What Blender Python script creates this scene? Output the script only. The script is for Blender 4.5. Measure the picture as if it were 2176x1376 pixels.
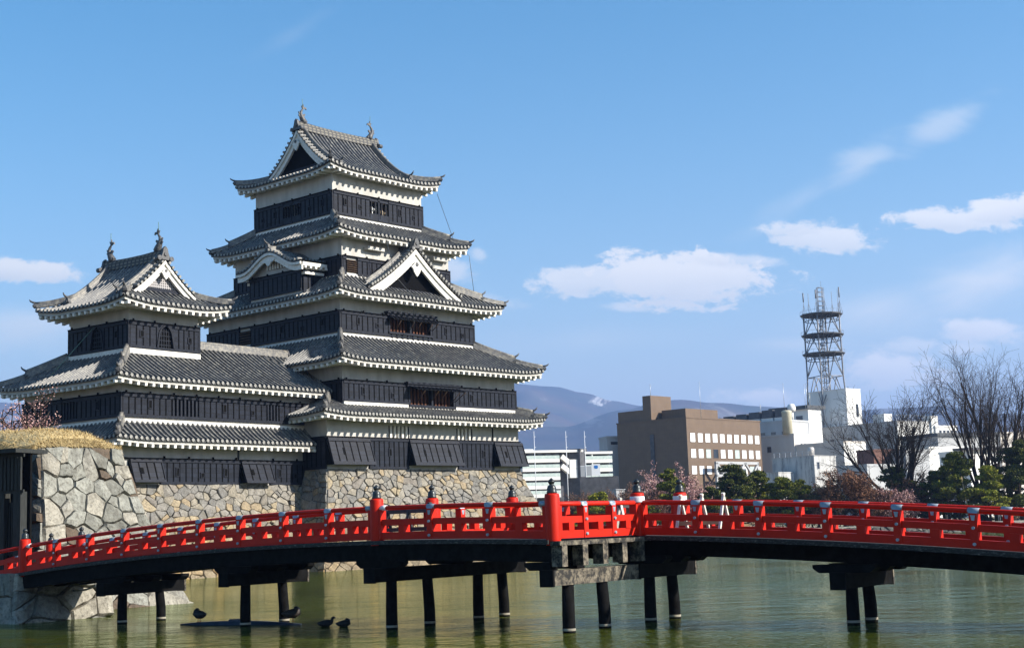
import bpy, bmesh, math, random
from math import sin, cos, tan, radians, pi, sqrt, atan2, floor, ceil
from mathutils import Vector, Matrix, noise

scene = bpy.context.scene
COL = scene.collection
for _o in list(bpy.data.objects):
    bpy.data.objects.remove(_o)

# ---------------------------------------------------------------- camera
F_PX, CX, CY = 3035.0, 1088.0, 688.0
PITCH, ROLL, EYE = radians(8.1), radians(-2.1), 2.4
CAM = Vector((0, 0, EYE))
FWD = Vector((0, cos(PITCH), sin(PITCH)))
_u = Vector((0, -sin(PITCH), cos(PITCH)))
RIGHT = cos(ROLL) * Vector((1, 0, 0)) + sin(ROLL) * _u
UP = -sin(ROLL) * Vector((1, 0, 0)) + cos(ROLL) * _u
cam_data = bpy.data.cameras.new("camera")
cam = bpy.data.objects.new("camera", cam_data)
COL.objects.link(cam)
cam.matrix_world = Matrix((
    (RIGHT.x, UP.x, -FWD.x, CAM.x), (RIGHT.y, UP.y, -FWD.y, CAM.y),
    (RIGHT.z, UP.z, -FWD.z, CAM.z), (0, 0, 0, 1)))
cam_data.sensor_fit = 'HORIZONTAL'
cam_data.sensor_width = 36.0
cam_data.lens = 36.0 * F_PX / 2176.0
cam_data.clip_start = 0.2
cam_data.clip_end = 40000.0
scene.camera = cam

def ray(px, py):
    return FWD + RIGHT * ((px - CX) / F_PX) - UP * ((py - CY) / F_PX)
def at(px, py, dist):
    "world point seen at photo pixel (px, py) at depth dist along +Y"
    d = ray(px, py)
    return CAM + d * (dist / d.y)

# ---------------------------------------------------------------- sky, sun, exposure
SUN_AZ, SUN_EL = radians(106.0), radians(28.5)       # clockwise from +Y
world = bpy.data.worlds.new("World")
scene.world = world
world.use_nodes = True
wt = world.node_tree
wt.nodes.clear()
def wn(t, **k):
    n = wt.nodes.new(t)
    for a, b in k.items():
        setattr(n, a, b)
    return n
def lk(tree, a, b):
    tree.links.new(a, b)
w_out = wn('ShaderNodeOutputWorld')
w_bg = wn('ShaderNodeBackground')
w_bg.inputs['Strength'].default_value = 0.092
lk(wt, w_bg.outputs[0], w_out.inputs[0])
sky = wn('ShaderNodeTexSky')
sky.sky_type = 'NISHITA'
sky.sun_disc = False
sky.sun_elevation = SUN_EL
sky.sun_rotation = SUN_AZ
sky.altitude = 600
sky.air_density = 1.0
sky.dust_density = 1.0
sky.ozone_density = 2.2
hs = wn('ShaderNodeHueSaturation')
hs.inputs['Saturation'].default_value = 1.34
hs.inputs['Hue'].default_value = 0.488
hs.inputs['Value'].default_value = 1.0
lk(wt, sky.outputs[0], hs.inputs['Color'])

tc = wn('ShaderNodeTexCoord')
sep = wn('ShaderNodeSeparateXYZ')
lk(wt, tc.outputs['Generated'], sep.inputs[0])
def wm(op, a, b=None, c=None, clamp=False):
    n = wn('ShaderNodeMath', operation=op, use_clamp=clamp)
    for i, v in enumerate((a, b, c)):
        if v is None:
            continue
        if isinstance(v, (int, float)):
            n.inputs[i].default_value = v
        else:
            lk(wt, v, n.inputs[i])
    return n.outputs[0]
ysafe = wm('MAXIMUM', sep.outputs[1], 0.08)
cu = wm('DIVIDE', sep.outputs[0], ysafe)
cv = wm('DIVIDE', sep.outputs[2], ysafe)
comb = wn('ShaderNodeCombineXYZ')
lk(wt, cu, comb.inputs[0]); lk(wt, cv, comb.inputs[1])
def wnoise(scale, detail, sx=1.0, sy=1.0, off=0.0, dist=0.0, rough=0.55):
    mp = wn('ShaderNodeMapping')
    mp.inputs['Scale'].default_value = (sx, sy, 1)
    mp.inputs['Location'].default_value = (off, off * .7, off)
    lk(wt, comb.outputs[0], mp.inputs[0])
    n = wn('ShaderNodeTexNoise')
    n.inputs['Scale'].default_value = scale
    n.inputs['Detail'].default_value = detail
    n.inputs['Roughness'].default_value = rough
    n.inputs['Distortion'].default_value = dist
    lk(wt, mp.outputs[0], n.inputs['Vector'])
    return n.outputs['Fac']
n_puff = wnoise(40, 10, 1, 1.7, 1.3, 0.25, 0.66)
n_wisp = wnoise(9, 7, 1, 2.2, 4.1, 1.2, 0.6)
n_shade = wnoise(20, 5, 1, 1.6, 2.2, 0.2)
def uv_of(px, py):
    d = ray(px, py)
    return d.x / d.y, d.z / d.y
def cloud(px, py, rx, ry, edge, amp, gain, nz, rot=0.0):
    u0, v0 = uv_of(px, py)
    du = wm('SUBTRACT', cu, u0)
    dv = wm('SUBTRACT', cv, v0)
    if rot:
        c, s = cos(radians(rot)), sin(radians(rot))
        du, dv = (wm('ADD', wm('MULTIPLY', du, c), wm('MULTIPLY', dv, s)),
                  wm('SUBTRACT', wm('MULTIPLY', dv, c), wm('MULTIPLY', du, s)))
    du = wm('DIVIDE', du, rx / F_PX)
    dv = wm('DIVIDE', dv, ry / F_PX)
    r = wm('SQRT', wm('ADD', wm('MULTIPLY', du, du), wm('MULTIPLY', dv, dv)))
    e = wm('SUBTRACT', 1.22, r)
    e = wm('ADD', e, wm('MULTIPLY', wm('SUBTRACT', nz, 0.5), amp * (1.3 if nz is n_puff else 1.0)))
    e = wm('DIVIDE', e, edge * 1.05, clamp=True)
    e = wm('MULTIPLY', wm('MULTIPLY', e, e), wm('SUBTRACT', 3.0, wm('MULTIPLY', e, 2.0)))
    return wm('MULTIPLY', e, gain), dv
total = None
low = None
CLOUDS = [
    # px, py, rx, ry, edge, amp, gain, noise, tilt
    (1455, 590, 190, 58, .42, 2.2, 1.0, n_puff, -3),
    (1275, 598, 125, 34, .45, 2.0, .85, n_puff, 0),
    (1560, 552, 120, 18, .8, 2.0, .7, n_puff, -6),
    (1330, 652, 60, 12, .9, 2.0, .6, n_puff, -3),
    (1755, 506, 110, 32, .5, 2.2, .9, n_puff, -8),
    (1690, 485, 75, 20, .6, 2.2, .8, n_puff, 3),
    (2030, 468, 125, 26, .5, 2.2, .95, n_puff, -4),
    (2140, 445, 105, 30, .5, 2.0, 1.0, n_puff, 10),
    (45, 575, 135, 26, .55, 1.8, .9, n_puff, -5),
    (70, 690, 260, 60, 1.3, 1.6, .55, n_wisp, 0),
    (960, 578, 48, 30, .9, 2.0, .6, n_puff, 0),
    (1000, 640, 130, 22, 1.2, 1.8, .6, n_puff, -8),
    (1018, 543, 20, 16, .9, 2.0, .5, n_puff, -40),
    (1890, 785, 135, 40, .7, 2.0, .95, n_puff, -6),
    (1625, 842, 90, 24, .8, 2.0, .95, n_puff, 0),
    (2090, 700, 110, 30, .8, 2.0, .95, n_puff, -8),
    (1930, 735, 60, 20, .9, 2.2, .6, n_puff, 0), (2050, 742, 70, 18, .9, 2.2, .6, n_puff, 4),
    (2100, 595, 230, 70, 1.5, 1.6, .75, n_wisp, 12),
    (1860, 660, 190, 60, 1.5, 1.8, .6, n_wisp, 6),
    (1700, 730, 160, 22, 1.5, 1.8, .35, n_wisp, 0),
    (1830, 350, 130, 42, 1.3, 2.4, .42, n_wisp, 30),
    (2010, 262, 160, 40, 1.2, 2.6, .40, n_wisp, 28),
    (1690, 430, 160, 36, 1.5, 2.4, .25, n_wisp, 28),
    (640, 60, 130, 26, 1.8, 2.0, .10, n_wisp, 32),
    (1270, 720, 260, 40, 1.8, 1.6, .25, n_wisp, 0),
    (-450, 620, 220, 40, .8, 2.0, .8, n_puff, 0),
    (2700, 560, 260, 60, .8, 2.0, .8, n_puff, 0),
]
for c in CLOUDS:
    m, dv = cloud(*c)
    l = wm('MULTIPLY', m, wm('SUBTRACT', 0.35, dv, clamp=True))
    total = m if total is None else wm('MAXIMUM', total, m)
    low = l if low is None else wm('MAXIMUM', low, l)
front = wm('GREATER_THAN', sep.outputs[1], 0.1)
total = wm('MULTIPLY', total, front)
shade = wm('MULTIPLY', low, wm('ADD', n_shade, 0.2), clamp=True)
ccol = wn('ShaderNodeMix', data_type='RGBA')
ccol.inputs['A'].default_value = (5.4, 5.4, 5.4, 1)
ccol.inputs['B'].default_value = (4.0, 4.25, 4.6, 1)
lk(wt, shade, ccol.inputs['Factor'])
mixc = wn('ShaderNodeMix', data_type='RGBA')
lk(wt, total, mixc.inputs['Factor'])
el_ = wm('DIVIDE', sep.outputs[2], wm('SQRT', wm('MAXIMUM', wm('SUBTRACT', 1.0, wm('MULTIPLY', sep.outputs[2], sep.outputs[2])), .01)))
veil = wm('MULTIPLY', wm('EXPONENT', wm('MULTIPLY', wm('MAXIMUM', el_, 0.0), -9.5)), 1.45, clamp=True)
veil = wm('MINIMUM', veil, 0.8)
thin = wn('ShaderNodeMix', data_type='RGBA')
lk(wt, veil, thin.inputs['Factor'])
lk(wt, hs.outputs[0], thin.inputs['A'])
thin.inputs['B'].default_value = (3.5, 3.45, 3.9, 1)
lk(wt, thin.outputs['Result'], mixc.inputs['A'])
lk(wt, ccol.outputs['Result'], mixc.inputs['B'])
lk(wt, mixc.outputs['Result'], w_bg.inputs['Color'])

sun_d = bpy.data.lights.new("sun", 'SUN')
sun_d.energy = 4.9
sun_d.angle = radians(0.5)
sun_d.color = (1.0, 0.93, 0.82)
sun = bpy.data.objects.new("sun", sun_d)
COL.objects.link(sun)
_sd = Vector((sin(SUN_AZ) * cos(SUN_EL), cos(SUN_AZ) * cos(SUN_EL), sin(SUN_EL)))
sun.rotation_euler = _sd.to_track_quat('Z', 'Y').to_euler()
sun.location = (60, 0, 60)

vs = scene.view_settings
vs.view_transform = 'Standard'
vs.look = 'None'
vs.exposure = 1.1
vs.gamma = 1.0
scene.render.engine = 'CYCLES'
scene.cycles.use_denoising = True
scene.cycles.max_bounces = 6
scene.cycles.diffuse_bounces = 3
scene.cycles.glossy_bounces = 3
scene.cycles.transmission_bounces = 4
scene.cycles.volume_bounces = 0
scene.cycles.caustics_reflective = False
scene.cycles.caustics_refractive = False
scene.cycles.sample_clamp_indirect = 4.0

# ---------------------------------------------------------------- mesh helper
class MB:
    def __init__(s):
        s.v, s.f, s.m, s.sm = [], [], [], []
    def add(s, vs_, fs, m=0, smooth=False):
        b = len(s.v)
        s.v.extend([tuple(p) for p in vs_])
        for f in fs:
            s.f.append(tuple(b + i for i in f)); s.m.append(m); s.sm.append(smooth)
    def poly(s, pts, m=0):
        s.add(pts, [tuple(range(len(pts)))], m)
    def box(s, a, b, m=0):
        x0, y0, z0 = a; x1, y1, z1 = b
        s.add([(x0, y0, z0), (x1, y0, z0), (x1, y1, z0), (x0, y1, z0), (x0, y0, z1), (x1, y0, z1), (x1, y1, z1), (x0, y1, z1)],
              [(0, 3, 2, 1), (4, 5, 6, 7), (0, 1, 5, 4), (1, 2, 6, 5), (2, 3, 7, 6), (3, 0, 4, 7)], m)
    def hexa(s, p, m=0):
        "8 points: bottom ring then top ring"
        s.add(p, [(0, 3, 2, 1), (4, 5, 6, 7), (0, 1, 5, 4), (1, 2, 6, 5), (2, 3, 7, 6), (3, 0, 4, 7)], m)
    def beam(s, a, b, w, h, m=0, up=Vector((0, 0, 1))):
        "rectangular bar from a to b, w wide, h high"
        a, b = Vector(a), Vector(b)
        d = (b - a)
        sd = d.cross(up)
        if sd.length < 1e-6:
            sd = Vector((1, 0, 0))
        sd = sd.normalized() * (w / 2)
        u = sd.cross(d).normalized() * (h / 2)
        s.hexa([a - sd - u, b - sd - u, b + sd - u, a + sd - u, a - sd + u, b - sd + u, b + sd + u, a + sd + u], m)
    def tube(s, pts, rad, n=6, m=0, smooth=True, cap=True):
        pts = [Vector(p) for p in pts]
        if isinstance(rad, (int, float)):
            rad = [rad] * len(pts)
        b = len(s.v)
        ref = None
        for i, p in enumerate(pts):
            if i == 0: d = pts[1] - p
            elif i == len(pts) - 1: d = p - pts[i - 1]
            else: d = pts[i + 1] - pts[i - 1]
            d = d.normalized() if d.length > 1e-9 else Vector((0, 0, 1))
            if ref is None:
                ref = Vector((1, 0, 0)) if abs(d.x) < .8 else Vector((0, 1, 0))
            sx = ref - d * ref.dot(d)
            if sx.length < 1e-5:
                sx = d.orthogonal()
            sx.normalize(); ref = sx
            sy = d.cross(sx)
            for k in range(n):
                a = 2 * pi * k / n
                s.v.append(tuple(p + (sx * cos(a) + sy * sin(a)) * rad[i]))
        for i in range(len(pts) - 1):
            for k in range(n):
                k2 = (k + 1) % n
                s.f.append((b + i * n + k, b + i * n + k2, b + (i + 1) * n + k2, b + (i + 1) * n + k)); s.m.append(m); s.sm.append(smooth)
        if cap:
            s.f.append(tuple(b + k for k in range(n))[::-1]); s.m.append(m); s.sm.append(False)
            e = b + (len(pts) - 1) * n
            s.f.append(tuple(e + k for k in range(n))); s.m.append(m); s.sm.append(False)
    def lathe(s, prof, c=(0, 0, 0), n=16, m=0, smooth=True):
        "prof: list of (r, z)"
        b = len(s.v)
        for r, z in prof:
            for k in range(n):
                a = 2 * pi * k / n
                s.v.append((c[0] + r * cos(a), c[1] + r * sin(a), c[2] + z))
        for i in range(len(prof) - 1):
            for k in range(n):
                k2 = (k + 1) % n
                s.f.append((b + i * n + k, b + i * n + k2, b + (i + 1) * n + k2, b + (i + 1) * n + k)); s.m.append(m); s.sm.append(smooth)
        s.f.append(tuple(b + k for k in range(n))[::-1]); s.m.append(m); s.sm.append(False)
        e = b + (len(prof) - 1) * n
        s.f.append(tuple(e + k for k in range(n))); s.m.append(m); s.sm.append(False)
    def build(s, name, mats, parent=None):
        me = bpy.data.meshes.new(name)
        me.from_pydata(s.v, [], s.f)
        for mt in (mats if isinstance(mats, (list, tuple)) else [mats]):
            me.materials.append(mt)
        me.polygons.foreach_set('material_index', s.m)
        me.polygons.foreach_set('use_smooth', s.sm)
        me.update()
        o = bpy.data.objects.new(name, me)
        COL.objects.link(o)
        if parent is not None:
            o.parent = parent
        return o

def tag(o, label=None, cat=None, group=None, kind=None):
    if label: o['label'] = label
    if cat: o['category'] = cat
    if group: o['group'] = group
    if kind: o['kind'] = kind
    return o
def thing(name, label, cat, loc=(0, 0, 0), rotz=0.0, group=None):
    o = bpy.data.objects.new(name, None)
    COL.objects.link(o)
    o.location = loc
    o.rotation_euler = (0, 0, rotz)
    return tag(o, label, cat, group)
def copy_thing(o, parent=None):
    c = o.copy()
    COL.objects.link(c)
    c.parent = parent
    for ch in list(o.children):
        copy_thing(ch, c)
    return c

# ---------------------------------------------------------------- materials
def new_mat(name):
    m = bpy.data.materials.new(name)
    m.use_nodes = True
    nt = m.node_tree
    b = nt.nodes['Principled BSDF']
    return m, nt, b
def nd(nt, t, **k):
    n = nt.nodes.new(t)
    for a, b in k.items():
        setattr(n, a, b)
    return n
def ramp(nt, fac, stops, interp='LINEAR'):
    r = nd(nt, 'ShaderNodeValToRGB')
    r.color_ramp.interpolation = interp
    el = r.color_ramp.elements
    while len(el) < len(stops):
        el.new(0.5)
    for e, (p, c) in zip(el, stops):
        e.position = p
        e.color = (c[0], c[1], c[2], 1) if not isinstance(c, (int, float)) else (c, c, c, 1)
    nt.links.new(fac, r.inputs[0])
    return r.outputs[0]
def tex(nt, scale, detail=4, rough=.55, sc=(1, 1, 1), coord='Object', dist=0.0):
    t = nd(nt, 'ShaderNodeTexCoord')
    mp = nd(nt, 'ShaderNodeMapping')
    mp.inputs['Scale'].default_value = sc
    nt.links.new(t.outputs[coord], mp.inputs[0])
    n = nd(nt, 'ShaderNodeTexNoise')
    n.inputs['Scale'].default_value = scale
    n.inputs['Detail'].default_value = detail
    n.inputs['Roughness'].default_value = rough
    n.inputs['Distortion'].default_value = dist
    nt.links.new(mp.outputs[0], n.inputs['Vector'])
    return n.outputs['Fac']
def mixrgb(nt, fac, a, b, mode='MIX'):
    n = nd(nt, 'ShaderNodeMix', data_type='RGBA', blend_type=mode)
    for key, v in (('Factor', fac), ('A', a), ('B', b)):
        if isinstance(v, (int, float)):
            n.inputs[key].default_value = v
        elif isinstance(v, tuple):
            n.inputs[key].default_value = (v[0], v[1], v[2], 1)
        else:
            nt.links.new(v, n.inputs[key])
    return n.outputs['Result']
def math_n(nt, op, a, b=None, clamp=False):
    n = nd(nt, 'ShaderNodeMath', operation=op, use_clamp=clamp)
    for i, v in enumerate((a, b)):
        if v is None: continue
        if isinstance(v, (int, float)): n.inputs[i].default_value = v
        else: nt.links.new(v, n.inputs[i])
    return n.outputs[0]
def bump(nt, b, h, strength=.3, dist=.02):
    n = nd(nt, 'ShaderNodeBump')
    n.inputs['Strength'].default_value = strength
    n.inputs['Distance'].default_value = dist
    nt.links.new(h, n.inputs['Height'])
    nt.links.new(n.outputs[0], b.inputs['Normal'])
def simple(name, c1, c2=None, scale=3.0, rough=.7, spec=.3, bmp=0.0, sc=(1, 1, 1), metal=0.0, detail=5, lo=.35, hi=.65):
    m, nt, b = new_mat(name)
    b.inputs['Roughness'].default_value = rough
    b.inputs['Specular IOR Level'].default_value = spec
    b.inputs['Metallic'].default_value = metal
    if c2 is None:
        b.inputs['Base Color'].default_value = (*c1, 1)
    else:
        n = tex(nt, scale, detail, .6, sc)
        nt.links.new(ramp(nt, n, [(lo, c1), (hi, c2)]), b.inputs['Base Color'])
        if bmp:
            bump(nt, b, n, bmp, .02)
    return m

# white lime plaster with faint grey rain stains
M_PLASTER, nt, b = new_mat("plaster")
n1 = tex(nt, 1.2, 6, .6, (1, 1, .35)); n2 = tex(nt, 6, 4, .6)
c = mixrgb(nt, ramp(nt, n1, [(.38, 0.0), (.72, 1.0)]), (.47, .46, .43), (.31, .30, .275))
c = mixrgb(nt, ramp(nt, n2, [(.3, 0.0), (.8, .25)]), c, (.36, .35, .32))
nt.links.new(c, b.inputs['Base Color']); b.inputs['Roughness'].default_value = .85
bump(nt, b, n2, .15, .02)
M_WHITE = simple("white_plaster_trim", (.76, .74, .69), (.60, .58, .52), 4, .8, .2)
# lacquered black boards: plank courses, each with its own tone
def board_mat(name, dark, light, course):
    m, nt, b = new_mat(name)
    t = nd(nt, 'ShaderNodeTexCoord'); sp = nd(nt, 'ShaderNodeSeparateXYZ')
    nt.links.new(t.outputs['Object'], sp.inputs[0])
    zz = math_n(nt, 'DIVIDE', sp.outputs[2], course)
    fr = math_n(nt, 'FRACT', zz)
    seam = math_n(nt, 'LESS_THAN', fr, .09)
    fl = math_n(nt, 'FLOOR', zz)
    xs = math_n(nt, 'FLOOR', math_n(nt, 'DIVIDE', math_n(nt, 'ADD', sp.outputs[0], sp.outputs[1]), .52))
    cm = nd(nt, 'ShaderNodeCombineXYZ')
    nt.links.new(fl, cm.inputs[0]); nt.links.new(xs, cm.inputs[1])
    wnz = nd(nt, 'ShaderNodeTexWhiteNoise', noise_dimensions='3D')
    nt.links.new(cm.outputs[0], wnz.inputs[0])
    gr = tex(nt, 5, 5, .6, (1, 1, 6))
    f = math_n(nt, 'ADD', math_n(nt, 'MULTIPLY', wnz.outputs[0], .6), math_n(nt, 'MULTIPLY', gr, .5), True)
    c = mixrgb(nt, f, dark, light)
    c = mixrgb(nt, seam, c, (.003, .003, .004))
    nt.links.new(c, b.inputs['Base Color'])
    b.inputs['Roughness'].default_value = .5
    b.inputs['Specular IOR Level'].default_value = .14
    bump(nt, b, math_n(nt, 'SUBTRACT', fr, math_n(nt, 'MULTIPLY', seam, .6)), .12, .03)
    return m
M_BOARD = board_mat("black_lacquer_boards", (.0045, .0058, .0105), (.0150, .0190, .031), .30)
M_BATTEN = simple("black_batten", (.0012, .0012, .0015), (.003, .003, .0035), 8, .8, .06)
M_RAILWOOD = simple("black_rail_wood", (.0065, .008, .0135), (.0150, .018, .028), 6, .55, .14)
M_SOFFIT = simple("shaded_soffit_boards", (.13, .12, .105), (.22, .205, .18), 3, .9, .1)  # soffit colour darkened to deepen the shade between the rafters
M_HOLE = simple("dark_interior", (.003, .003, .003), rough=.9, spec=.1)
M_REDWOOD = simple("reddish_timber", (.05, .017, .008), (.12, .045, .02), 7, .7, .2, sc=(4, 4, .5))
M_TAN = simple("weathered_timber", (.035, .02, .012), (.075, .045, .026), 6, .8, .2)
# grey fired roof tiles
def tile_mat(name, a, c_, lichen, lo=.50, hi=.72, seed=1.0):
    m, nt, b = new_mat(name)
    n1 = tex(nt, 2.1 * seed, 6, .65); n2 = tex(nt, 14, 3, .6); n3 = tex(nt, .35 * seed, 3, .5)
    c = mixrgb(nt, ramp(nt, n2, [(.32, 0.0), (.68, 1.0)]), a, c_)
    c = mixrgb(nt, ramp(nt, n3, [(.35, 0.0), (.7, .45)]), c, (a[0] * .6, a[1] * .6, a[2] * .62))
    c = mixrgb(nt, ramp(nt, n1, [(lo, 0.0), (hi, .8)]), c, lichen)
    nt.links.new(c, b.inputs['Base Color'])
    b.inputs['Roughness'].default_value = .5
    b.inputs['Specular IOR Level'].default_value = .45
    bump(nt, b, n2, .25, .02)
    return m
M_PAN = tile_mat("pan_tile_shaded", (.016, .0165, .019), (.034, .035, .038), (.08, .076, .062), .56, .8)  # pans coloured far darker than ribs, standing in for shade in the gaps
M_RIB = tile_mat("round_tile", (.055, .055, .058), (.15, .148, .145), (.30, .285, .24), .48, .68, 1.3)
M_TEND = simple("tile_end_disc", (.17, .167, .155), (.32, .31, .285), 9, .6, .3)
M_RIDGE = tile_mat("ridge_tile", (.075, .075, .077), (.17, .165, .158), (.30, .275, .22), .45, .68, 1.9)
M_MAINR, nt, b = new_mat("latticed_ridge_tile")
t = nd(nt, 'ShaderNodeTexCoord'); sp = nd(nt, 'ShaderNodeSeparateXYZ'); nt.links.new(t.outputs['Object'], sp.inputs[0])
q1 = math_n(nt, 'FRACT', math_n(nt, 'DIVIDE', math_n(nt, 'ADD', sp.outputs[0], sp.outputs[1]), .42))
q2 = math_n(nt, 'FRACT', math_n(nt, 'DIVIDE', sp.outputs[2], .22))
pk = math_n(nt, 'MULTIPLY', math_n(nt, 'LESS_THAN', q1, .62), math_n(nt, 'LESS_THAN', q2, .6))
c = mixrgb(nt, pk, (.035, .035, .037), mixrgb(nt, tex(nt, 6, 5, .65), (.07, .066, .055), (.24, .22, .17)))
nt.links.new(c, b.inputs['Base Color']); b.inputs['Roughness'].default_value = .7
M_ORNA = simple("ornament_tile", (.035, .035, .038), (.10, .10, .10), 10, .5, .4, .3)
M_COPPER = simple("verdigris_copper", (.09, .17, .14), (.17, .27, .22), 6, .6, .3)
M_METAL = simple("galvanised_steel", (.34, .36, .38), (.48, .50, .52), 6, .4, .5, metal=.5)
M_ROD = simple("dark_rod", (.05, .06, .07), rough=.4, spec=.5)
# ---------------------------------------------------------------- tiled roofs
RIBSP = .41
def rib(mb, pts, sd, r=.10, h=.17):
    "round-tile row: pts along slope, sd = unit vector across"
    b = len(mb.v)
    n = len(pts)
    for p in pts:
        p = Vector(p)
        for o, z in ((-r, -.01), (-r * .62, h * .8), (r * .62, h * .8), (r, -.01)):
            q = p + sd * o
            mb.v.append((q.x, q.y, q.z + z))
    for i in range(n - 1):
        for k in range(3):
            mb.f.append((b + i * 4 + k, b + i * 4 + k + 1, b + i * 4 + 5 + k, b + i * 4 + 4 + k)); mb.m.append(1); mb.sm.append(False)
def disc(mb, c, sd, r=.115, m=2):
    c = Vector(c)
    mb.poly([c + sd * (r * cos(a)) + Vector((0, 0, r * sin(a))) for a in [k * pi / 3.5 for k in range(7)]], m)

class Skirt:
    "one storey's roof: four slopes from the eave rectangle up to the wall rectangle above"
    def __init__(s, rect, inner, z0, H, lift=.28, over=1.2, curve=.3):
        s.rect, s.inner, s.z0, s.H, s.lift, s.over, s.curve = rect, inner, z0, H, lift, over, curve
        x0, y0, x1, y1 = rect; a0, b0, a1, b1 = inner
        s.info = {
            'R': (lambda q, d: (q, y0 + d), b0 - y0, x0, x1, a0, a1, Vector((1, 0, 0)), Vector((0, -1, 0))),
            'L': (lambda q, d: (x0 + d, q), a0 - x0, y0, y1, b0, b1, Vector((0, 1, 0)), Vector((-1, 0, 0))),
            'B': (lambda q, d: (x1 - d, q), x1 - a1, y0, y1, b0, b1, Vector((0, 1, 0)), Vector((1, 0, 0))),
            'F': (lambda q, d: (q, y1 - d), y1 - b1, x0, x1, a0, a1, Vector((1, 0, 0)), Vector((0, 1, 0)))}
    def zt(s, t):
        return s.z0 + s.H * ((1 - s.curve) * t + s.curve * t * t)
    def z(s, side, q, t):
        _, run, q0, q1, i0, i1, _, _ = s.info[side]
        l = q0 + t * (i0 - q0); r = q1 + t * (i1 - q1)
        L = 3.2
        dh = min(max(q - l, 0), max(r - q, 0))
        return s.zt(t) + s.lift * (1 - t) * max(0, 1 - dh / L) ** 2
    def p(s, side, q, t, dz=0, dd=0):
        f, run = s.info[side][:2]
        x, y = f(q, t * run + dd)
        return Vector((x, y, s.z(side, q, t) + dz))
    def slope(s, mb, side, clip=None, nt_=5):
        f, run, q0, q1, i0, i1, sd, out = s.info[side]
        c0, c1 = clip or (-1e9, 1e9)
        ns = max(8, int((q1 - q0) / .8))
        rows = []
        for i in range(nt_ + 1):
            t = i / nt_
            l = max(q0 + t * (i0 - q0), c0); r = min(q1 + t * (i1 - q1), c1)
            rows.append([s.p(side, l + (r - l) * k / ns, t) for k in range(ns + 1)])
        b = len(mb.v)
        for r_ in rows: mb.v.extend([tuple(v) for v in r_])
        for i in range(nt_):
            for k in range(ns):
                a = b + i * (ns + 1) + k
                mb.f.append((a, a + 1, a + ns + 2, a + ns + 1)); mb.m.append(0); mb.sm.append(True)
        for k in range(ns):   # tile edge
            a, c = rows[0][k], rows[0][k + 1]
            mb.poly([a, c, c - Vector((0, 0, .12)), a - Vector((0, 0, .12))], 0)
        n = max(1, int((q1 - q0) / RIBSP))
        for k in range(n + 1):
            q = q0 + (k + .5) * (q1 - q0) / (n + 1)
            if q < c0 or q > c1: continue
            te = 1.0
            if q < i0 and i0 > q0: te = min(te, (q - q0) / (i0 - q0))
            if q > i1 and i1 < q1: te = min(te, (q1 - q) / (q1 - i1))
            if te * run < .15: continue
            pts = [s.p(side, q, te * j / 5) for j in range(6)]
            pts[0] = pts[0] + out * .06
            rib(mb, pts, sd)
            disc(mb, pts[0] + out * .012 + Vector((0, 0, .015)), sd)
    def eave(s, mb, side, clip=None, raf=.60):
        f, run, q0, q1, i0, i1, sd, out = s.info[side]
        c0, c1 = clip or (-1e9, 1e9)
        o = s.over
        ins = .13
        l, r = max(q0 + ins, c0), min(q1 - ins, c1)
        ns = max(8, int((r - l) / .8))
        def zz(q): return s.z(side, q, 0)
        for k in range(ns):
            qa, qb = l + (r - l) * k / ns, l + (r - l) * (k + 1) / ns
            P = lambda q, d, dz: Vector((*f(q, d), zz(q) + dz))
            mb.poly([P(qa, ins, -.10), P(qb, ins, -.10), P(qb, ins, -.31), P(qa, ins, -.31)], 2)
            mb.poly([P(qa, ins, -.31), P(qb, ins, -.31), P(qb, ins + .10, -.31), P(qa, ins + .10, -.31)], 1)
            # soffit boards
            ka = min(max(qa, q0 + o), q1 - o); kb = min(max(qb, q0 + o), q1 - o)
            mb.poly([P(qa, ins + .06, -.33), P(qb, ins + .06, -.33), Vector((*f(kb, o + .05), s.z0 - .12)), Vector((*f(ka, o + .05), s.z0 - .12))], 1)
        n = max(1, int((r - l) / raf))
        for k in range(n + 1):
            q = l + (r - l) * (k + .5) / (n + 1)
            dmax = min(o, q - q0 if q - q0 > 0 else 0, q1 - q if q1 - q > 0 else 0)
            if dmax < .3: dmax = .3
            a = Vector((*f(q, .05), zz(q) - .43)); b_ = Vector((*f(q, dmax), zz(q) * (1 - dmax / o) + s.z0 * dmax / o - .43 + .21 * dmax / o))
            mb.beam(a, b_, .19, .19, 0)
    def hip(s, corner, parent, mb_orn):
        "ridge down one corner; corner = (side, end)"
        side, e = corner
        f, run, q0, q1, i0, i1, sd, out = s.info[side]
        def P(t):
            q = (q0 + t * (i0 - q0)) if e == 0 else (q1 + t * (i1 - q1))
            return s.p(side, q, t)
        hip_ridge(P, parent, mb_orn)

def ridge_bar(mb, pts, w, h, capr=.12):
    "stacked ridge: box with a round cap tile along the top"
    n = len(pts)
    for i in range(n - 1):
        a, b = Vector(pts[i]), Vector(pts[i + 1])
        d = b - a
        sd = d.cross(Vector((0, 0, 1))).normalized() * (w / 2)
        up = Vector((0, 0, h))
        mb.hexa([a - sd, b - sd, b + sd, a + sd, a - sd * .8 + up, b - sd * .8 + up, b + sd * .8 + up, a + sd * .8 + up], 0)
    mb.tube([Vector(p) + Vector((0, 0, h + capr * .35)) for p in pts], capr, 7, 0)

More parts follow.
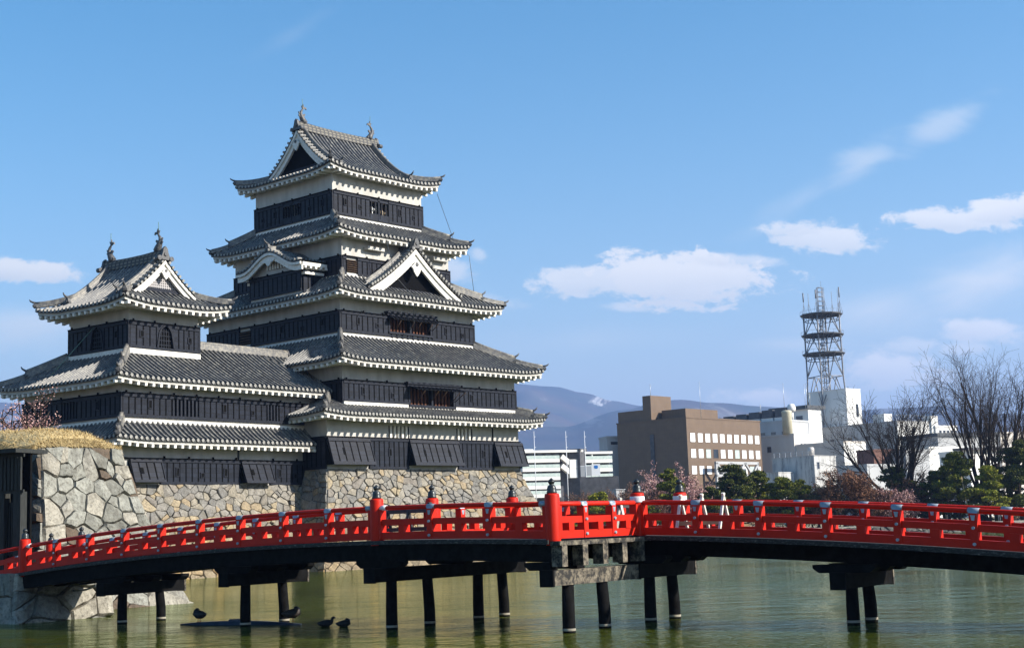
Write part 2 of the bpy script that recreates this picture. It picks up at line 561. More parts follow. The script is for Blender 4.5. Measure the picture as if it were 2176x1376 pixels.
def end_tile(mb, p, d, w=.42, h=.55, horn=True):
    "ogre tile: shield with round boss, side curls and an upturned horn, facing direction d"
    p = Vector(p); d = Vector((d.x, d.y, 0)).normalized(); sd = Vector((-d.y, d.x, 0)); u = Vector((0, 0, 1))
    out = [(-.5, 0), (-.62, .28), (-.42, .55), (-.3, .9), (0, 1.08), (.3, .9), (.42, .55), (.62, .28), (.5, 0)]
    f = [p + sd * (a * w) + u * (b * h) + d * .10 for a, b in out]
    g = [q - d * .2 for q in f]
    mb.poly(f, 0); mb.poly(g[::-1], 0)
    for i in range(len(f) - 1):
        mb.poly([f[i], g[i], g[i + 1], f[i + 1]], 0)
    mb.tube([p + u * (h * .45) + d * .09, p + u * (h * .45) + d * .17], w * .26, 8, 0)
    if horn:
        mb.tube([p + u * h * .95 - d * .1, p + u * (h * 1.12) + d * .14, p + u * (h * 1.35) + d * .3, p + u * (h * 1.65) + d * .38], [.085, .075, .06, .03], 6, 0)

def hip_ridge(P, parent, mb_orn=None):
    mb = MB()
    k = .42
    top = [P(k + (1 - k) * i / 4) for i in range(5)]
    low = [P(.02 + (k - .02) * i / 4) for i in range(5)]
    ridge_bar(mb, [p + Vector((0, 0, .02)) for p in top], .44, .40, .15)
    ridge_bar(mb, [p + Vector((0, 0, .02 + .10 * (1 - i / 4) ** 2)) for i, p in enumerate(low)], .32, .20, .12)
    r = mb.build("hip_ridge", [M_RIDGE], parent)
    d = (P(0) - P(1))
    o = MB(); end_tile(o, P(k) + Vector((0, 0, .04)), d, .40, .46); o.build("ridge_end_tile", [M_ORNA], r)
    o = MB(); end_tile(o, P(.0) + Vector((0, 0, .05)), d, .32, .32); o.build("ridge_end_tile", [M_ORNA], r)
    return r

def flashing(mb, inner, z, sides, h=.15, pr=.10):
    "white plastered strip at the head of a roof slope"
    a0, b0, a1, b1 = inner
    if 'R' in sides: mb.box((a0 - pr, b0 - pr, z - .12), (a1 + pr, b0 + .06, z + h))
    if 'L' in sides: mb.box((a0 - pr + .003, b0 + .06, z - .12), (a0 + .06, b1 + pr, z + h - .003))
    if 'B' in sides: mb.box((a1 - .06, b0 + .06, z - .12), (a1 + pr - .003, b1 + pr - .01, z + h - .004))
    if 'F' in sides: mb.box((a0 + .06, b1 - .06, z - .12), (a1 - .06, b1 + pr - .02, z + h - .005))

def roof_storey(parent, sk, sides='RLBF', clips=None, corners=(('R', 0), ('R', 1), ('F', 0), ('F', 1)), flash=True, label=None):
    clips = clips or {}
    mb, ev = MB(), MB()
    for sd in sides:
        sk.slope(mb, sd, clips.get(sd))
        sk.eave(ev, sd, clips.get(sd))
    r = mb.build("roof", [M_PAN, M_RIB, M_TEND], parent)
    if label: r['label'] = label
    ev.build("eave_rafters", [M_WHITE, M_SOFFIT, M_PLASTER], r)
    for c in corners:
        sk.hip(c, r, None)
    if flash:
        fl = MB(); flashing(fl, sk.inner, sk.z0 + sk.H, sides)
        fl.build("flashing", [M_WHITE], r)
    return r

def fish(parent, base, d, h=1.45, name="fish_ornament"):
    "ridge-end fish: head down on the ridge, arched body, forked tail up; d = direction its belly faces"
    o = MB()
    p = Vector(base); d = Vector((d.x, d.y, 0)).normalized(); sd = Vector((-d.y, d.x, 0)); u = Vector((0, 0, 1))
    path = [(.16, 0), (.10, .14), (-.02, .32), (-.10, .50), (-.06, .66), (.04, .78), (.09, .86)]
    rad = [.20, .24, .19, .135, .095, .065, .04]
    o.tube([p + d * (a * h) + u * (b * h) for a, b in path], [r * h * .72 for r in rad], 8, 0)
    def fin(pts, th=.05):
        a = [p + d * (x * h) + u * (z * h) + sd * th for x, z in pts]; b = [q - sd * 2 * th for q in a]
        o.poly(a); o.poly(b[::-1])
        for i in range(len(a)):
            j = (i + 1) % len(a); o.poly([a[i], b[i], b[j], a[j]])
    fin([(.05, .78), (-.04, .98), (.05, .90), (.07, 1.08), (.14, .92), (.27, .93), (.30, .80), (.20, .85), (.12, .80)])
    fin([(-.10, .26), (-.26, .42), (-.20, .48), (-.26, .62), (-.12, .54)])
    fin([(.08, .34), (.22, .50), (.16, .56), (.02, .5)])
    fin([(.26, .02), (.32, .14), (.18, .22), (.14, .06)], .12)
    f = o.build(name, [M_ORNA], parent)
    r = MB(); r.tube([p + u * h * .9 + d * .05, p + u * h * 1.38 + d * .05], .022, 5)
    r.build("lightning_rod", [M_COPPER], f)
    return f

def irimoya(parent, mp, rect, z0, a, bq, dg, verge, over, lift, gable_mat, gsc=.9):
    """hip-and-gable roof, ridge along local X of the mapping mp(x,y,z)->Vector.
    rect = eave rectangle; a,bq = slope polynomial; dg = depth of the end skirts; verge = gable overhang"""
    x0, y0, x1, y1 = rect
    half = (y1 - y0) / 2; yc = (y0 + y1) / 2
    def prof(d): return z0 + a * d + bq * d * d
    def lf(dist, d): return lift * max(0, 1 - d / dg) * max(0, 1 - dist / 3.0) ** 2
    gx0, gx1 = x0 + dg, x1 - dg
    X = mp(1, 0, 0) - mp(0, 0, 0); Y = mp(0, 1, 0) - mp(0, 0, 0)
    mb, ev = MB(), MB()
    zr = prof(half)
    # main slopes
    ds = [0, dg * .33, dg * .66, dg] + [dg + (half - dg) * k / 5 for k in range(1, 6)]
    for sgn in (-1, 1):
        def P(x, d, dz=0.0):
            y = yc + sgn * (half - d)
            return mp(x, y, prof(d) + (lf(min(x - x0, x1 - x), d) if d < dg else 0) + dz)
        ns = 24
        rows = []
        for d in ds:
            if d < dg - 1e-6: l, r = x0 + d, x1 - d
            else: l, r = gx0 - verge, gx1 + verge
            rows.append([P(l + (r - l) * k / ns, d) for k in range(ns + 1)])
        # extra row at dg with the hip width so that the skirt part ends cleanly
        hiprow = [P(gx0 + (gx1 - gx0) * k / ns, dg) for k in range(ns + 1)]
        seq = rows[:3] + [hiprow]
        for grp in (seq, rows[3:]):
            b = len(mb.v)
            for r_ in grp: mb.v.extend([tuple(v) for v in r_])
            for i in range(len(grp) - 1):
                for k in range(ns):
                    q = b + i * (ns + 1) + k
                    mb.f.append((q, q + 1, q + ns + 2, q + ns + 1)); mb.m.append(0); mb.sm.append(True)
        for k in range(ns):
            p, q = rows[0][k], rows[0][k + 1]
            mb.poly([p, q, q - Vector((0, 0, .12)), p - Vector((0, 0, .12))], 0)
        n = int((x1 - x0) / RIBSP)
        for k in range(n + 1):
            x = x0 + (k + .5) * (x1 - x0) / (n + 1)
            e = min(x - x0, x1 - x)
            if e < dg - verge: dend = e
            else: dend = half
            if dend < .15: continue
            N = 9
            dsr = [dend * j / N for j in range(N + 1)]
            pts = [P(x, d) for d in dsr]
            pts[0] = pts[0] - Y * (-sgn) * -.06 if False else pts[0] + Y * (sgn * .06)
            rib(mb, pts, X.normalized())
            disc(mb, pts[0] + Y * (sgn * .012) + Vector((0, 0, .015)), X.normalized())
        # underside of the verge
        for (gx, s2) in ((gx0, -1), (gx1, 1)):
            for i in range(3, len(ds) - 1):
                pa, pb = P(gx, ds[i], -.1), P(gx, ds[i + 1], -.1)
                qa, qb = P(gx + s2 * verge, ds[i], -.1), P(gx + s2 * verge, ds[i + 1], -.1)
                mb.poly([pa, pb, qb, qa], 0)
        # eave on the long side
        ins = .13
        def E(x, d, dz): return mp(x, yc + sgn * (half - d), prof(0) + lf(min(x - x0, x1 - x), 0) + dz)
        for k in range(ns):
            qa, qb = x0 + ins + (x1 - x0 - 2 * ins) * k / ns, x0 + ins + (x1 - x0 - 2 * ins) * (k + 1) / ns
            ev.poly([E(qa, ins, -.1), E(qb, ins, -.1), E(qb, ins, -.31), E(qa, ins, -.31)], 2)
            ka = min(max(qa, x0 + over), x1 - over); kb = min(max(qb, x0 + over), x1 - over)
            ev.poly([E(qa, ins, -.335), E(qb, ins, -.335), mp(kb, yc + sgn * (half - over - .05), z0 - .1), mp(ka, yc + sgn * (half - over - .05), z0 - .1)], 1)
        n = int((x1 - x0 - .3) / .60)
        for k in range(n + 1):
            x = x0 + ins + (x1 - x0 - 2 * ins) * (k + .5) / (n + 1)
            dm = max(.3, min(over, x - x0, x1 - x))
            A = E(x, .05, -.43); B_ = mp(x, yc + sgn * (half - dm), A.z * (1 - dm / over) + (z0 - .22) * dm / over)
            ev.beam(A, B_, .19, .19, 0)
    # end skirts
    for (xe, s2) in ((x0, 1), (x1, -1)):
        def Q(y, d, dz=0.0):
            return mp(xe + s2 * d, y, prof(d) + lf(min(y - y0, y1 - y), d) + dz)
        ns = 16; rows = []
        for d in (0, dg * .33, dg * .66, dg):
            rows.append([Q(y0 + d + (y1 - y0 - 2 * d) * k / ns, d) for k in range(ns + 1)])
        b = len(mb.v)
        for r_ in rows: mb.v.extend([tuple(v) for v in r_])
        for i in range(3):
            for k in range(ns):
                q = b + i * (ns + 1) + k
                mb.f.append((q, q + 1, q + ns + 2, q + ns + 1)); mb.m.append(0); mb.sm.append(True)
        for k in range(ns):
            p, q = rows[0][k], rows[0][k + 1]
            mb.poly([p, q, q - Vector((0, 0, .12)), p - Vector((0, 0, .12))], 0)
        n = int((y1 - y0) / RIBSP)
        for k in range(n + 1):
            y = y0 + (k + .5) * (y1 - y0) / (n + 1)
            dend = min(dg, y - y0, y1 - y)
            if dend < .15: continue
            pts = [Q(y, dend * j / 4) for j in range(5)]
            pts[0] = pts[0] - X * (s2 * .06)
            rib(mb, pts, Y.normalized())
            disc(mb, pts[0] - X * (s2 * .012) + Vector((0, 0, .015)), Y.normalized())
        ins = .13
        def E2(y, d, dz): return mp(xe + s2 * d, y, prof(0) + lf(min(y - y0, y1 - y), 0) + dz)
        for k in range(ns):
            qa, qb = y0 + ins + (y1 - y0 - 2 * ins) * k / ns, y0 + ins + (y1 - y0 - 2 * ins) * (k + 1) / ns
            ev.poly([E2(qa, ins, -.1), E2(qb, ins, -.1), E2(qb, ins, -.31), E2(qa, ins, -.31)], 2)
            ka = min(max(qa, y0 + over), y1 - over); kb = min(max(qb, y0 + over), y1 - over)
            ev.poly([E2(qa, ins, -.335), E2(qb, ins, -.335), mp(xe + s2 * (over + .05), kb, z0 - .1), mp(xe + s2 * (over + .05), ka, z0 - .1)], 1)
        n = int((y1 - y0 - .3) / .60)
        for k in range(n + 1):
            y = y0 + ins + (y1 - y0 - 2 * ins) * (k + .5) / (n + 1)
            dm = max(.3, min(over, y - y0, y1 - y))
            A = E2(y, .05, -.43); B_ = mp(xe + s2 * dm, y, A.z * (1 - dm / over) + (z0 - .22) * dm / over)
            ev.beam(A, B_, .19, .19, 0)
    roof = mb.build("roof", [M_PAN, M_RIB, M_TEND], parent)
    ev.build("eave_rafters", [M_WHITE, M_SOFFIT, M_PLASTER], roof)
    # gables
    for (gx, s2) in ((gx0, -1), (gx1, 1)):
        gable(parent, lambda y, x, z: mp(gx + s2 * x, y, z), yc, half - dg, lambda w: prof(half - abs(w)), verge, gable_mat, scale=gsc)
    # verge tile rows
    vt = MB()
    for (gx, s2) in ((gx0 - verge, -1), (gx1 + verge, 1)):
        for sgn in (-1, 1):
            n = int((half - dg) * 1.25 / .36)
            for k in range(n):
                d = dg + .1 + (half - dg - .25) * (k + .5) / n
                p = mp(gx - s2 * .45, yc + sgn * (half - d), prof(d) + .10); q = mp(gx + s2 * .10, yc + sgn * (half - d), prof(d) + .04)
                vt.tube([p, q], .105, 6, 0, False)
    vt.build("verge_tiles", [M_TEND], roof)
    # descending ridges, hips, main ridge
    for (gx, s2) in ((gx0 - verge, -1), (gx1 + verge, 1)):
        for sgn in (-1, 1):
            m2 = MB()
            pts = []
            for k in range(8):
                d = dg * .55 + (half - dg * .55) * k / 7
                pts.append(mp(gx - s2 * .62, yc + sgn * (half - d), prof(d) + .02))
            ridge_bar(m2, pts, .34, .34, .12)
            r = m2.build("descending_ridge", [M_RIDGE], roof)
            e = MB(); end_tile(e, pts[0] + Vector((0, 0, .02)), pts[0] - pts[1], .40, .48)
            # (placed on the roof itself: ornaments are sub-parts of it)
            e.build("ridge_end_tile", [M_ORNA], roof)
            m3 = MB(); cor = []
            xe = x0 if s2 < 0 else x1
            for k in range(6):
                d = dg * (1 - k / 5) * 1.0
                cor.append(mp(xe - s2 * d, yc + sgn * (half - d), prof(d) + lf(0, d) + .03 + .12 * (k / 5) ** 3))
            ridge_bar(m3, cor, .30, .26, .11)
            m3.build("hip_ridge", [M_RIDGE], roof)
            e = MB(); end_tile(e, cor[-1], cor[-1] - cor[0], .32, .34)
            e.build("ridge_end_tile", [M_ORNA], roof)
    m4 = MB(); L0, L1 = gx0 - verge + .1, gx1 + verge - .1
    pts = [mp(L0 + (L1 - L0) * k / 8, yc, zr - .1 + .16 * abs(k / 4 - 1) ** 2.5) for k in range(9)]
    ridge_bar(m4, pts, .46, .48, .15)
    mr = m4.build("main_ridge", [M_MAINR], roof)
    for i, s2 in ((0, -1), (8, 1)):
        e = MB(); end_tile(e, pts[i] + Vector((0, 0, -.15)) + X * (s2 * .02), X * s2, .55, .85, False)
        for q in (-1, 1):
            e2 = MB(); e2.tube([pts[i] + Y * (q * .5) + Vector((0, 0, -.05)) - X * (s2 * .2), pts[i] + Y * (q * .5) + Vector((0, 0, -.05)) + X * (s2 * .15)], .17, 8)
            e2.build("scroll_tile", [M_ORNA], mr)
        e.build("ridge_end_tile", [M_ORNA], mr)
        fish(parent, pts[i] + Vector((0, 0, .50)) - X * (s2 * .55), X * (-s2))
    return roof

def gable(parent, G, yc, hw, zf, verge, gmat, tri_inset=.03, pend=True, scale=1.0):
    """triangular gable. G(y, x, z): x = outward distance from the wall plane. hw = half width at the foot, zf(w) = roof height at offset w"""
    t = MB()
    N = 10
    ws = [-hw + 2 * hw * k / (2 * N) for k in range(2 * N + 1)]
    zb = zf(hw) + .02
    inner = .95
    for k in range(2 * N):
        a, b = ws[k] , ws[k + 1]
        za, zb2 = max(zb, zf(a) - .15), max(zb, zf(b) - .15)
        t.poly([G(yc + a, tri_inset, zb - .15), G(yc + b, tri_inset, zb - .15), G(yc + b, tri_inset, zb2), G(yc + a, tri_inset, za)], 0)
    g = t.build("gable_wall", [gmat], parent)
    # sill beam
    s = MB()
    w = hw * .86
    p = [G(yc - w, .04, zb - .02), G(yc + w, .04, zb - .02), G(yc + w, .16, zb - .02), G(yc - w, .16, zb - .02),
         G(yc - w, .04, zb + .24), G(yc + w, .04, zb + .24), G(yc + w, .16, zb + .24), G(yc - w, .16, zb + .24)]
    s.hexa(p, 0); s.build("gable_sill", [M_RAILWOOD], g)
    # bargeboards: two stepped white boards following the verge
    for sgn in (-1, 1):
        bb = MB()
        for (x_a, x_b, off, hgt) in ((verge - .14, verge - .02, .13, .26 * scale), (verge - .34, verge - .15, .30, .52 * scale)):
            pr = []
            for k in range(N + 1):
                w = hw * 1.02 * (1 - k / N)
                z = zf(w) - off
                hh = hgt * (1.0 + .25 * (k / N))
                pr.append((w, z, hh))
            for k in range(N):
                (w1, z1, h1), (w2, z2, h2) = pr[k], pr[k + 1]
                bb.hexa([G(yc + sgn * w1, x_a, z1 - h1), G(yc + sgn * w2, x_a, z2 - h2), G(yc + sgn * w2, x_b, z2 - h2), G(yc + sgn * w1, x_b, z1 - h1),
                         G(yc + sgn * w1, x_a, z1), G(yc + sgn * w2, x_a, z2), G(yc + sgn * w2, x_b, z2), G(yc + sgn * w1, x_b, z1)], 0)
        bb.build("bargeboard", [M_WHITE], g)
    if pend:
        zt = zf(0) - 1.15 * scale
        o = MB()
        prof = [(0, .25), (.22, .15), (.36, -.05), (.62, -.22), (.42, -.38), (.34, -.62), (.16, -.86), (0, -1.02),
                (-.16, -.86), (-.34, -.62), (-.42, -.38), (-.62, -.22), (-.36, -.05), (-.22, .15)]
        a = [G(yc + x * scale * .8, verge + .06, zt + z * scale * .8) for x, z in prof]; b = [G(yc + x * scale * .8, verge - .05, zt + z * scale * .8) for x, z in prof]
        o.poly(a); o.poly(b[::-1])
        for i in range(len(a)):
            j = (i + 1) % len(a); o.poly([a[i], b[i], b[j], a[j]])
        pd = o.build("gable_pendant", [M_WHITE], g)
        h = MB()
        a = [G(yc + .15 * scale * cos(k * pi / 3), verge + .10, zt + .0 + .15 * scale * sin(k * pi / 3)) for k in range(6)]
        b = [G(yc + .15 * scale * cos(k * pi / 3), verge + .05, zt + .0 + .15 * scale * sin(k * pi / 3)) for k in range(6)]
        h.poly(a); h.poly(b[::-1])
        for i in range(6):
            j = (i + 1) % 6; h.poly([a[i], b[i], b[j], a[j]])
        h.build("boss", [M_ORNA], pd)
    return g

# ---------------------------------------------------------------- walls
class Face:
    "wall face helper: s along the wall, o outward, z up"
    def __init__(s, f): s.f = f
    def box(s, mb, s0, s1, o0, o1, z0, z1, m=0):
        f = s.f
        mb.hexa([f(s0, o0, z0), f(s1, o0, z0), f(s1, o1, z0), f(s0, o1, z0), f(s0, o0, z1), f(s1, o0, z1), f(s1, o1, z1), f(s0, o1, z1)], m)
def faces_of(rect):
    x0, y0, x1, y1 = rect
    return {'R': (Face(lambda s, o, z: (s, y0 - o, z)), x0, x1), 'L': (Face(lambda s, o, z: (x0 - o, s, z)), y0, y1),
            'B': (Face(lambda s, o, z: (x1 + o, s, z)), y0, y1), 'F': (Face(lambda s, o, z: (s, y1 + o, z)), x0, x1)}

def clad(parent, face, s0, s1, z0, z1, gaps=(), sp=.5, name="board_cladding", thick=.10, holes=(), cap=True):
    """black boarded band with battens, head and foot rails; gaps = [(s,s)] left open; holes = gun ports (s, z)"""
    mb = MB()
    segs = []
    cur = s0
    for g0, g1 in sorted(gaps):
        if g0 > cur: segs.append((cur, g0))
        cur = max(cur, g1)
    if cur < s1: segs.append((cur, s1))
    for a, b in segs:
        face.box(mb, a, b, .0, thick, z0, z1, 0)
        n = max(1, round((b - a) / sp))
        for k in range(n + 1):
            s = a + (b - a) * k / n
            w = .05
            lo, hi = max(a, s - w), min(b, s + w)
            face.box(mb, lo, hi, thick, thick + .014, z0 + .17, z1 - .20, 1)
        face.box(mb, a, b, thick, thick + .07, z1 - .20, z1 - .002, 2)
        face.box(mb, a, b, thick, thick + .05, z0 + .002, z0 + .17, 2)
    if cap:
        face.box(mb, s0 - .0, s1 + .0, .0, thick + .13, z1, z1 + .07, 1)
        n = int((s1 - s0) / 1.9)
        for k in range(n + 1):
            s = s0 + .3 + (s1 - s0 - .6) * k / max(1, n)
            face.box(mb, s - .04, s + .04, .05, thick + .05, z1 + .07, z1 + .20, 1)
    o = mb.build(name, [M_BOARD, M_BATTEN, M_RAILWOOD], parent)
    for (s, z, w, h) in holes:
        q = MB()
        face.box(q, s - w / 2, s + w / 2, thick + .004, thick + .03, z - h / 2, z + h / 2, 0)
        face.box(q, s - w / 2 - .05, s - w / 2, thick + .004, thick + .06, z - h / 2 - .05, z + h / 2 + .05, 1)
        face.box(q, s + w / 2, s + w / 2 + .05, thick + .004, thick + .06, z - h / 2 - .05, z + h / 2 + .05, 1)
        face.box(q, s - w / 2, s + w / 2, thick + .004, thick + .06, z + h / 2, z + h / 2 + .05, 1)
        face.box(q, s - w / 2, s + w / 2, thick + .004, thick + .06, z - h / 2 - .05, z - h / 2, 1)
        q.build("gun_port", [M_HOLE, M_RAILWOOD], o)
    return o
def ports(s0, s1, n, zc, alt=True):
    out = []
    for k in range(n):
        s = s0 + (s1 - s0) * (k + .5) / n
        out.append((s, zc - (.14 if k % 2 else -.06), .20, .26 if k % 2 else .46))
    return out
def barred(parent, face, s0, s1, z0, z1, n, bar_mat, horiz=False, depth=-.35, name="window", bw=.5, frame_mat=None, out=.06):
    "opening with bars standing in it"
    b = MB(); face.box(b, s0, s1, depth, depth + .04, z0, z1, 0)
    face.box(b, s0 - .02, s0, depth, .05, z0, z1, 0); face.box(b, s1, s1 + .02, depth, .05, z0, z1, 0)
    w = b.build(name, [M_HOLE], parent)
    q = MB()
    if horiz:
        for k in range(n):
            z = z0 + (z1 - z0) * (k + .5) / n; h = (z1 - z0) / n * bw / 2
            face.box(q, s0, s1, out - .12, out, z - h, z + h, 0)
    else:
        for k in range(n):
            s = s0 + (s1 - s0) * (k + .5) / n; h = (s1 - s0) / n * bw / 2
            face.box(q, s - h, s + h, out - .14, out, z0, z1, 0)
    q.build("bars", [bar_mat], w)
    return w
def wall_ring(parent, rect, z0, z1, name="plaster_wall", openings=None):
    "plastered walls of one storey, with rectangular openings {side: [(s0,s1,za,zb)]}"
    mb = MB(); openings = openings or {}
    for k, (f, a, b) in faces_of(rect).items():
        ops = openings.get(k, [])
        ss = sorted({a, b, *[o[0] for o in ops], *[o[1] for o in ops]}); zs = sorted({z0, z1, *[o[2] for o in ops], *[o[3] for o in ops]})
        for i in range(len(ss) - 1):
            for j in range(len(zs) - 1):
                sm, zm = (ss[i] + ss[i + 1]) / 2, (zs[j] + zs[j + 1]) / 2
                if any(o[0] < sm < o[1] and o[2] < zm < o[3] for o in ops): continue
                mb.poly([f.f(ss[i], 0, zs[j]), f.f(ss[i + 1], 0, zs[j]), f.f(ss[i + 1], 0, zs[j + 1]), f.f(ss[i], 0, zs[j + 1])], 0)
        for o in ops:
            for (s, q) in ((o[0], 1), (o[1], -1)):
                mb.poly([f.f(s, 0, o[2]), f.f(s, -.4, o[2]), f.f(s, -.4, o[3]), f.f(s, 0, o[3])], 0)
            for z in (o[2], o[3]):
                mb.poly([f.f(o[0], 0, z), f.f(o[1], 0, z), f.f(o[1], -.4, z), f.f(o[0], -.4, z)], 0)
    return mb.build(name, [M_PLASTER], parent)
def corner_posts(parent, rect, z0, z1, t=.10, xs=None):
    x0, y0, x1, y1 = rect
    for x in xs or (x0, x1):
        for y in (y0, y1):
            mb = MB(); mb.box((x - t - .012, y - t - .012, z0), (x + t + .012, y + t + .012, z1 + .02)); mb.build('corner_post', [M_RAILWOOD], parent)
def stone_drop(parent, face, s0, s1, z0, z1, out, nports=1, name="hinged_shutter"):
    "board flap over the stone wall, hinged at the top and leaning out at the foot"
    mb = MB(); f = face.f
    th = .10
    def H(sa, sb, ta, tb, oa, ob, m):
        def o(t, e): return out * (1 - t) + .12 + e
        za, zb = z0 + (z1 - z0) * ta, z0 + (z1 - z0) * tb
        mb.hexa([f(sa, o(ta, oa), za), f(sb, o(ta, oa), za), f(sb, o(ta, ob), za), f(sa, o(ta, ob), za),
                 f(sa, o(tb, oa), zb), f(sb, o(tb, oa), zb), f(sb, o(tb, ob), zb), f(sa, o(tb, ob), zb)], m)
    H(s0, s1, 0, 1, -.05, .04, 0)
    n = max(3, round((s1 - s0) / .62))
    for k in range(n + 1):
        s = s0 + (s1 - s0) * k / n
        H(max(s0, s - .05), min(s1, s + .05), .12, .88, .04, .11 if k in (0, n) else .055, 2 if k in (0, n) else 1)
    H(s0, s1, 0, .12, .04, .12, 2); H(s0, s1, .88, 1, .04, .12, 2)
    o = mb.build(name, [M_BOARD, M_BATTEN, M_RAILWOOD], parent)
    for k in range(nports):
        q = MB(); s = s0 + (s1 - s0) * ((k + .5) / nports if nports > 1 else .32)
        mb2 = mb; mb = q
        H(s - .11, s + .11, .5 - .13, .5 + .13, .042, .06, 0)
        mb = mb2
        q.build("gun_port", [M_HOLE], o)
    # closed cheeks
    for s in (s0, s1):
        ck = MB(); ck.poly([f(s, 0, z1), f(s, out + .1, z0), f(s, 0, z0)], 0); ck.build("cheek", [M_BATTEN], o)
    return o
# ---------------------------------------------------------------- the keep
keep = thing("castle_keep", "tall five-roofed black and white castle keep, the larger tower, on its own stone base", "castle",
             (-12.07, 100.0, 0), radians(90 - 41.3))
F1 = (-1.8, -.3, 18.2, 19.7); F2 = (0, 0, 18.29, 19.7); F4 = (1.67, 2.0, 15.79, 17.68)
F5 = (2.4, 2.5, 13.7, 15.1); F6 = (3.2, 4.3, 12.65, 13.45)
# storey 1
wall_ring(keep, F1, 6.8, 10.55, openings={'R': [(4.1, 6.05, 9.1, 9.98), (11.15, 12.8, 9.1, 9.98)]})
fR, fL = faces_of(F1)['R'][0], faces_of(F1)['L'][0]
clad(keep, fR, 2.05, 5.93, 6.86, 9.05, holes=ports(2.4, 5.7, 1, 8.0), cap=False)
clad(keep, fR, 11.15, 15.1, 6.86, 9.05, holes=ports(13, 15, 1, 8.0), cap=False)
clad(keep, fL, -.3, 3.2, 6.86, 9.05, cap=False)
clad(keep, faces_of(F1)['B'][0], -.3, 19.7, 6.86, 9.05, cap=False)
for a, b, n in ((-1.9, 2.02, 1), (5.95, 11.12, 2), (15.12, 18.42, 1)):
    stone_drop(keep, fR, a, b, 7.12, 9.0, .62, n)
m = MB()
fR.box(m, -1.88, 18.28, .0, .2, 9.05, 9.11)
fL.box(m, -.2, 4, .0, .2, 9.052, 9.11)
m.build("sill_rail", [M_BATTEN], keep)
barred(keep, fR, 4.1, 6.05, 9.12, 9.97, 5, M_WHITE, bw=.52, out=.02)
barred(keep, fR, 11.15, 12.8, 9.12, 9.97, 4, M_WHITE, bw=.5, out=.02)
m = MB(); fR.box(m, 15.12, 15.24, .0, .03, 9.12, 10.3)
m.build("downpipe", [M_BATTEN], keep)
# roof 1
sk = Skirt((-3.4, -1.9, 19.75, 21.3), (0, 1.5, 18.29, 19.7), 10.58, 1.42, .22, 1.6, .12)
r1 = Skirt((-3.4, -1.9, 19.75, 21.3), (0, 0, 18.29, 19.7), 10.58, .80, .22, 1.6, .12)
# front slope: lower run only as far as the storey-2 wall, left slope climbs to the wall at x = 0
def roof_one():
    mb, ev = MB(), MB()
    s = sk
    run_full = 3.4
    def z(q, d):
        t = d / run_full
        dh = min(max(q - (-3.4 + d), 0), max(19.75 - d * .77 - q, 0))
        return s.zt(t) + .22 * max(0, 1 - d / 1.9) * max(0, 1 - dh / 3.2) ** 2
    def P(q, d): return Vector((q, -1.9 + d, z(q, d)))
    def PL(q, d):
        t = d / run_full
        return Vector((-3.4 + d, q, s.zt(t) + .22 * (1 - t) * max(0, 1 - max(q - (-1.9 + d), 0) / 3.2) ** 2))
    def grid(fn, lim, dmax, nd_, ns):
        rows = []
        for i in range(nd_ + 1):
            d = dmax * i / nd_
            l, r = lim(d)
            rows.append([fn(l + (r - l) * k / ns, d) for k in range(ns + 1)])
        b = len(mb.v)
        for r_ in rows: mb.v.extend([tuple(v) for v in r_])
        for i in range(nd_):
            for k in range(ns):
                a = b + i * (ns + 1) + k
                mb.f.append((a, a + 1, a + ns + 2, a + ns + 1)); mb.m.append(0); mb.sm.append(True)
        for k in range(ns):
            a, c = rows[0][k], rows[0][k + 1]
            mb.poly([a, c, c - Vector((0, 0, .12)), a - Vector((0, 0, .12))], 0)
    grid(P, lambda d: (-3.4 + d, 19.75 - d * .77), 1.9, 4, 30)
    grid(lambda q, d: P(q, d + 1.9), lambda d: (-1.5 + d, 0.0), 1.5, 3, 5)
    grid(PL, lambda d: (-1.9 + d, 3.6), 3.4, 6, 8)
    n = 70
    for k in range(n):
        q = -3.4 + (k + .5) * 23.15 / n
        dm = 1.9
        if q < -1.5: dm = q + 3.4
        elif q < 0: dm = q + 3.4
        if q > 18.29: dm = (19.75 - q) / .77
        if dm < .15: continue
        pts = [P(q, dm * j / 5) for j in range(6)]; pts[0] += Vector((0, -.06, 0))
        rib(mb, pts, Vector((1, 0, 0))); disc(mb, pts[0] + Vector((0, -.012, .015)), Vector((1, 0, 0)))
    n = 17
    for k in range(n):
        q = -1.9 + (k + .5) * 5.5 / n
        dm = min(3.4, q + 1.9)
        if dm < .15: continue
        pts = [PL(q, dm * j / 5) for j in range(6)]; pts[0] += Vector((-.06, 0, 0))
        rib(mb, pts, Vector((0, 1, 0))); disc(mb, pts[0] + Vector((-.012, 0, .015)), Vector((0, 1, 0)))
    r1.slope(mb, 'B'); r1.slope(mb, 'F')
    r1.eave(ev, 'R'); r1.eave(ev, 'L', (-10, 3.4)); r1.eave(ev, 'B'); r1.eave(ev, 'F')
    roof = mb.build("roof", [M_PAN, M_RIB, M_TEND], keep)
    ev.build("eave_rafters", [M_WHITE, M_SOFFIT, M_PLASTER], roof)
    hip_ridge(lambda t: P(-3.4 + 3.4 * t, 3.4 * t), roof)
    hip_ridge(lambda t: P(19.75 - 1.46 * t, 1.9 * t), roof)
    fl = MB()
    fl.box((.02, -.13, 11.25), (6.3, .05, 11.60)); fl.box((11.35, -.13, 11.25), (18.4, .05, 11.60)); fl.box((6.3, -.12, 11.25), (11.35, .05, 11.42))
    fl.build("flashing", [M_WHITE], roof)
roof_one()
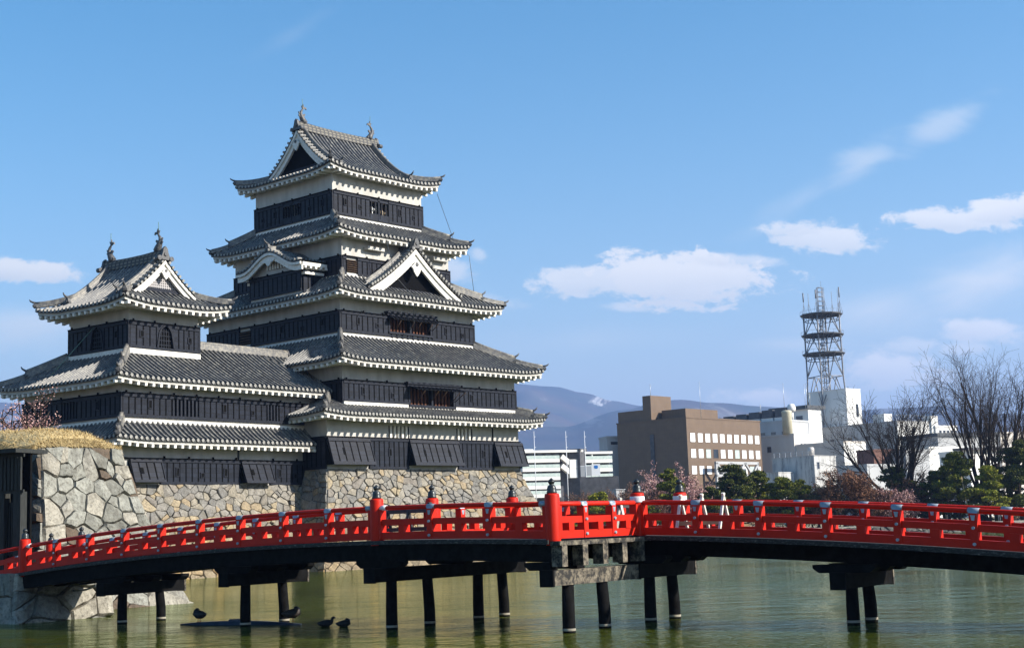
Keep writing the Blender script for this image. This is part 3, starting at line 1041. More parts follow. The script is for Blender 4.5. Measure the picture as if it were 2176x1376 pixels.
# storey 2 (and the plaster storey above its boards)
wall_ring(keep, F2, 10.6, 14.45, openings={'R': [(6.4, 11.25, 11.55, 13.0)]})
fR, fL = faces_of(F2)['R'][0], faces_of(F2)['L'][0]
clad(keep, fR, 0, 18.29, 11.62, 13.10, gaps=[(6.35, 11.3)], holes=ports(0.4, 6.2, 2, 12.35) + ports(11.5, 18.1, 2, 12.3))
clad(keep, fL, 0, 19.7, 10.9, 13.10)
clad(keep, faces_of(F2)['B'][0], 0, 19.7, 11.62, 13.10)
corner_posts(keep, F2, 11.62, 13.1)
def big_window(fR, s0, s1, z0, z1, roof_z, awn):
    w = barred(keep, fR, s0, s1, z0, z1, 13, M_REDWOOD, bw=.45, depth=-.55, out=-.25, name="window")
    q = MB()
    for s in (s0, (s0 + s1) / 2, s1):
        fR.box(q, s - .09, s + .09, -.2, .12, z0, z1)
    fR.box(q, s0 - .1, s1 + .1, .0, .2, z0 - .16, z0)
    fR.box(q, s0 - .35, s1 + .35, .0, .30, z1, z1 + .16)
    fR.box(q, s0 - .42, s1 + .42, .0, .42, z1 + .16, z1 + .30)
    n = 8
    for k in range(n):
        s = s0 + (s1 - s0) * (k + .5) / n
        fR.box(q, s - .04, s + .04, .0, .13, z0 - .5, z0 - .16)
    q.build("window_frame", [M_RAILWOOD], w)
    f = fR.f
    a = MB()
    o2, zt2 = awn
    th = .05
    a.hexa([f(s0 - .15, .16, z1 - .02), f(s1 + .15, .16, z1 - .02), f(s1 + .15, o2, zt2), f(s0 - .15, o2, zt2),
            f(s0 - .15, .16, z1 + .04), f(s1 + .15, .16, z1 + .04), f(s1 + .15, o2, zt2 + th), f(s0 - .15, o2, zt2 + th)], 0)
    n = 11
    for k in range(n + 1):
        s = s0 - .12 + (s1 - s0 + .24) * k / n
        a.beam(Vector(f(s, .16, z1 + .06)), Vector(f(s, o2, zt2 + .07)), .10, .06, 1)
    a.build("awning_shutter", [M_BATTEN, M_RAILWOOD], w)
    p = MB()
    for s in (s0 + .6, s0 + 2.0, (s0 + s1) / 2 + .5, s1 - .5):
        p.tube([f(s, .12, z0 + .1), f(s + .1, o2 - .05, zt2)], .03, 5)
    p.tube([f(s1 + .1, .14, z0 + .4), f(s1 + .15, o2, zt2)], .03, 5)
    p.build("prop", [M_TAN], w)
big_window(fR, 6.45, 11.2, 11.62, 12.95, 0, (1.15, 12.62))
# roof 2
sk2 = Skirt((-1.6, -1.75, 20.0, 21.4), F4, 14.45, 2.2, .26, 1.65, .25)
roof_storey(keep, sk2)
# storeys 3-4
wall_ring(keep, F4, 16.3, 19.8, openings={'R': [(6.45, 11.0, 17.2, 18.5)]})
fR, fL = faces_of(F4)['R'][0], faces_of(F4)['L'][0]
clad(keep, fR, F4[0], F4[2], 16.92, 18.43, gaps=[(6.4, 11.05)], holes=ports(2.4, 6.2, 2, 17.75) + ports(11.6, 15.4, 2, 17.7))
clad(keep, fL, F4[1], F4[3], 16.92, 18.43, gaps=[(12.2, 13.6)], holes=ports(2.6, 12, 4, 17.75))
barred(keep, fL, 12.25, 13.55, 17.15, 18.2, 5, M_TAN, True, depth=.02, out=.12)
clad(keep, faces_of(F4)['B'][0], F4[1], F4[3], 16.92, 18.43)
corner_posts(keep, F4, 16.92, 18.43)
m = MB(); fR.box(m, 6.35, 11.1, 0, .12, 16.92, 17.0); m.build("window_apron", [M_BOARD], keep)
big_window(fR, 6.5, 10.95, 17.28, 18.48, 0, (.75, 18.12))
# roof 3
sk3 = Skirt((.2, .4, 17.9, 19.2), F5, 19.70, 1.55, .26, 1.55, .2)
roof_storey(keep, sk3)
# storey 5
wall_ring(keep, F5, 20.9, 24.4)
fR, fL = faces_of(F5)['R'][0], faces_of(F5)['L'][0]
clad(keep, fR, F5[0], F5[2], 21.3, 22.65, gaps=[(2.75, 3.85)])
barred(keep, fR, 2.8, 3.8, 21.5, 22.45, 6, M_TAN, True, depth=.02, out=.14, bw=.34)
clad(keep, fL, F5[1], F5[3], 21.3, 22.65)
corner_posts(keep, F5, 21.3, 22.65)
for a, b in ((4.6, 6.3), (11.6, 13.2)):
    m = MB(); fR.box(m, a, b, 0, .5, 23.35, 23.6); m.build('bracket', [M_PLASTER], keep)
# roof 4
sk4 = Skirt((1.0, 1.2, 14.9, 16.4), F6, 24.36, 1.66, .30, 1.35, .22)
roof_storey(keep, sk4)
# storey 6
wall_ring(keep, F6, 25.6, 29.75, openings={'R': [(6.97, 7.76, 26.8, 27.78), (8.04, 8.88, 26.8, 27.78)], 'L': [(7.88, 8.78, 26.8, 27.7), (9.02, 9.92, 26.8, 27.7)]})
fR, fL = faces_of(F6)['R'][0], faces_of(F6)['L'][0]
clad(keep, fR, F6[0], F6[2], 26.28, 28.04, gaps=[(6.95, 7.78), (8.02, 8.9)], holes=ports(3.6, 6.7, 2, 27.25) + ports(9.4, 12.4, 2, 27.2))
for a, b in ((6.97, 7.76), (8.04, 8.88)):
    w = barred(keep, fR, a, b, 26.8, 27.78, 2, M_RAILWOOD, bw=.16, depth=-.5, out=.06)
    m = MB(); fR.box(m, a - .03, b + .03, 0, .12, 26.28, 26.8); m.build("window_sill", [M_BOARD], w); m = MB(); fR.box(m, a - .03, b + .03, 0, .12, 27.78, 28.03); m.build("window_head", [M_BOARD], w)
clad(keep, fL, F6[1], F6[3], 26.28, 28.04, gaps=[(7.85, 8.8), (9.0, 9.95)], holes=ports(4.6, 7.6, 2, 27.2) + ports(10.2, 13.2, 2, 27.2))
for a, b in ((7.88, 8.78), (9.02, 9.92)):
    w = barred(keep, fL, a, b, 26.8, 27.7, 3, M_RAILWOOD, bw=.16, depth=-.5, out=.06)
    m = MB(); fL.box(m, a - .03, b + .03, 0, .12, 26.28, 26.8); m.build("window_sill", [M_BOARD], w); m = MB(); fL.box(m, a - .03, b + .03, 0, .12, 27.7, 28.03); m.build("window_head", [M_BOARD], w)
clad(keep, faces_of(F6)['B'][0], F6[1], F6[3], 26.28, 28.04)
corner_posts(keep, F6, 26.28, 28.04)
# top roof
irimoya(keep, lambda x, y, z: Vector((x, y, z)), (2.05, 3.15, 13.8, 14.6), 29.68, .2027, .0933, 2.3, .75, 1.15, .38, M_BATTEN)
# triangular dormer gable on the right face
def chidori():
    xc, hw, zr, yv, yb = 8.45, 4.75, 23.75, 1.55, 2.7
    zf = lambda w: zr - (.93 * abs(w) - .042 * w * w)
    mb = MB(); N = 10
    for sgn in (-1, 1):
        for k in range(N):
            w1, w2 = hw * 1.06 * k / N, hw * 1.06 * (k + 1) / N
            mb.poly([(xc + sgn * w1, yv - .75, zf(w1) + .12), (xc + sgn * w2, yv - .75, zf(w2) + .12), (xc + sgn * w2, yb, zf(w2) + .12), (xc + sgn * w1, yb, zf(w1) + .12)], 0)
            mb.poly([(xc + sgn * w1, yv - .75, zf(w1)), (xc + sgn * w2, yv - .75, zf(w2)), (xc + sgn * w2, yb, zf(w2)), (xc + sgn * w1, yb, zf(w1))], 0)
            mb.poly([(xc + sgn * w1, yv - .75, zf(w1)), (xc + sgn * w2, yv - .75, zf(w2)), (xc + sgn * w2, yv - .75, zf(w2) + .12), (xc + sgn * w1, yv - .75, zf(w1) + .12)], 0)
        for j in range(6):
            y = yv - .35 + j * .33
            rib(mb, [Vector((xc + sgn * hw * k / N, y, zf(hw * k / N) + .12)) for k in range(N + 1)], Vector((0, 1, 0)))
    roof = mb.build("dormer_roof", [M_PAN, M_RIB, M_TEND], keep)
    for sgn in (-1, 1):
        vt = MB(); n = 17
        for k in range(n):
            w = .2 + (hw - .1) * (k + .5) / n
            vt.tube([(xc + sgn * w, yv - .45, zf(w) + .22), (xc + sgn * w, yv - .9, zf(w) + .16)], .115, 6, 0, False)
        vt.build("verge_tiles", [M_TEND], roof)
    rd = MB(); pts = [Vector((xc, yv - .75 + k * .5, zr + .1)) for k in range(5)]
    ridge_bar(rd, pts, .4, .38, .13)
    r = rd.build("dormer_ridge", [M_RIDGE], roof)
    e = MB(); end_tile(e, pts[0] + Vector((0, 0, -.15)), Vector((0, -1, 0)), .52, .75, False)
    for q in (-.4, .4):
        e2 = MB(); e2.tube([pts[0] + Vector((q, .1, -.2)), pts[0] + Vector((q, -.15, -.2))], .16, 8); e2.build("scroll_tile", [M_ORNA], roof)
    e.build("ridge_end_tile", [M_ORNA], roof)
    for sgn in (-1, 1):
        dr = MB(); pp = [Vector((xc + sgn * hw * (.2 + .75 * k / 6), yv + .15, zf(hw * (.2 + .75 * k / 6)) + .14)) for k in range(7)]
        ridge_bar(dr, pp, .30, .28, .11)
        dr.build("descending_ridge", [M_RIDGE], roof)
        e = MB(); end_tile(e, pp[-1], Vector((sgn, -.2, 0)), .34, .4); e.build("ridge_end_tile", [M_ORNA], roof)
    fl = MB()
    fl.beam((xc - hw * .98, yv - .42, zf(hw) + .16), (xc - hw * .5, yv - .42, zf(hw * .5) + .16), .2, .03)
    fl.build("copper_valley", [M_COPPER], roof)
    gable(keep, lambda y, x, z: Vector((y, yv - x, z)), xc, hw, zf, .75, M_BATTEN, scale=1.15)
chidori()
# curved-gable dormer on the left face
def karahafu():
    yc, hw, hb = 7.75, 3.0, 3.75
    xb, xw, xe = -.35, .5, 2.45
    def zc(w):   # undulating gable line
        u = min(1, abs(w) / hb)
        return 22.32 + 1.18 * (0.5 + 0.5 * cos(pi * min(1, u / .86))) + .06 * max(0, u - .86)
    wl = MB()
    for (x0, y0, x1, y1) in ((xw, yc - hw, xw, yc + hw), (xw, yc - hw, xe, yc - hw), (xw, yc + hw, xe, yc + hw)):
        wl.poly([(x0, y0, 20.0), (x1, y1, 20.0), (x1, y1, 22.3), (x0, y0, 22.3)])
    N = 16
    for k in range(N):
        a, b = -hw + 2 * hw * k / N, -hw + 2 * hw * (k + 1) / N
        wl.poly([(xw, yc + a, 22.3), (xw, yc + b, 22.3), (xw, yc + b, max(22.3, zc(b) - .2)), (xw, yc + a, max(22.3, zc(a) - .2))])
    d = wl.build("dormer_wall", [M_PLASTER], keep)
    fc = Face(lambda s, o, z: (xw - o, s, z)); fs = Face(lambda s, o, z: (s, yc - hw - o, z)); fs2 = Face(lambda s, o, z: (s, yc + hw + o, z))
    clad(d, fc, yc - hw, yc + hw, 20.2, 21.75, sp=.56)
    clad(d, fs, xw, xe, 20.0, 21.75, cap=False); clad(d, fs2, xw, xe, 20.0, 21.75, cap=False)
    barred(d, fc, yc - 1.5, yc + 1.0, 22.2, 22.85, 8, M_WHITE, depth=.01, out=.14)
    mb = MB()
    M_ = 24
    for k in range(M_):
        a, b = -hb + 2 * hb * k / M_, -hb + 2 * hb * (k + 1) / M_
        for dz in (.0, -.14):
            mb.poly([(xb, yc + a, zc(a) + dz), (xb, yc + b, zc(b) + dz), (xe, yc + b, zc(b) + dz), (xe, yc + a, zc(a) + dz)], 0)
        mb.poly([(xb, yc + a, zc(a) - .14), (xb, yc + b, zc(b) - .14), (xb, yc + b, zc(b)), (xb, yc + a, zc(a))], 0)
    for j in range(8):
        x = xb + .45 + j * .33
        rib(mb, [Vector((x, yc - hb + 2 * hb * k / M_, zc(-hb + 2 * hb * k / M_))) for k in range(M_ + 1)], Vector((1, 0, 0)))
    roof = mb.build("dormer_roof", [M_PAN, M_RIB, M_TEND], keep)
    vt = MB()
    for k in range(20):
        w = -hb + .2 + (2 * hb - .4) * k / 19
        vt.tube([(xb + .4, yc + w, zc(w) + .09), (xb - .08, yc + w, zc(w) + .06)], .10, 6, 0, False)
    vt.build("verge_tiles", [M_TEND], roof)
    rd = MB(); pts = [Vector((xb + .1 + k * .55, yc, zc(0))) for k in range(5)]
    ridge_bar(rd, pts, .36, .3, .12); rd.build("dormer_ridge", [M_RIDGE], roof)
    e = MB(); end_tile(e, pts[0], Vector((-1, 0, 0)), .45, .55); e.build("ridge_end_tile", [M_ORNA], roof)
    bb = MB()
    for (xa, x2, off, h) in ((xb + .02, xb + .16, .14, .2), (xb + .18, xb + .32, .36, .36)):
        for k in range(M_):
            a, b = -hb + 2 * hb * k / M_, -hb + 2 * hb * (k + 1) / M_
            za, zb = zc(a) - off, zc(b) - off
            bb.hexa([(xa, yc + a, za - h), (xa, yc + b, zb - h), (x2, yc + b, zb - h), (x2, yc + a, za - h), (xa, yc + a, za), (xa, yc + b, zb), (x2, yc + b, zb), (x2, yc + a, za)], 0)
    b_ = bb.build("bargeboard", [M_WHITE], keep)
    o = MB()
    prof = [(-.75, .0), (-.5, -.12), (-.3, -.16), (-.15, -.36), (0, -.42), (.15, -.36), (.3, -.16), (.5, -.12), (.75, 0), (.4, .12), (-.4, .12)]
    pa = [(xb + .1, yc + y, zc(0) - .72 + z) for y, z in prof]; pb = [(xb + .22, yc + y, zc(0) - .72 + z) for y, z in prof]
    o.poly(pa); o.poly(pb[::-1])
    for i in range(len(pa)):
        j = (i + 1) % len(pa); o.poly([pa[i], pb[i], pb[j], pa[j]])
    o.build("gable_pendant", [M_WHITE], keep)
    for sg in (-1, 1):   # side eaves
        s = MB(); y = yc + sg * hb
        s.box((xb + .3, min(y, y - sg * .12), zc(hb) - .40), (xe, max(y, y - sg * .12), zc(hb) - .14))
        for k in range(5):
            x = xb + .55 + k * .5
            s.box((x - .09, min(y + sg * .04, y - sg * .7), zc(hb) - .58), (x + .09, max(y + sg * .04, y - sg * .7), zc(hb) - .40))
        s.box((xb + .8, min(y - sg * .75, y - sg * .35), zc(hb) - .95), (xe, max(y - sg * .75, y - sg * .35), zc(hb) - .75))
        s.build("eave_rafters", [M_WHITE], roof)
karahafu()
# earthing cable from the top eave down to the third roof
m = MB(); m.tube([(13.6, 3.4, 29.2), (14.35, 2.3, 25.0), (15.0, 1.4, 24.0), (15.6, 1.5, 20.6)], .02, 5); m.build("earthing_cable", [M_ROD], keep)
m = MB(); m.tube([(5.5, 1.0, 24.1), (6.2, .8, 21.3), (7.6, .35, 19.8), (8.3, 1.1, 17.4)], .02, 5); m.build("earthing_cable", [M_ROD], keep)

# ---------------------------------------------------------------- lower turret with its linking gallery
tur = thing("castle_turret", "lower castle turret with bell-shaped windows, joined to the tall keep by a tiled gallery", "castle",
            (-24.19, 87.54, 0), radians(90 - 36.6))
T2 = (0, 0, 17.5, 10.0); T3 = (2.0, 1.85, 7.72, 7.9)
wall_ring(tur, T2, 5.85, 12.3, openings={'R': [(3.85, 6.05, 10.2, 11.3), (12.05, 13.2, 10.2, 11.3)], 'L': [(4.3, 5.85, 10.2, 11.3)]})
tR, tL = faces_of(T2)['R'][0], faces_of(T2)['L'][0]
clad(tur, tR, 2.95, 9.55, 5.87, 7.45, holes=ports(3.3, 9.3, 3, 6.6))
clad(tur, tR, 12.3, 17.4, 5.87, 7.45, holes=ports(12.4, 15.4, 2, 6.6))
stone_drop(tur, tR, .5, 2.92, 5.98, 7.42, .5, 1)
stone_drop(tur, tR, 9.6, 12.2, 5.95, 7.42, .55, 1)
m = MB(); tR.box(m, 0, 17, .0, .2, 7.45, 7.52); m.build("sill_rail", [M_BATTEN], tur)
m = MB(); tR.box(m, 9.45, 9.57, 0, .05, 7.52, 8.6); m.build("downpipe", [M_RAILWOOD], tur)
clad(tur, tL, 0, 10, 5.87, 7.45)
clad(tur, tR, 0, 17.4, 10.02, 11.47, gaps=[(3.85, 6.05), (12.05, 13.2)], holes=ports(.6, 3.6, 1, 10.8) + ports(7.0, 12.0, 2, 10.8))
clad(tur, tL, 0, 10, 10.02, 11.47, gaps=[(4.3, 5.85)], holes=ports(.4, 4.0, 1, 10.8) + ports(6.4, 9.6, 1, 10.8))
for f_, a, b, n in ((tR, 3.85, 6.05, 7), (tR, 12.05, 13.2, 4), (tL, 4.3, 5.85, 5)):
    w = barred(tur, f_, a, b, 10.2, 11.3, n, M_RAILWOOD, bw=.45, out=.1)
    m = MB(); f_.box(m, a - .03, b + .03, 0, .14, 10.02, 10.2); m.build("window_sill", [M_RAILWOOD], w); m = MB(); f_.box(m, a - .03, b + .03, 0, .14, 11.3, 11.46); m.build("window_head", [M_RAILWOOD], w)
for z0, z1 in ((10.02, 11.47), (5.87, 7.45)):
    corner_posts(tur, (0, 0, 30, 10), z0, z1, xs=(0,))
# lower roof (pent roof along the first storey)
s1_ = Skirt((-1.5, -1.5, 19.0, 11.5), (0, 0, 17.5, 10), 8.58, 1.17, .16, 1.5, .2)
roof_storey(tur, s1_, 'RL', {'R': (-9, 17.3)}, (('R', 0),))
# main lower roof: turret skirt plus gallery roof with its own ridge
s2_ = Skirt((-1.25, -1.25, 19.0, 11.2), (3.4, 3.4, 14.3, 6.55), 12.36, 2.9, .2, 1.25, .15)
mb, ev = MB(), MB()
for sd in 'RLF':
    s2_.slope(mb, sd, (-9, 17.2) if sd != 'L' else None, 7); s2_.eave(ev, sd, (-9, 17.2) if sd != 'L' else None)
# top run of the gallery roof: straight to the ridge at y = 3.4
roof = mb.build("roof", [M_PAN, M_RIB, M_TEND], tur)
ev.build("eave_rafters", [M_WHITE, M_SOFFIT, M_PLASTER], roof)
hip_ridge(lambda t: s2_.p('R', -1.25 + 4.65 * t * .68, t * .68), roof)
hip_ridge(lambda t: s2_.p('F', -1.25 + 4.65 * t * .68, t * .68), roof)
ext = MB()   # gallery roof beyond the skirt's own far hip
ns = 12
def zg(d): return s2_.zt(d / 4.65)
for k in range(ns):
    x = 7.6 + (17.6 - 7.6) * k / ns; x2 = 7.6 + (17.6 - 7.6) * (k + 1) / ns
    for j in range(6):
        d0, d1 = 4.65 * j / 6, 4.65 * (j + 1) / 6
        ext.poly([(x, -1.25 + d0, zg(d0) - .015), (x2, -1.25 + d0, zg(d0) - .015), (x2, -1.25 + d1, zg(d1) - .015), (x, -1.25 + d1, zg(d1) - .015)], 0)
        ext.poly([(x, 8.05 - d0, zg(d0)), (x2, 8.05 - d0, zg(d0)), (x2, 8.05 - d1, zg(d1)), (x, 8.05 - d1, zg(d1))], 0)
n = 14
for k in range(n):
    q = 14.2 + k * RIBSP
    if q > 17.5: break
    te0 = max(0, (19.0 - q) / 4.7)
    rib(ext, [Vector((q, -1.25 + 4.65 * (te0 + (1 - te0) * j / 5), zg(4.65 * (te0 + (1 - te0) * j / 5)))) for j in range(6)], Vector((1, 0, 0)))
ext.build("gallery_roof", [M_PAN, M_RIB], tur)
rd = MB(); ridge_bar(rd, [Vector((7.5 + k, 3.4, 15.2)) for k in range(11)], .4, .42, .13)
r = rd.build("gallery_ridge", [M_RIDGE], tur)
e = MB(); end_tile(e, (17.5, 3.4, 15.2), Vector((1, 0, 0)), .45, .6); e.build("ridge_end_tile", [M_ORNA], r)
fl = MB(); flashing(fl, T3, 14.40, 'RLB', .22, .11); fl.build("flashing", [M_WHITE], roof)
# top storey
wall_ring(tur, T3, 13.6, 17.55)
tR, tL = faces_of(T3)['R'][0], faces_of(T3)['L'][0]
clad(tur, tR, T3[0], T3[2], 14.66, 16.34, gaps=[(4.15, 5.55)], sp=.48, holes=[(2.95, 15.6, .22, .36), (6.9, 15.45, .24, .32)])
clad(tur, tL, T3[1], T3[3], 14.66, 16.34, gaps=[(4.2, 5.6)], sp=.5, holes=[(2.95, 15.6, .22, .4), (6.8, 15.4, .22, .36)])
clad(tur, faces_of(T3)['B'][0], T3[1], T3[3], 14.66, 16.34)
corner_posts(tur, T3, 14.66, 16.34)
def bell_window(f_, c):
    "cusped bell-shaped window with lattice"
    m = MB(); f_.box(m, c - .7, c + .7, .0, .03, 14.66, 16.34, 0)
    w = m.build("bell_window", [M_HOLE], tur)
    prof = [(.62, 14.8), (.56, 15.15), (.50, 15.5), (.44, 15.8), (.30, 16.05), (.13, 16.18), (0, 16.27)]
    q = MB()
    def strip(pr, sgn):
        for i in range(len(pr) - 1):
            (a, za), (b, zb) = pr[i], pr[i + 1]
            f = f_.f
            q.hexa([f(c + sgn * a, .03, za), f(c + sgn * .72, .03, za), f(c + sgn * .72, .15, za), f(c + sgn * a, .15, za),
                    f(c + sgn * b, .03, zb), f(c + sgn * .72, .03, zb), f(c + sgn * .72, .15, zb), f(c + sgn * b, .15, zb)], 0)
            q.hexa([f(c + sgn * a, .15, za), f(c + sgn * (a + .13), .15, za), f(c + sgn * (a + .13), .21, za), f(c + sgn * a, .21, za),
                    f(c + sgn * b, .15, zb), f(c + sgn * (b + .13), .15, zb), f(c + sgn * (b + .13), .21, zb), f(c + sgn * b, .21, zb)], 1)
    strip(prof, 1); strip(prof, -1)
    f_.box(q, c - .72, c + .72, .03, .17, 14.66, 14.8, 1); f_.box(q, c - .72, c + .72, .03, .16, 16.27, 16.34, 1)
    q.build("window_frame", [M_BOARD, M_RAILWOOD], w)
    l = MB()
    for x in (-.3, -.1, .1, .3): f_.box(l, c + x - .025, c + x + .025, .05, .09, 14.8, 16.05)
    for z in (15.0, 15.3, 15.6, 15.9): f_.box(l, c - .5, c + .5, .055, .085, z - .025, z + .025)
    l.build("lattice", [M_RAILWOOD], w)
bell_window(tR, 4.86); bell_window(tL, 4.9)
# lattice for the gable wall
M_LATT, nt, b = new_mat("gable_lattice")
t = nd(nt, 'ShaderNodeTexCoord'); sp = nd(nt, 'ShaderNodeSeparateXYZ'); nt.links.new(t.outputs['Object'], sp.inputs[0])
fx = math_n(nt, 'LESS_THAN', math_n(nt, 'FRACT', math_n(nt, 'DIVIDE', sp.outputs[0], .16)), .38)
fz = math_n(nt, 'LESS_THAN', math_n(nt, 'FRACT', math_n(nt, 'DIVIDE', sp.outputs[2], .16)), .38)
c = mixrgb(nt, math_n(nt, 'MAXIMUM', fx, fz), (.012, .012, .014), (.36, .34, .34))
nt.links.new(c, b.inputs['Base Color']); b.inputs['Roughness'].default_value = .7
irimoya(tur, lambda x, y, z: Vector((y, x, z)), (.25, .4, 9.5, 9.3), 17.45, .411, .0743, 1.93, .5, 1.6, .34, M_LATT, .72)
m = MB(); m.tube([(1.85, 5.2, 16.3), (-.4, 6.6, 13.1)], .025, 5); m.build("earthing_cable", [M_COPPER], tur)
# ---------------------------------------------------------------- dry-stone walls
def stone_mat(name, stops, scale=1.0, moss=(.06, .06, .035), mossamt=.35, ochre=False):
    m, nt, b = new_mat(name)
    g = nd(nt, 'ShaderNodeNewGeometry')
    base = ramp(nt, g.outputs['Random Per Island'], stops, 'CONSTANT')
    n1 = tex(nt, 3.2 * scale, 7, .68); n2 = tex(nt, 11 * scale, 4, .6); n3 = tex(nt, .9 * scale, 6, .65, (1.6, 1.6, .5))
    hsv = nd(nt, 'ShaderNodeHueSaturation')
    nt.links.new(base, hsv.inputs['Color'])
    nt.links.new(math_n(nt, 'ADD', math_n(nt, 'MULTIPLY', n1, 1.7), .12), hsv.inputs['Value'])
    c = mixrgb(nt, ramp(nt, n2, [(.5, 0.0), (.68, .65)]), hsv.outputs[0], (.075, .068, .055))
    c = mixrgb(nt, math_n(nt, 'MULTIPLY', ramp(nt, n3, [(.48, 0.0), (.72, 1.0)]), mossamt), c, moss)
    if ochre:   # the lower courses are yellower stone
        g2 = nd(nt, 'ShaderNodeSeparateXYZ'); nt.links.new(g.outputs['Position'], g2.inputs[0])
        zz = math_n(nt, 'ADD', math_n(nt, 'DIVIDE', math_n(nt, 'SUBTRACT', 4.2, g2.outputs[2]), 2.2), math_n(nt, 'SUBTRACT', n3, .5), True)
        c = mixrgb(nt, math_n(nt, 'MULTIPLY', zz, .75), c, mixrgb(nt, 1.0, c, (1.12, .90, .58), 'MULTIPLY'))
    nt.links.new(c, b.inputs['Base Color'])
    b.inputs['Roughness'].default_value = .9
    b.inputs['Specular IOR Level'].default_value = .2
    bump(nt, b, math_n(nt, 'ADD', n1, math_n(nt, 'MULTIPLY', n2, .5)), .9, .09)
    return m
M_STONE = stone_mat("tan_grey_stone", [(0, (.21, .20, .18)), (.16, (.27, .24, .19)), (.3, (.175, .168, .155)), (.45, (.29, .23, .15)), (.56, (.23, .215, .19)), (.7, (.28, .255, .21)), (.8, (.20, .18, .155)), (.92, (.31, .255, .17))], ochre=True)
M_BIGSTONE = stone_mat("pale_grey_stone", [(0, (.27, .27, .235)), (.22, (.22, .22, .19)), (.38, (.31, .29, .24)), (.55, (.19, .19, .165)), (.70, (.12, .09, .065)), (.78, (.26, .25, .215)), (.93, (.27, .20, .125))], .8, (.05, .043, .033), .7)
M_GAP = simple("wall_core_earth", (.05, .045, .035), (.10, .085, .06), 6, .95, .1)
def voronoi_stones(L, H, cw, ch, rnd, jit=.47, merge=.2):
    "irregular polygons of mixed sizes filling L x H"
    nx, ny = max(2, round(L / cw)), max(2, round(H / ch))
    P_ = []
    for j in range(ny):
        for i in range(nx):
            if rnd.random() < merge: continue
            P_.append(((i + .5 + (.4 if j % 2 else 0) - .2 + rnd.uniform(-jit, jit)) * L / nx, (j + .5 + rnd.uniform(-jit, jit)) * H / ny, rnd.uniform(-.2, .2)))
            if rnd.random() < merge * .9:      # a chip stone wedged beside
                P_.append((P_[-1][0] + rnd.choice((-1, 1)) * cw * rnd.uniform(.3, .5), P_[-1][1] + rnd.choice((-1, 1)) * ch * rnd.uniform(.25, .5), -.4))
    asp = cw / ch
    R_ = 2.6 * cw
    bk = {}
    for k, p in enumerate(P_): bk.setdefault((int(p[0] // R_), int(p[1] * asp // R_)), []).append(k)
    cells = []
    for k, p in enumerate(P_):
        poly = [(0, 0), (L, 0), (L, H), (0, H)]
        bi, bj = int(p[0] // R_), int(p[1] * asp // R_)
        for di in (-1, 0, 1):
            for dj in (-1, 0, 1):
                for k2 in bk.get((bi + di, bj + dj), ()):
                    if k2 == k or len(poly) < 3: continue
                    q = P_[k2]
                    ax, ay, bx, by = p[0], p[1] * asp, q[0], q[1] * asp
                    nx_, ny_ = bx - ax, by - ay
                    d2 = nx_ * nx_ + ny_ * ny_
                    if d2 < 1e-6: continue
                    w = .5 + (p[2] - q[2]) * .32
                    mx, my = ax + nx_ * w, ay + ny_ * w
                    out = []
                    for a in range(len(poly)):
                        A, B_ = poly[a], poly[(a + 1) % len(poly)]
                        da = (A[0] - mx) * nx_ + (A[1] * asp - my) * ny_; db = (B_[0] - mx) * nx_ + (B_[1] * asp - my) * ny_
                        if da <= 0: out.append(A)
                        if (da < 0 < db) or (db < 0 < da):
                            t_ = da / (da - db); out.append((A[0] + (B_[0] - A[0]) * t_, A[1] + (B_[1] - A[1]) * t_))
                    poly = out
        if len(poly) >= 3: cells.append(poly)
    return cells
def coursed_stones(L, H, cw, ch, rnd):
    "large roughly squared blocks laid in uneven courses with wedge stones"
    cells = []
    z = 0.0
    lines = [0.0]
    while z < H - ch * .4:
        z += ch * rnd.uniform(.7, 1.35); lines.append(min(z, H))
    lines[-1] = H
    def zl(k, x):
        if k == 0 or k == len(lines) - 1: return lines[k]
        return lines[k] + .16 * ch * noise.noise(Vector((x * 1.1, k * 7.3, L))) * 2
    for k in range(len(lines) - 1):
        x = 0.0
        h = lines[k + 1] - lines[k]
        while x < L - .05:
            w = cw * rnd.uniform(.55, 1.5)
            if L - x - w < cw * .4: w = L - x
            x2 = x + w
            s0, s1 = (0 if x < .01 else rnd.uniform(-.12, .12) * h), (0 if x2 > L - .01 else rnd.uniform(-.12, .12) * h)
            a, b_, c_, d_ = (x - s0, zl(k, x)), (x2 - s1, zl(k, x2)), (x2 + s1, zl(k + 1, x2)), (x + s0, zl(k + 1, x))
            if rnd.random() < .22 and w > cw * .6:        # split off a small wedge
                f = rnd.uniform(.3, .7); m_ = (a[0] + (b_[0] - a[0]) * .72, a[1] + h * f)
                cells.append([a, (a[0] + (b_[0] - a[0]) * .7, zl(k, x + w * .7)), m_, (c_[0] - w * .22, c_[1]), d_])
                cells.append([(a[0] + (b_[0] - a[0]) * .74, zl(k, x + w * .74)), b_, (b_[0] * .5 + c_[0] * .5, a[1] + h * f), (m_[0] + .04 * w, m_[1])])
                cells.append([(m_[0] + .04 * w, m_[1] + .02), (b_[0] * .5 + c_[0] * .5, a[1] + h * f + .02), c_, (c_[0] - w * .2, c_[1])])
            elif rnd.random() < .3:
                q = h * rnd.uniform(.15, .3)
                cells.append([(a[0] + q, a[1]), b_, (b_[0], b_[1] + q), c_, (d_[0] + q, d_[1]), (d_[0], d_[1] - q), (a[0], a[1] + q)])
            else: cells.append([a, b_, c_, d_])
            x = x2
    return cells
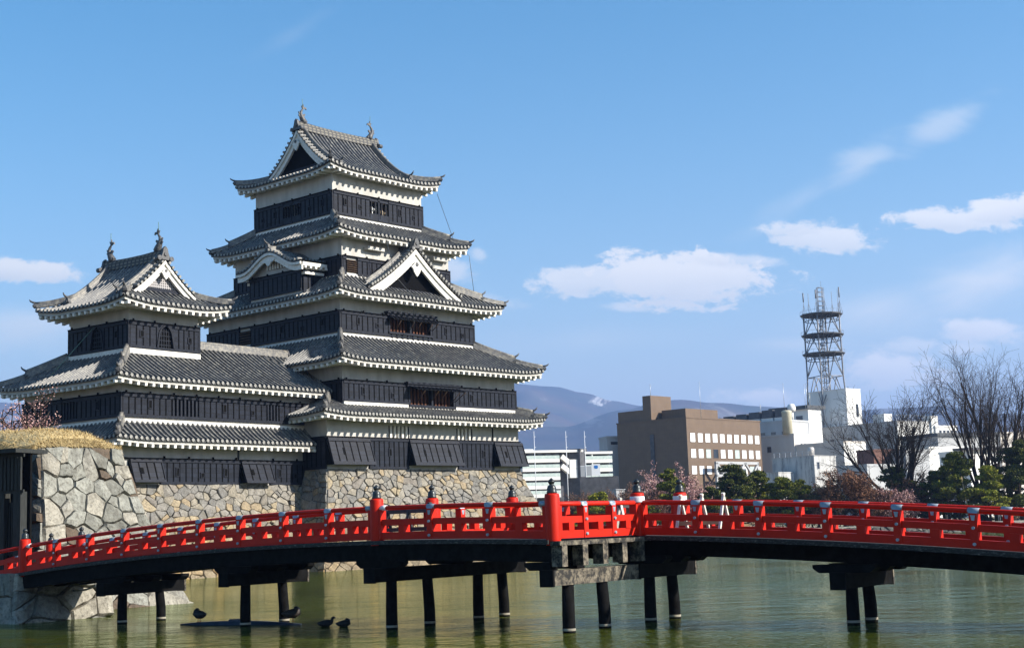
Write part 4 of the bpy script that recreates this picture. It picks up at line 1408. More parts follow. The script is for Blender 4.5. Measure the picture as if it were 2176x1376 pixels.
def stone_face(mb, P, L, H, cw, ch, seed, gap=.03, bulge=.09, jit=.5, merge=.2, coursed=False):
    """P(u in 0..1, h in metres) -> Vector on the wall plane. stones go to material 0 of mb"""
    rnd = random.Random(seed)
    for poly in (coursed_stones(L, H, cw, ch, rnd) if coursed else voronoi_stones(L, H, cw, ch, rnd, jit, merge)):
        cx_ = sum(p[0] for p in poly) / len(poly); cy_ = sum(p[1] for p in poly) / len(poly)
        size = sum(sqrt((p[0] - cx_) ** 2 + (p[1] - cy_) ** 2) for p in poly) / len(poly)
        if size < .05: continue
        def pt(x, h): return P(min(1, max(0, x / L)), min(H, max(0, h)))
        e = .02
        N = (pt(cx_ + e, cy_) - pt(cx_ - e, cy_)).cross(pt(cx_, cy_ + e) - pt(cx_, cy_ - e)).normalized()
        pp = []
        for a in range(len(poly)):
            A, B_ = poly[a], poly[(a + 1) % len(poly)]
            pp.append(A)
            ln = sqrt((A[0] - B_[0]) ** 2 + (A[1] - B_[1]) ** 2)
            ns_ = 1 if ln < size * .55 else (2 if ln < size * 1.2 else 4)
            for k in range(1, ns_):
                t_ = k / ns_; wob = .045 * size
                pp.append((A[0] + (B_[0] - A[0]) * t_ + rnd.uniform(-wob, wob), A[1] + (B_[1] - A[1]) * t_ + rnd.uniform(-wob, wob)))
        out = rnd.uniform(-.5, 1.0) * bulge * .5
        tx, ty = rnd.uniform(-.14, .14), rnd.uniform(-.14, .14)
        g1 = 1 - min(.3, gap * rnd.uniform(.3, 1.2) / size); g2 = g1 - rnd.uniform(.06, .13)
        R0, R1, R2 = [], [], []
        for (x, h) in pp:
            dx, dh = x - cx_, h - cy_
            R0.append(pt(cx_ + dx * g1, cy_ + dh * g1) - N * .30)
            R1.append(pt(cx_ + dx * g1, cy_ + dh * g1) + N * (out - bulge * .2 + tx * dx + ty * dh))
            R2.append(pt(cx_ + dx * g2, cy_ + dh * g2) + N * (out + bulge * (.45 + rnd.uniform(-.12, .12)) + tx * dx + ty * dh))
        n = len(pp)
        c = pt(cx_ + rnd.uniform(-.3, .3) * size, cy_ + rnd.uniform(-.3, .3) * size) + N * (out + bulge * rnd.uniform(.45, .8))
        vs_ = R0 + R1 + R2 + [c]
        fs = []
        for k in range(n):
            k2 = (k + 1) % n
            fs += [(k, k2, n + k2, n + k), (n + k, n + k2, 2 * n + k2, 2 * n + k), (2 * n + k, 2 * n + k2, 3 * n)]
        mb.add(vs_, fs, 0, False)
def core_face(mb, P, H, m=1, nu=6, nh=6, depth=.14):
    for i in range(nu):
        for j in range(nh):
            u0, u1, h0, h1 = i / nu, (i + 1) / nu, H * j / nh, H * (j + 1) / nh
            q = [P(u0, h0), P(u1, h0), P(u1, h1), P(u0, h1)]
            N = (q[1] - q[0]).cross(q[3] - q[0]).normalized()
            mb.poly([v - N * depth for v in q], m)
def batter_base(name, label, loc, rot, rect, ztop, off, cw, ch, mat, seed, faces='RL', zb=-.6, gap=.05, curve=.35):
    o = thing(name, label, "stone wall", loc, rot)
    x0, y0, x1, y1 = rect
    H = ztop - zb
    def b(h):
        t = 1 - h / H
        return off * ((1 - curve) * t + curve * t * t)
    FN = {'R': (lambda u, h: Vector((x0 - b(h) + u * (x1 - x0 + 2 * b(h)), y0 - b(h), zb + h)), x1 - x0 + off),
          'L': (lambda u, h: Vector((x0 - b(h), y1 + b(h) - u * (y1 - y0 + 2 * b(h)), zb + h)), y1 - y0 + off),
          'B': (lambda u, h: Vector((x1 + b(h), y0 - b(h) + u * (y1 - y0 + 2 * b(h)), zb + h)), y1 - y0 + off),
          'F': (lambda u, h: Vector((x1 + b(h) - u * (x1 - x0 + 2 * b(h)), y1 + b(h), zb + h)), x1 - x0 + off)}
    mb = MB()
    for k, (fn, L) in FN.items():
        core_face(mb, fn, H)
        if k in faces:
            stone_face(mb, fn, L, H, cw, ch, seed + ord(k), gap)
    mb.poly([(x0 + .15, y0 + .15, ztop - .02), (x1 - .15, y0 + .15, ztop - .02), (x1 - .15, y1 - .15, ztop - .02), (x0 + .15, y1 - .15, ztop - .02)], 1)
    mb.build("stonework", [mat, M_GAP], o)
    return o
batter_base("stone_base", "sloping tan fieldstone base under the tall keep, meeting the water", (-12.07, 100, 0), radians(90 - 41.3),
            F1, 6.86, 3.4, .62, .40, M_STONE, 11, 'RLB', gap=.018)
batter_base("stone_base", "lower tan fieldstone base under the turret and gallery, left of the keep base", (-24.19, 87.54, 0), radians(90 - 36.6),
            (-.1, -.05, 19.5, 10.05), 5.87, 2.5, .64, .42, M_STONE, 23, 'RL', gap=.018)

# ---------------------------------------------------------------- gate-side wall of big stones
AW = radians(37.0)
dR = Vector((sin(AW), cos(AW), 0)); dL = Vector((-cos(AW), sin(AW), 0))
gw = thing("stone_wall", "tall wall of large pale grey stones by the gate, topped with dry grass", "stone wall", (-15.3, 55.2, 0), 0)
B0 = Vector((0, 0, 0))
TOPZ, GB = 5.95, -.6
def gbat(h):
    t = 1 - h / (TOPZ - GB)
    return 2.1 * (.72 * t + .28 * t * t)
WL, WD = 3.55, 11.0
def PR(u, h):
    b = gbat(h)
    return -dR * ((1 - u) * WL) + (-dR * (1 - u) * b * .55 + dR * u * b) + (-dL) * b + Vector((0, 0, GB + h))
def PL_(u, h):
    b = gbat(h)
    return -dR * (WL + b * .55) + dL * ((1 - u) * WD) - dL * b * u + Vector((0, 0, GB + h))
def PB(u, h):
    b = gbat(h)
    return dR * b + dL * (u * WD) - dL * b * (1 - u) + Vector((0, 0, GB + h))
mb = MB()
H = TOPZ - GB
for fn, L, sd in ((PR, 6.2, 5), (PL_, 11.5, 7), (PB, 11.5, 9)):
    core_face(mb, fn, H)
    stone_face(mb, fn, L, H, .88, .58, sd, .016, .15, .40, .16)
mb.build("stonework", [M_BIGSTONE, M_GAP], gw)
# grass mound
M_STRAW, nt, b = new_mat("dry_grass")
n1 = tex(nt, 7, 5, .6); gi = nd(nt, 'ShaderNodeNewGeometry')
c = mixrgb(nt, gi.outputs['Random Per Island'], (.36, .26, .11), (.60, .47, .24))
nt.links.new(mixrgb(nt, ramp(nt, n1, [(.35, 0.0), (.7, .6)]), c, (.30, .22, .10)), b.inputs['Base Color']); b.inputs['Roughness'].default_value = .9
mound = MB()
NU, NV = 22, 30
def mz(u, v):
    # u across (0 at -dR end .. 1), v back along dL
    e = min(1, min(u, 1 - u) * 5) * min(1, min(v * WD, 3.0) / 2.2)
    e = max(0, e)
    return .05 + (.80 * sqrt(e) * (.75 + .25 * sin(u * pi)) + .15 * noise.noise(Vector((u * 3, v * 6, 2)))) * (1 if e > 0 else 0)
def MP(u, v): return -dR * ((1 - u) * (WL + .3) - .1) + dL * (v * WD) + Vector((0, 0, TOPZ + mz(u, v)))
rows = [[MP(i / NU, j / NV) for i in range(NU + 1)] for j in range(NV + 1)]
bi = 0
for r_ in rows: mound.v.extend([tuple(p) for p in r_])
for j in range(NV):
    for i in range(NU):
        a = j * (NU + 1) + i
        mound.f.append((a, a + 1, a + NU + 2, a + NU + 1)); mound.m.append(0); mound.sm.append(True)
rg = random.Random(4)
for k in range(14000):
    u, v = rg.random(), rg.random() ** 1.4
    edge = k % 4 == 0
    if edge: v = rg.random() * .03; 
    if k % 9 == 0: u = rg.random() * .04
    p = MP(u, v)
    ln = rg.uniform(.08, .22)
    d = Vector((rg.uniform(-1, 1), rg.uniform(-1, 1), rg.uniform(-.2, .9) if not edge else rg.uniform(-1.3, .1)))
    if edge: d = d * .5 - dL * .8 + Vector((0, 0, -.5))
    if k % 9 == 0: d = -dR * rg.uniform(.3, 1) + Vector((0, 0, rg.uniform(-1.6, 0))); ln *= 1.7
    d = d.normalized() * ln
    w = Vector((rg.uniform(-1, 1), rg.uniform(-1, 1), 0)).normalized() * .014
    mound.add([p - w, p + w, p + d], [(0, 1, 2)], 0)
mound.build("grass_cap", [M_STRAW], gw)['kind'] = 'stuff'
# abutment under the near end of the bridge
ab = thing("bridge_abutment", "low block of big stones under the bridge's left end", "stone wall", (0, 0, 0), 0)
bh = Vector((sin(radians(128.3)), cos(radians(128.3)), 0)); ch_ = Vector((sin(radians(38.3)), cos(radians(38.3)), 0))
G = Vector((1.04, 33.0, 0))
def BP(b_, c_, z=0.0): return G + bh * b_ + ch_ * c_ + Vector((0, 0, z))
mb = MB()
fnF = lambda u, h: BP(-33 + u * 12.0 + .2 * (1 - h / 2.1), -.75 - .35 * (1 - h / 2.1), -.5 + h)
fnR = lambda u, h: BP(-21.0 + .55 * (1 - h / 2.1), -.75 - .35 * (1 - h / 2.1) * (1 - u) + u * 3.4, -.5 + h)
for fn, L, s_ in ((fnF, 12, 31), (fnR, 3.6, 32)):
    core_face(mb, fn, 2.05); stone_face(mb, fn, L, 2.05, .95, .58, s_, .02, .16, .40, .14)
mb.poly([BP(-33, -.65, 1.52), BP(-21.05, -.65, 1.52), BP(-21.05, 2.6, 1.52), BP(-33, 2.6, 1.52)], 1)
mb.build("stonework", [M_BIGSTONE, M_GAP], ab)

# ---------------------------------------------------------------- wooden gate
M_GATEW = simple("grey_black_gate_wood", (.012, .013, .012), (.032, .034, .032), 6, .7, .25, sc=(4, 4, .4))
gt = thing("castle_gate", "dark slatted timber gate beside the wall of large stones", "gate", at(46, 1190, 49.6).to_tuple(), 0)
gt.location.z = 0
gd = Vector((-cos(radians(20)), sin(radians(20)), 0)); gn = Vector((-sin(radians(20)), -cos(radians(20)), 0))
fg = Face(lambda s, o, z: tuple(gd * s + gn * o + Vector((0, 0, z))))
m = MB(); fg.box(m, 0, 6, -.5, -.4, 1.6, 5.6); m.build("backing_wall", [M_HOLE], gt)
m = MB()
for k in range(38):
    fg.box(m, .02 + k * .155, .11 + k * .155, 0, .09, 4.3, 5.45)
fg.box(m, -.05, 6, -.05, .02, 5.45, 5.6); fg.box(m, -.05, 6, -.05, .03, 4.2, 4.32)
m.build("slatted_gallery", [M_GATEW], gt)
m = MB()
for s in (.05, .75, 2.6, 4.4): fg.box(m, s, s + .32, -.3, .04, 1.5, 4.25)
m.build("gate_post", [M_GATEW], gt)
m = MB()
for s0 in (.4, 1.15, 1.85):
    fg.box(m, s0, s0 + .32, -.35, -.2, 1.6, 3.9)
for k in range(7): fg.box(m, .42 + k * .1, .47 + k * .1, -.2, -.12, 2.1, 3.7)
m.build("door_leaf", [M_GATEW], gt)
m = MB()
q = [gd * -.1 + gn * .5, gd * 6 + gn * .5, gd * 6 - gn * 1.2, gd * -.1 - gn * 1.2]
m.hexa([p + Vector((0, 0, 5.58)) for p in q] + [p + Vector((0, 0, 5.72)) for p in q]); m.build("roof", [M_GATEW], gt)

# ---------------------------------------------------------------- red footbridge
M_RED, nt, b = new_mat("vermilion_paint")
n1 = tex(nt, 2.2, 5, .6); n2 = tex(nt, 30, 3, .5)
nt.links.new(mixrgb(nt, ramp(nt, n1, [(.3, 0.0), (.75, 1.0)]), (.54, .017, .005), (.41, .011, .004)), b.inputs['Base Color'])
b.inputs['Roughness'].default_value = .5; b.inputs['Specular IOR Level'].default_value = .16
bump(nt, b, n2, .06, .01)
M_BLACKWOOD = simple("tarred_timber", (.0028, .0028, .003), (.0085, .0085, .009), 5, .85, .06, .3)
M_PALEWOOD, nt, b = new_mat("peeling_weathered_timber")
n1 = tex(nt, 4.5, 7, .72)
nt.links.new(ramp(nt, n1, [(.44, (.010, .009, .008)), (.54, (.13, .11, .08)), (.72, (.30, .265, .20))]), b.inputs['Base Color']); b.inputs['Roughness'].default_value = .85
M_DECKEDGE, nt, b = new_mat("deck_edge_boards")
n1 = tex(nt, 9, 6, .7, (1, 1, 3))
nt.links.new(ramp(nt, n1, [(.50, (.012, .012, .012)), (.62, (.06, .058, .055)), (.75, (.2, .19, .18))]), b.inputs['Base Color']); b.inputs['Roughness'].default_value = .85
M_CAPMETAL = simple("blue_grey_metal_strap", (.20, .24, .29), (.30, .34, .39), 6, .45, .5, metal=.3)
M_FINIAL = simple("dark_bronze", (.018, .020, .022), (.05, .055, .055), 8, .35, .5, metal=.5)
M_BAND = simple("waterline_band", (.20, .185, .15), (.30, .275, .22), 8, .8, .2)
bridge = thing("footbridge", "red railed wooden footbridge on black piles, stepping across the moat", "bridge", (0, 0, 0), 0)
def zd(b_): return 2.2 - .0029 * (b_ + 6) ** 2
BM = [("A", -34, 0, -.45, 1.63), ("J", -5.5, 0, 1.63, 5.0), ("B", 0, 26, 3.03, 5.0)]
# deck
mb = MB()
for nm, b0, b1, c0, c1 in BM:
    n = max(4, int((b1 - b0) / .9))
    for k in range(n):
        x0, x1 = b0 + (b1 - b0) * k / n, b0 + (b1 - b0) * (k + 1) / n
        e0, e1 = c0 - .22, c1 + .22
        if nm == 'A': e1 = c1 + (.22 if x1 <= -5.5 else 0)
        if nm == 'J': e0 = c0
        mb.hexa([BP(x0, e0, zd(x0) - .10), BP(x1, e0, zd(x1) - .10), BP(x1, e1, zd(x1) - .10), BP(x0, e1, zd(x0) - .10),
                 BP(x0, e0, zd(x0)), BP(x1, e0, zd(x1)), BP(x1, e1, zd(x1)), BP(x0, e1, zd(x0))], 0)
mb.build("deck", [M_DECKEDGE], bridge)
# lit plank along the short side
mb = MB()
mb.hexa([BP(.02, -.62, zd(0) - .13), BP(.30, -.62, zd(0) - .13), BP(.30, 3.1, zd(0) - .13), BP(.02, 3.1, zd(0) - .13),
         BP(.02, -.62, zd(0) - .03), BP(.30, -.62, zd(0) - .03), BP(.30, 3.1, zd(0) - .03), BP(.02, 3.1, zd(0) - .03)])
mb.build("edge_plank", [M_PALEWOOD], bridge)
# long beams under the deck
def long_beam(b0, b1, c):
    mb = MB()
    n = max(3, int((b1 - b0) / 1.2))
    for k in range(n):
        x0, x1 = b0 + (b1 - b0) * k / n, b0 + (b1 - b0) * (k + 1) / n
        mb.hexa([BP(x0, c - .13, zd(x0) - .50), BP(x1, c - .13, zd(x1) - .50), BP(x1, c + .13, zd(x1) - .50), BP(x0, c + .13, zd(x0) - .50),
                 BP(x0, c - .13, zd(x0) - .101), BP(x1, c - .13, zd(x1) - .101), BP(x1, c + .13, zd(x1) - .101), BP(x0, c + .13, zd(x0) - .101)])
    mb.build("long_beam", [M_BLACKWOOD], bridge)
for c in (-.42, .6, 1.6): long_beam(-33, .0, c)
for c in (2.6, 3.8, 4.9): long_beam(-6.0, 0 if c < 3 else 26, c)
# beam heads showing on the short side, with peeling ends
for c in (-.45, .35, 1.15, 1.95, 2.7):
    mb = MB()
    mb.hexa([BP(.0, c - .10, zd(0) - .60), BP(.30, c - .10, zd(0) - .60), BP(.30, c + .10, zd(0) - .60), BP(.0, c + .10, zd(0) - .60),
             BP(.0, c - .10, zd(0) - .135), BP(.30, c - .10, zd(0) - .135), BP(.30, c + .10, zd(0) - .135), BP(.0, c + .10, zd(0) - .135)])
    mb.build("beam_head", [M_PALEWOOD], bridge)
# bents: piles, cap beam, corbels
def bent(b_, cs, c0, c1, pale=False):
    zc = zd(b_)
    mb = MB()
    mb.hexa([BP(b_ - .17, c0, zc - 1.02), BP(b_ + .17, c0, zc - 1.02), BP(b_ + .17, c1, zc - 1.02), BP(b_ - .17, c1, zc - 1.02),
             BP(b_ - .17, c0, zc - .68), BP(b_ + .17, c0, zc - .68), BP(b_ + .17, c1, zc - .68), BP(b_ - .17, c1, zc - .68)])
    cap = mb.build("cap_beam", [M_PALEWOOD if pale else M_BLACKWOOD], bridge)
    for c in (c0, c1):   # end-grain caps
        if pale and c == c1: continue
        e = MB(); e.hexa([BP(b_ - .19, c - .03, zc - 1.04), BP(b_ + .19, c - .03, zc - 1.04), BP(b_ + .19, c + .03, zc - 1.04), BP(b_ - .19, c + .03, zc - 1.04),
                BP(b_ - .19, c - .03, zc - .66), BP(b_ + .19, c - .03, zc - .66), BP(b_ + .19, c + .03, zc - .66), BP(b_ - .19, c + .03, zc - .66)], 0 if c == c0 else 1)
        e.build("end_board", [M_BLACKWOOD, M_PALEWOOD], cap)
    for c in ((c0 + .45, (c0 + c1) / 2, c1 - .45) if not pale else (c0 + .3, .6)):
        k = MB()
        a, t_ = .75, .15
        al, ar = (-a, a) if not pale else ((-a, -.03) if c < 2.5 else (-.0, a))
        prof = [(al, -.50), (ar, -.50), (ar, -.58), (ar - (.14 if ar > .1 else 0), -.68), (al + (.14 if al < -.1 else 0), -.68), (al, -.58)]
        f = [BP(b_ + x, c - t_, zc + z) for x, z in prof]; g = [BP(b_ + x, c + t_, zc + z) for x, z in prof]
        k.poly(f); k.poly(g[::-1])
        for i in range(6):
            j = (i + 1) % 6; k.poly([f[i], g[i], g[j], f[j]])
        k.build("corbel", [M_BLACKWOOD], bridge)
    for i, c in enumerate(cs):
        p = MB()
        lean = .06 if i % 2 else -.02
        p.tube([BP(b_, c, -1.2), BP(b_, c, .4), BP(b_, c - lean, zc - 1.0)], [.150, .145, .135], 14)
        pl = p.build("pile", [M_BLACKWOOD], bridge)
        w = MB(); w.lathe([(.153, .045), (.154, .05), (.154, .09), (.152, .10)], tuple(BP(b_, c)), 14)
        w.build("waterline_band", [M_BAND], pl)
bent(-16.5, (0.0, 1.42), -.75, 2.2)
bent(-11.0, (0.0, 1.42), -.75, 2.2)
bent(-5.5, (0.0, 1.42, 3.38, 4.48), -.75, 5.3)
bent(0.0, (0.0, 1.42), -.75, 2.72, True)
bent(0.0, (3.38, 4.48), 2.725, 5.3)
bent(5.35, (3.38, 4.3), 2.75, 5.25)
bent(10.8, (3.38, 4.3), 2.75, 5.25)
bent(16.2, (3.38, 4.3), 2.75, 5.25)
bent(-22.0, (.6,), -.6, 2.0)
# railings
def rail_run(P, L, n, e0=0.0, e1=0.0, mid=True):
    """one stretch of railing; P(s, o, z) -> point, s along 0..L, z above the deck"""
    rl = MB()
    N = max(2, int(L / .8))
    ss = [L * k / N for k in range(N + 1)]
    rl.tube([P(s, 0, .80) for s in ss], .058, 10)
    for a, b_ in zip(ss[:-1], ss[1:]):
        for (z0, z1, t_) in ((.02, .20, .085), (.37, .52, .06)):
            rl.hexa([P(a, -t_, z0), P(b_, -t_, z0), P(b_, t_, z0), P(a, t_, z0), P(a, -t_, z1), P(b_, -t_, z1), P(b_, t_, z1), P(a, t_, z1)])
    rail = rl.build("railing", [M_RED], bridge)
    def block(s, z0, z1, w=.105):
        q = MB()
        q.hexa([P(s - w, -.10, z0), P(s + w, -.10, z0), P(s + w, .10, z0), P(s - w, .10, z0), P(s - w, -.10, z1), P(s + w, -.10, z1), P(s + w, .10, z1), P(s - w, .10, z1)])
        return q
    for k in range(n + 1):
        if 0 < k < n:
            s = L * k / n
            q = block(s, .02, .75, .085)
            st = q.build("rail_stud", [M_RED], rail)
            m_ = MB()
            m_.tube([P(s - .125, 0, .80), P(s + .125, 0, .80)], .064, 10)
            for o in (-1, 1):
                m_.add([P(s - .12, o * .062, .80), P(s + .12, o * .062, .80), P(s + .05, o * .104, .70), P(s + .03, o * .105, .60), P(s - .03, o * .105, .60), P(s - .05, o * .104, .70)], [(0, 1, 2, 3, 4, 5)])
            m_.build("metal_strap", [M_CAPMETAL], st)
            for z in (.11, .445):
                m_ = MB(); m_.tube([P(s, -.135, z), P(s, .135, z)], .034, 8); m_.build("bolt", [M_CAPMETAL], st)
        if k < n and mid:
            q = block(L * (k + .5) / n, .19, .38, .10)
            q.build("rail_block", [M_RED], rail)
    for s in (.16, L - .16):
        block(s, .02, .76, .06).build("rail_stud", [M_RED], rail)
    return rail
def newel(b_, c_, h=1.04, r=.17, z=None):
    z = zd(b_) if z is None else z
    p = MB()
    p.lathe([(r * .97, -.12), (r, .0), (r, h - .05), (r * .93, h - .01), (r * .72, h)], tuple(BP(b_, c_, z)), 20)
    po = p.build("newel_post", [M_RED], bridge)
    f = MB()
    f.lathe([(.115, h), (.12, h + .03), (.105, h + .06), (.108, h + .11), (.095, h + .15), (.09, h + .17), (.055, h + .19), (.05, h + .21), (.07, h + .235),
             (.08, h + .265), (.068, h + .30), (.03, h + .325), (.008, h + .35)], tuple(BP(b_, c_, z)), 14)
    f.build("finial", [M_FINIAL], po)
    s = MB(); s.lathe([(.1, .80), (.1, .93)], tuple(BP(b_ , c_, z)), 8)
    return po
def along_b(c_, b0, sg=1): return lambda s, o, z: BP(b0 + s, c_ + o, zd(b0 + s) + z)
def along_c(b_, c0): return lambda s, o, z: BP(b_ + o, c0 + s, zd(b_) + z)
rail_run(along_b(-.45, -20.9), 15.4, 9)
rail_run(along_b(-.45, -5.5), 5.5, 3)
rail_run(along_b(-.45, -30), 9.1, 5)
rail_run(along_b(1.63, -20.9), 15.4, 9)
rail_run(along_b(1.63, -30), 9.1, 5)
rail_run(along_c(0.0, -.45), 3.48, 3)
rail_run(along_c(-5.5, 1.63), 3.37, 3)
rail_run(along_b(5.0, -5.5), 5.5, 3)
rail_run(along_b(3.03, 0), 16.8, 10)
rail_run(along_b(5.0, 0), 16.8, 10)
for b_, c_ in ((-20.9, -.45), (-5.5, -.45), (0, -.45), (0, 3.03), (-20.9, 1.63), (-22.6, 1.63), (-5.5, 1.63), (-5.5, 5.0), (0, 5.0), (16.8, 3.03), (16.8, 5.0)):
    newel(b_, c_)
# white plastic guards wrapped on a few posts
M_SHEET = simple("white_sheet", (.55, .57, .60), (.70, .72, .74), 7, .5, .4)
for (b_, c_) in ((0, 3.03), (0, 5.0)):
    m = MB(); m.lathe([(.18, .80), (.182, .82), (.182, .93), (.178, .95)], tuple(BP(b_, c_, zd(b_))), 16); m.build("white_guard", [M_SHEET], bridge)
for (b_, c_, s_) in ((-20.9, -.45, 1), (-5.5, -.45, 1), (-5.5, -.45, -1), (-20.9, 1.63, 1), (0, -.45, -1)):
    m = MB(); m.tube([BP(b_ + s_ * .15, c_, zd(b_) + .80), BP(b_ + s_ * .34, c_, zd(b_ + s_ * .34) + .80)], .072, 10); m.build("white_guard", [M_SHEET if s_ > 0 else M_CAPMETAL], bridge)
# service pipes slung below
m = MB(); m.tube([BP(-21.5 + k * .5, 1.2, 1.05 - .16 * sin(pi * k / 4)) for k in range(5)], .035, 6); m.build("service_pipe", [M_METAL], bridge)

# barriers standing on the bridge
def trestle(name, label, b0, c0, ang, L, Ht, mat, mat2, n=3, lean=.32):
    "A-frame barrier"
    z = zd(b0)
    t = thing(name, label, "barrier", BP(b0, c0, z).to_tuple(), 0)
    ax = Vector((bh.x * cos(ang) + ch_.x * sin(ang), bh.y * cos(ang) + ch_.y * sin(ang), 0)); nx = Vector((-ax.y, ax.x, 0))
    u = Vector((0, 0, 1))
    for k in range(n):
        s = ax * (L * k / (n - 1))
        for sg in (-1, 1):
            m = MB(); m.beam(s + nx * (sg * lean * .5), s - nx * (sg * .03) + u * Ht, .06, .06, 0, ax)
            m.build("leg", [mat], t)
    for z_ in (Ht * .28, Ht * .78):
        m = MB(); m.beam(ax * -.05 + u * z_ - nx * .1 * (1 if z_ < .5 else 0), ax * (L + .05) + u * z_ - nx * .1 * (1 if z_ < .5 else 0), .07, .10, 0)
        m.build("crossbar", [mat2], t)
    return t
M_BLKPAINT = simple("black_painted_timber", (.015, .015, .017), (.04, .04, .045), 8, .5, .4)
M_WHTPAINT = simple("chipped_white_paint", (.70, .68, .62), (.50, .47, .40), 9, .7, .3)
M_PLANK = simple("bare_pine_plank", (.45, .32, .17), (.58, .43, .25), 5, .7, .2)
trestle("trestle_barrier", "black A-frame trestle barrier standing on the footbridge", -6.6, 1.1, 0.0, 1.5, .92, M_BLKPAINT, M_BLKPAINT)
trestle("trestle_barrier", "white slanted trestle barrier with bare timber crossbars on the footbridge", .55, 4.15, 0.12, 1.15, .98, M_WHTPAINT, M_PLANK, 3, .75)
trestle("trestle_barrier", "small white and dark folding barrier just behind the corner railing", -.9, 3.6, 1.2, .6, .92, M_WHTPAINT, M_BLKPAINT, 2, .5)

# ---------------------------------------------------------------- water
M_WATER, nt, b = new_mat("moat_water")
wtc = nd(nt, 'ShaderNodeTexCoord')
def wnz(scale, sc, detail, dist=0.0):
    mp = nd(nt, 'ShaderNodeMapping'); mp.inputs['Scale'].default_value = sc
    nt.links.new(wtc.outputs['Object'], mp.inputs[0])
    n = nd(nt, 'ShaderNodeTexNoise'); n.inputs['Scale'].default_value = scale; n.inputs['Detail'].default_value = detail; n.inputs['Distortion'].default_value = dist
    nt.links.new(mp.outputs[0], n.inputs['Vector']); return n.outputs['Fac']
h0 = wnz(.42, (.8, 1.2, 1), 2, .5); h1 = wnz(1.0, (.7, 1.1, 1), 3, .4); h2 = wnz(4.5, (.8, 1.25, 1), 3, .6); big = wnz(.05, (1, 1, 1), 3)
calm = ramp(nt, big, [(.38, .25), (.62, 1.0)])
hh = math_n(nt, 'ADD', math_n(nt, 'ADD', math_n(nt, 'MULTIPLY', h0, .8), math_n(nt, 'MULTIPLY', h1, .55)), math_n(nt, 'MULTIPLY', h2, .30))
hh = math_n(nt, 'MULTIPLY', hh, calm)
bump(nt, b, hh, .6, .22)
pat = wnz(.12, (1, 1, 1), 4)
wcol = mixrgb(nt, ramp(nt, pat, [(.35, 0.0), (.7, 1.0)]), (.042, .058, .005), (.072, .082, .012))
bmpn = [n for n in nt.nodes if n.type == 'BUMP'][0]
dif = nd(nt, 'ShaderNodeBsdfDiffuse'); nt.links.new(wcol, dif.inputs['Color']); nt.links.new(bmpn.outputs[0], dif.inputs['Normal'])
glo = nd(nt, 'ShaderNodeBsdfGlossy'); glo.inputs['Color'].default_value = (.70, .76, .60, 1); glo.inputs['Roughness'].default_value = .05; nt.links.new(bmpn.outputs[0], glo.inputs['Normal'])
fre = nd(nt, 'ShaderNodeFresnel'); fre.inputs['IOR'].default_value = 1.30; nt.links.new(bmpn.outputs[0], fre.inputs['Normal'])
mx = nd(nt, 'ShaderNodeMixShader'); nt.links.new(fre.outputs[0], mx.inputs[0]); nt.links.new(dif.outputs[0], mx.inputs[1]); nt.links.new(glo.outputs[0], mx.inputs[2])
nt.links.new(mx.outputs[0], [n for n in nt.nodes if n.type == 'OUTPUT_MATERIAL'][0].inputs['Surface'])
nt.nodes.remove(b)
m = MB(); m.poly([(-260, -60, 0), (320, -60, 0), (320, 172, 0), (-260, 172, 0)])
tag(m.build("moat_water", [M_WATER]), kind='structure')

# ---------------------------------------------------------------- water birds and float
M_BIRD = simple("black_feathers", (.006, .006, .008), (.02, .02, .022), 12, .6, .3)
M_BEAK = simple("white_bill", (.7, .66, .58), rough=.5); M_BIRDLEG = simple("orange_leg", (.45, .12, .03), rough=.6)
M_BROWNF = simple("dark_brown_feathers", (.015, .011, .009), (.035, .028, .022), 12, .6, .3)
def water_bird(loc, rot, label, stand=False, brown=False, scale=1.0, tuck=False, group=None):
    "one continuous body lofted from tail to bill, with bill and legs in the same mesh"
    base = .12 if stand else 0.0
    m = MB()
    if tuck: ctr = [(-.24, .10, .015), (-.19, .085, .05), (-.08, .075, .095), (.05, .085, .11), (.13, .12, .09), (.13, .17, .055), (.09, .20, .045), (.04, .205, .03)]
    else: ctr = [(-.24, .11, .012), (-.19, .09, .05), (-.08, .08, .095), (.06, .085, .105), (.15, .115, .075), (.185, .165, .045), (.195, .215, .042), (.235, .235, .038), (.265, .23, .018)]
    m.tube([Vector((x * scale, 0, z * scale + base)) for x, z, r in ctr], [r * scale for *_, r in ctr], 12)
    if not tuck:
        m.tube([Vector((.255 * scale, 0, .230 * scale)), Vector((.315 * scale, 0, .212 * scale))], [.016, .004], 6, 1)
    if stand:
        for sg in (-1, 1):
            m.tube([(.0, sg * .035, .06 + base), (.02, sg * .04, .07), (.0, sg * .04, .01), (.06, sg * .05, .006)], .010, 5, 2)
    o = m.build("water_bird", [M_BROWNF if brown else M_BIRD, M_BEAK, M_BIRDLEG])
    o.location = loc; o.rotation_euler = (0, 0, rot)
    return tag(o, label, "bird", group)
def onwater(px, py): 
    d = ray(px, py); return CAM + d * (-EYE / d.z)
BG = "water birds by the bridge piles"
M_FLOAT = simple("blue_black_float", (.012, .018, .035), (.025, .035, .06), 4, .4, .5)
pa, pb = onwater(385, 1326), onwater(640, 1326)
fm = MB()
N = 12
mid = (pa + pb) / 2
pts = [pa.lerp(pb, k / N) - mid + Vector((0, 0, .02 + .085 * sin(pi * k / N) ** .8)) for k in range(N + 1)]
nrm = Vector((0, 1, 0))
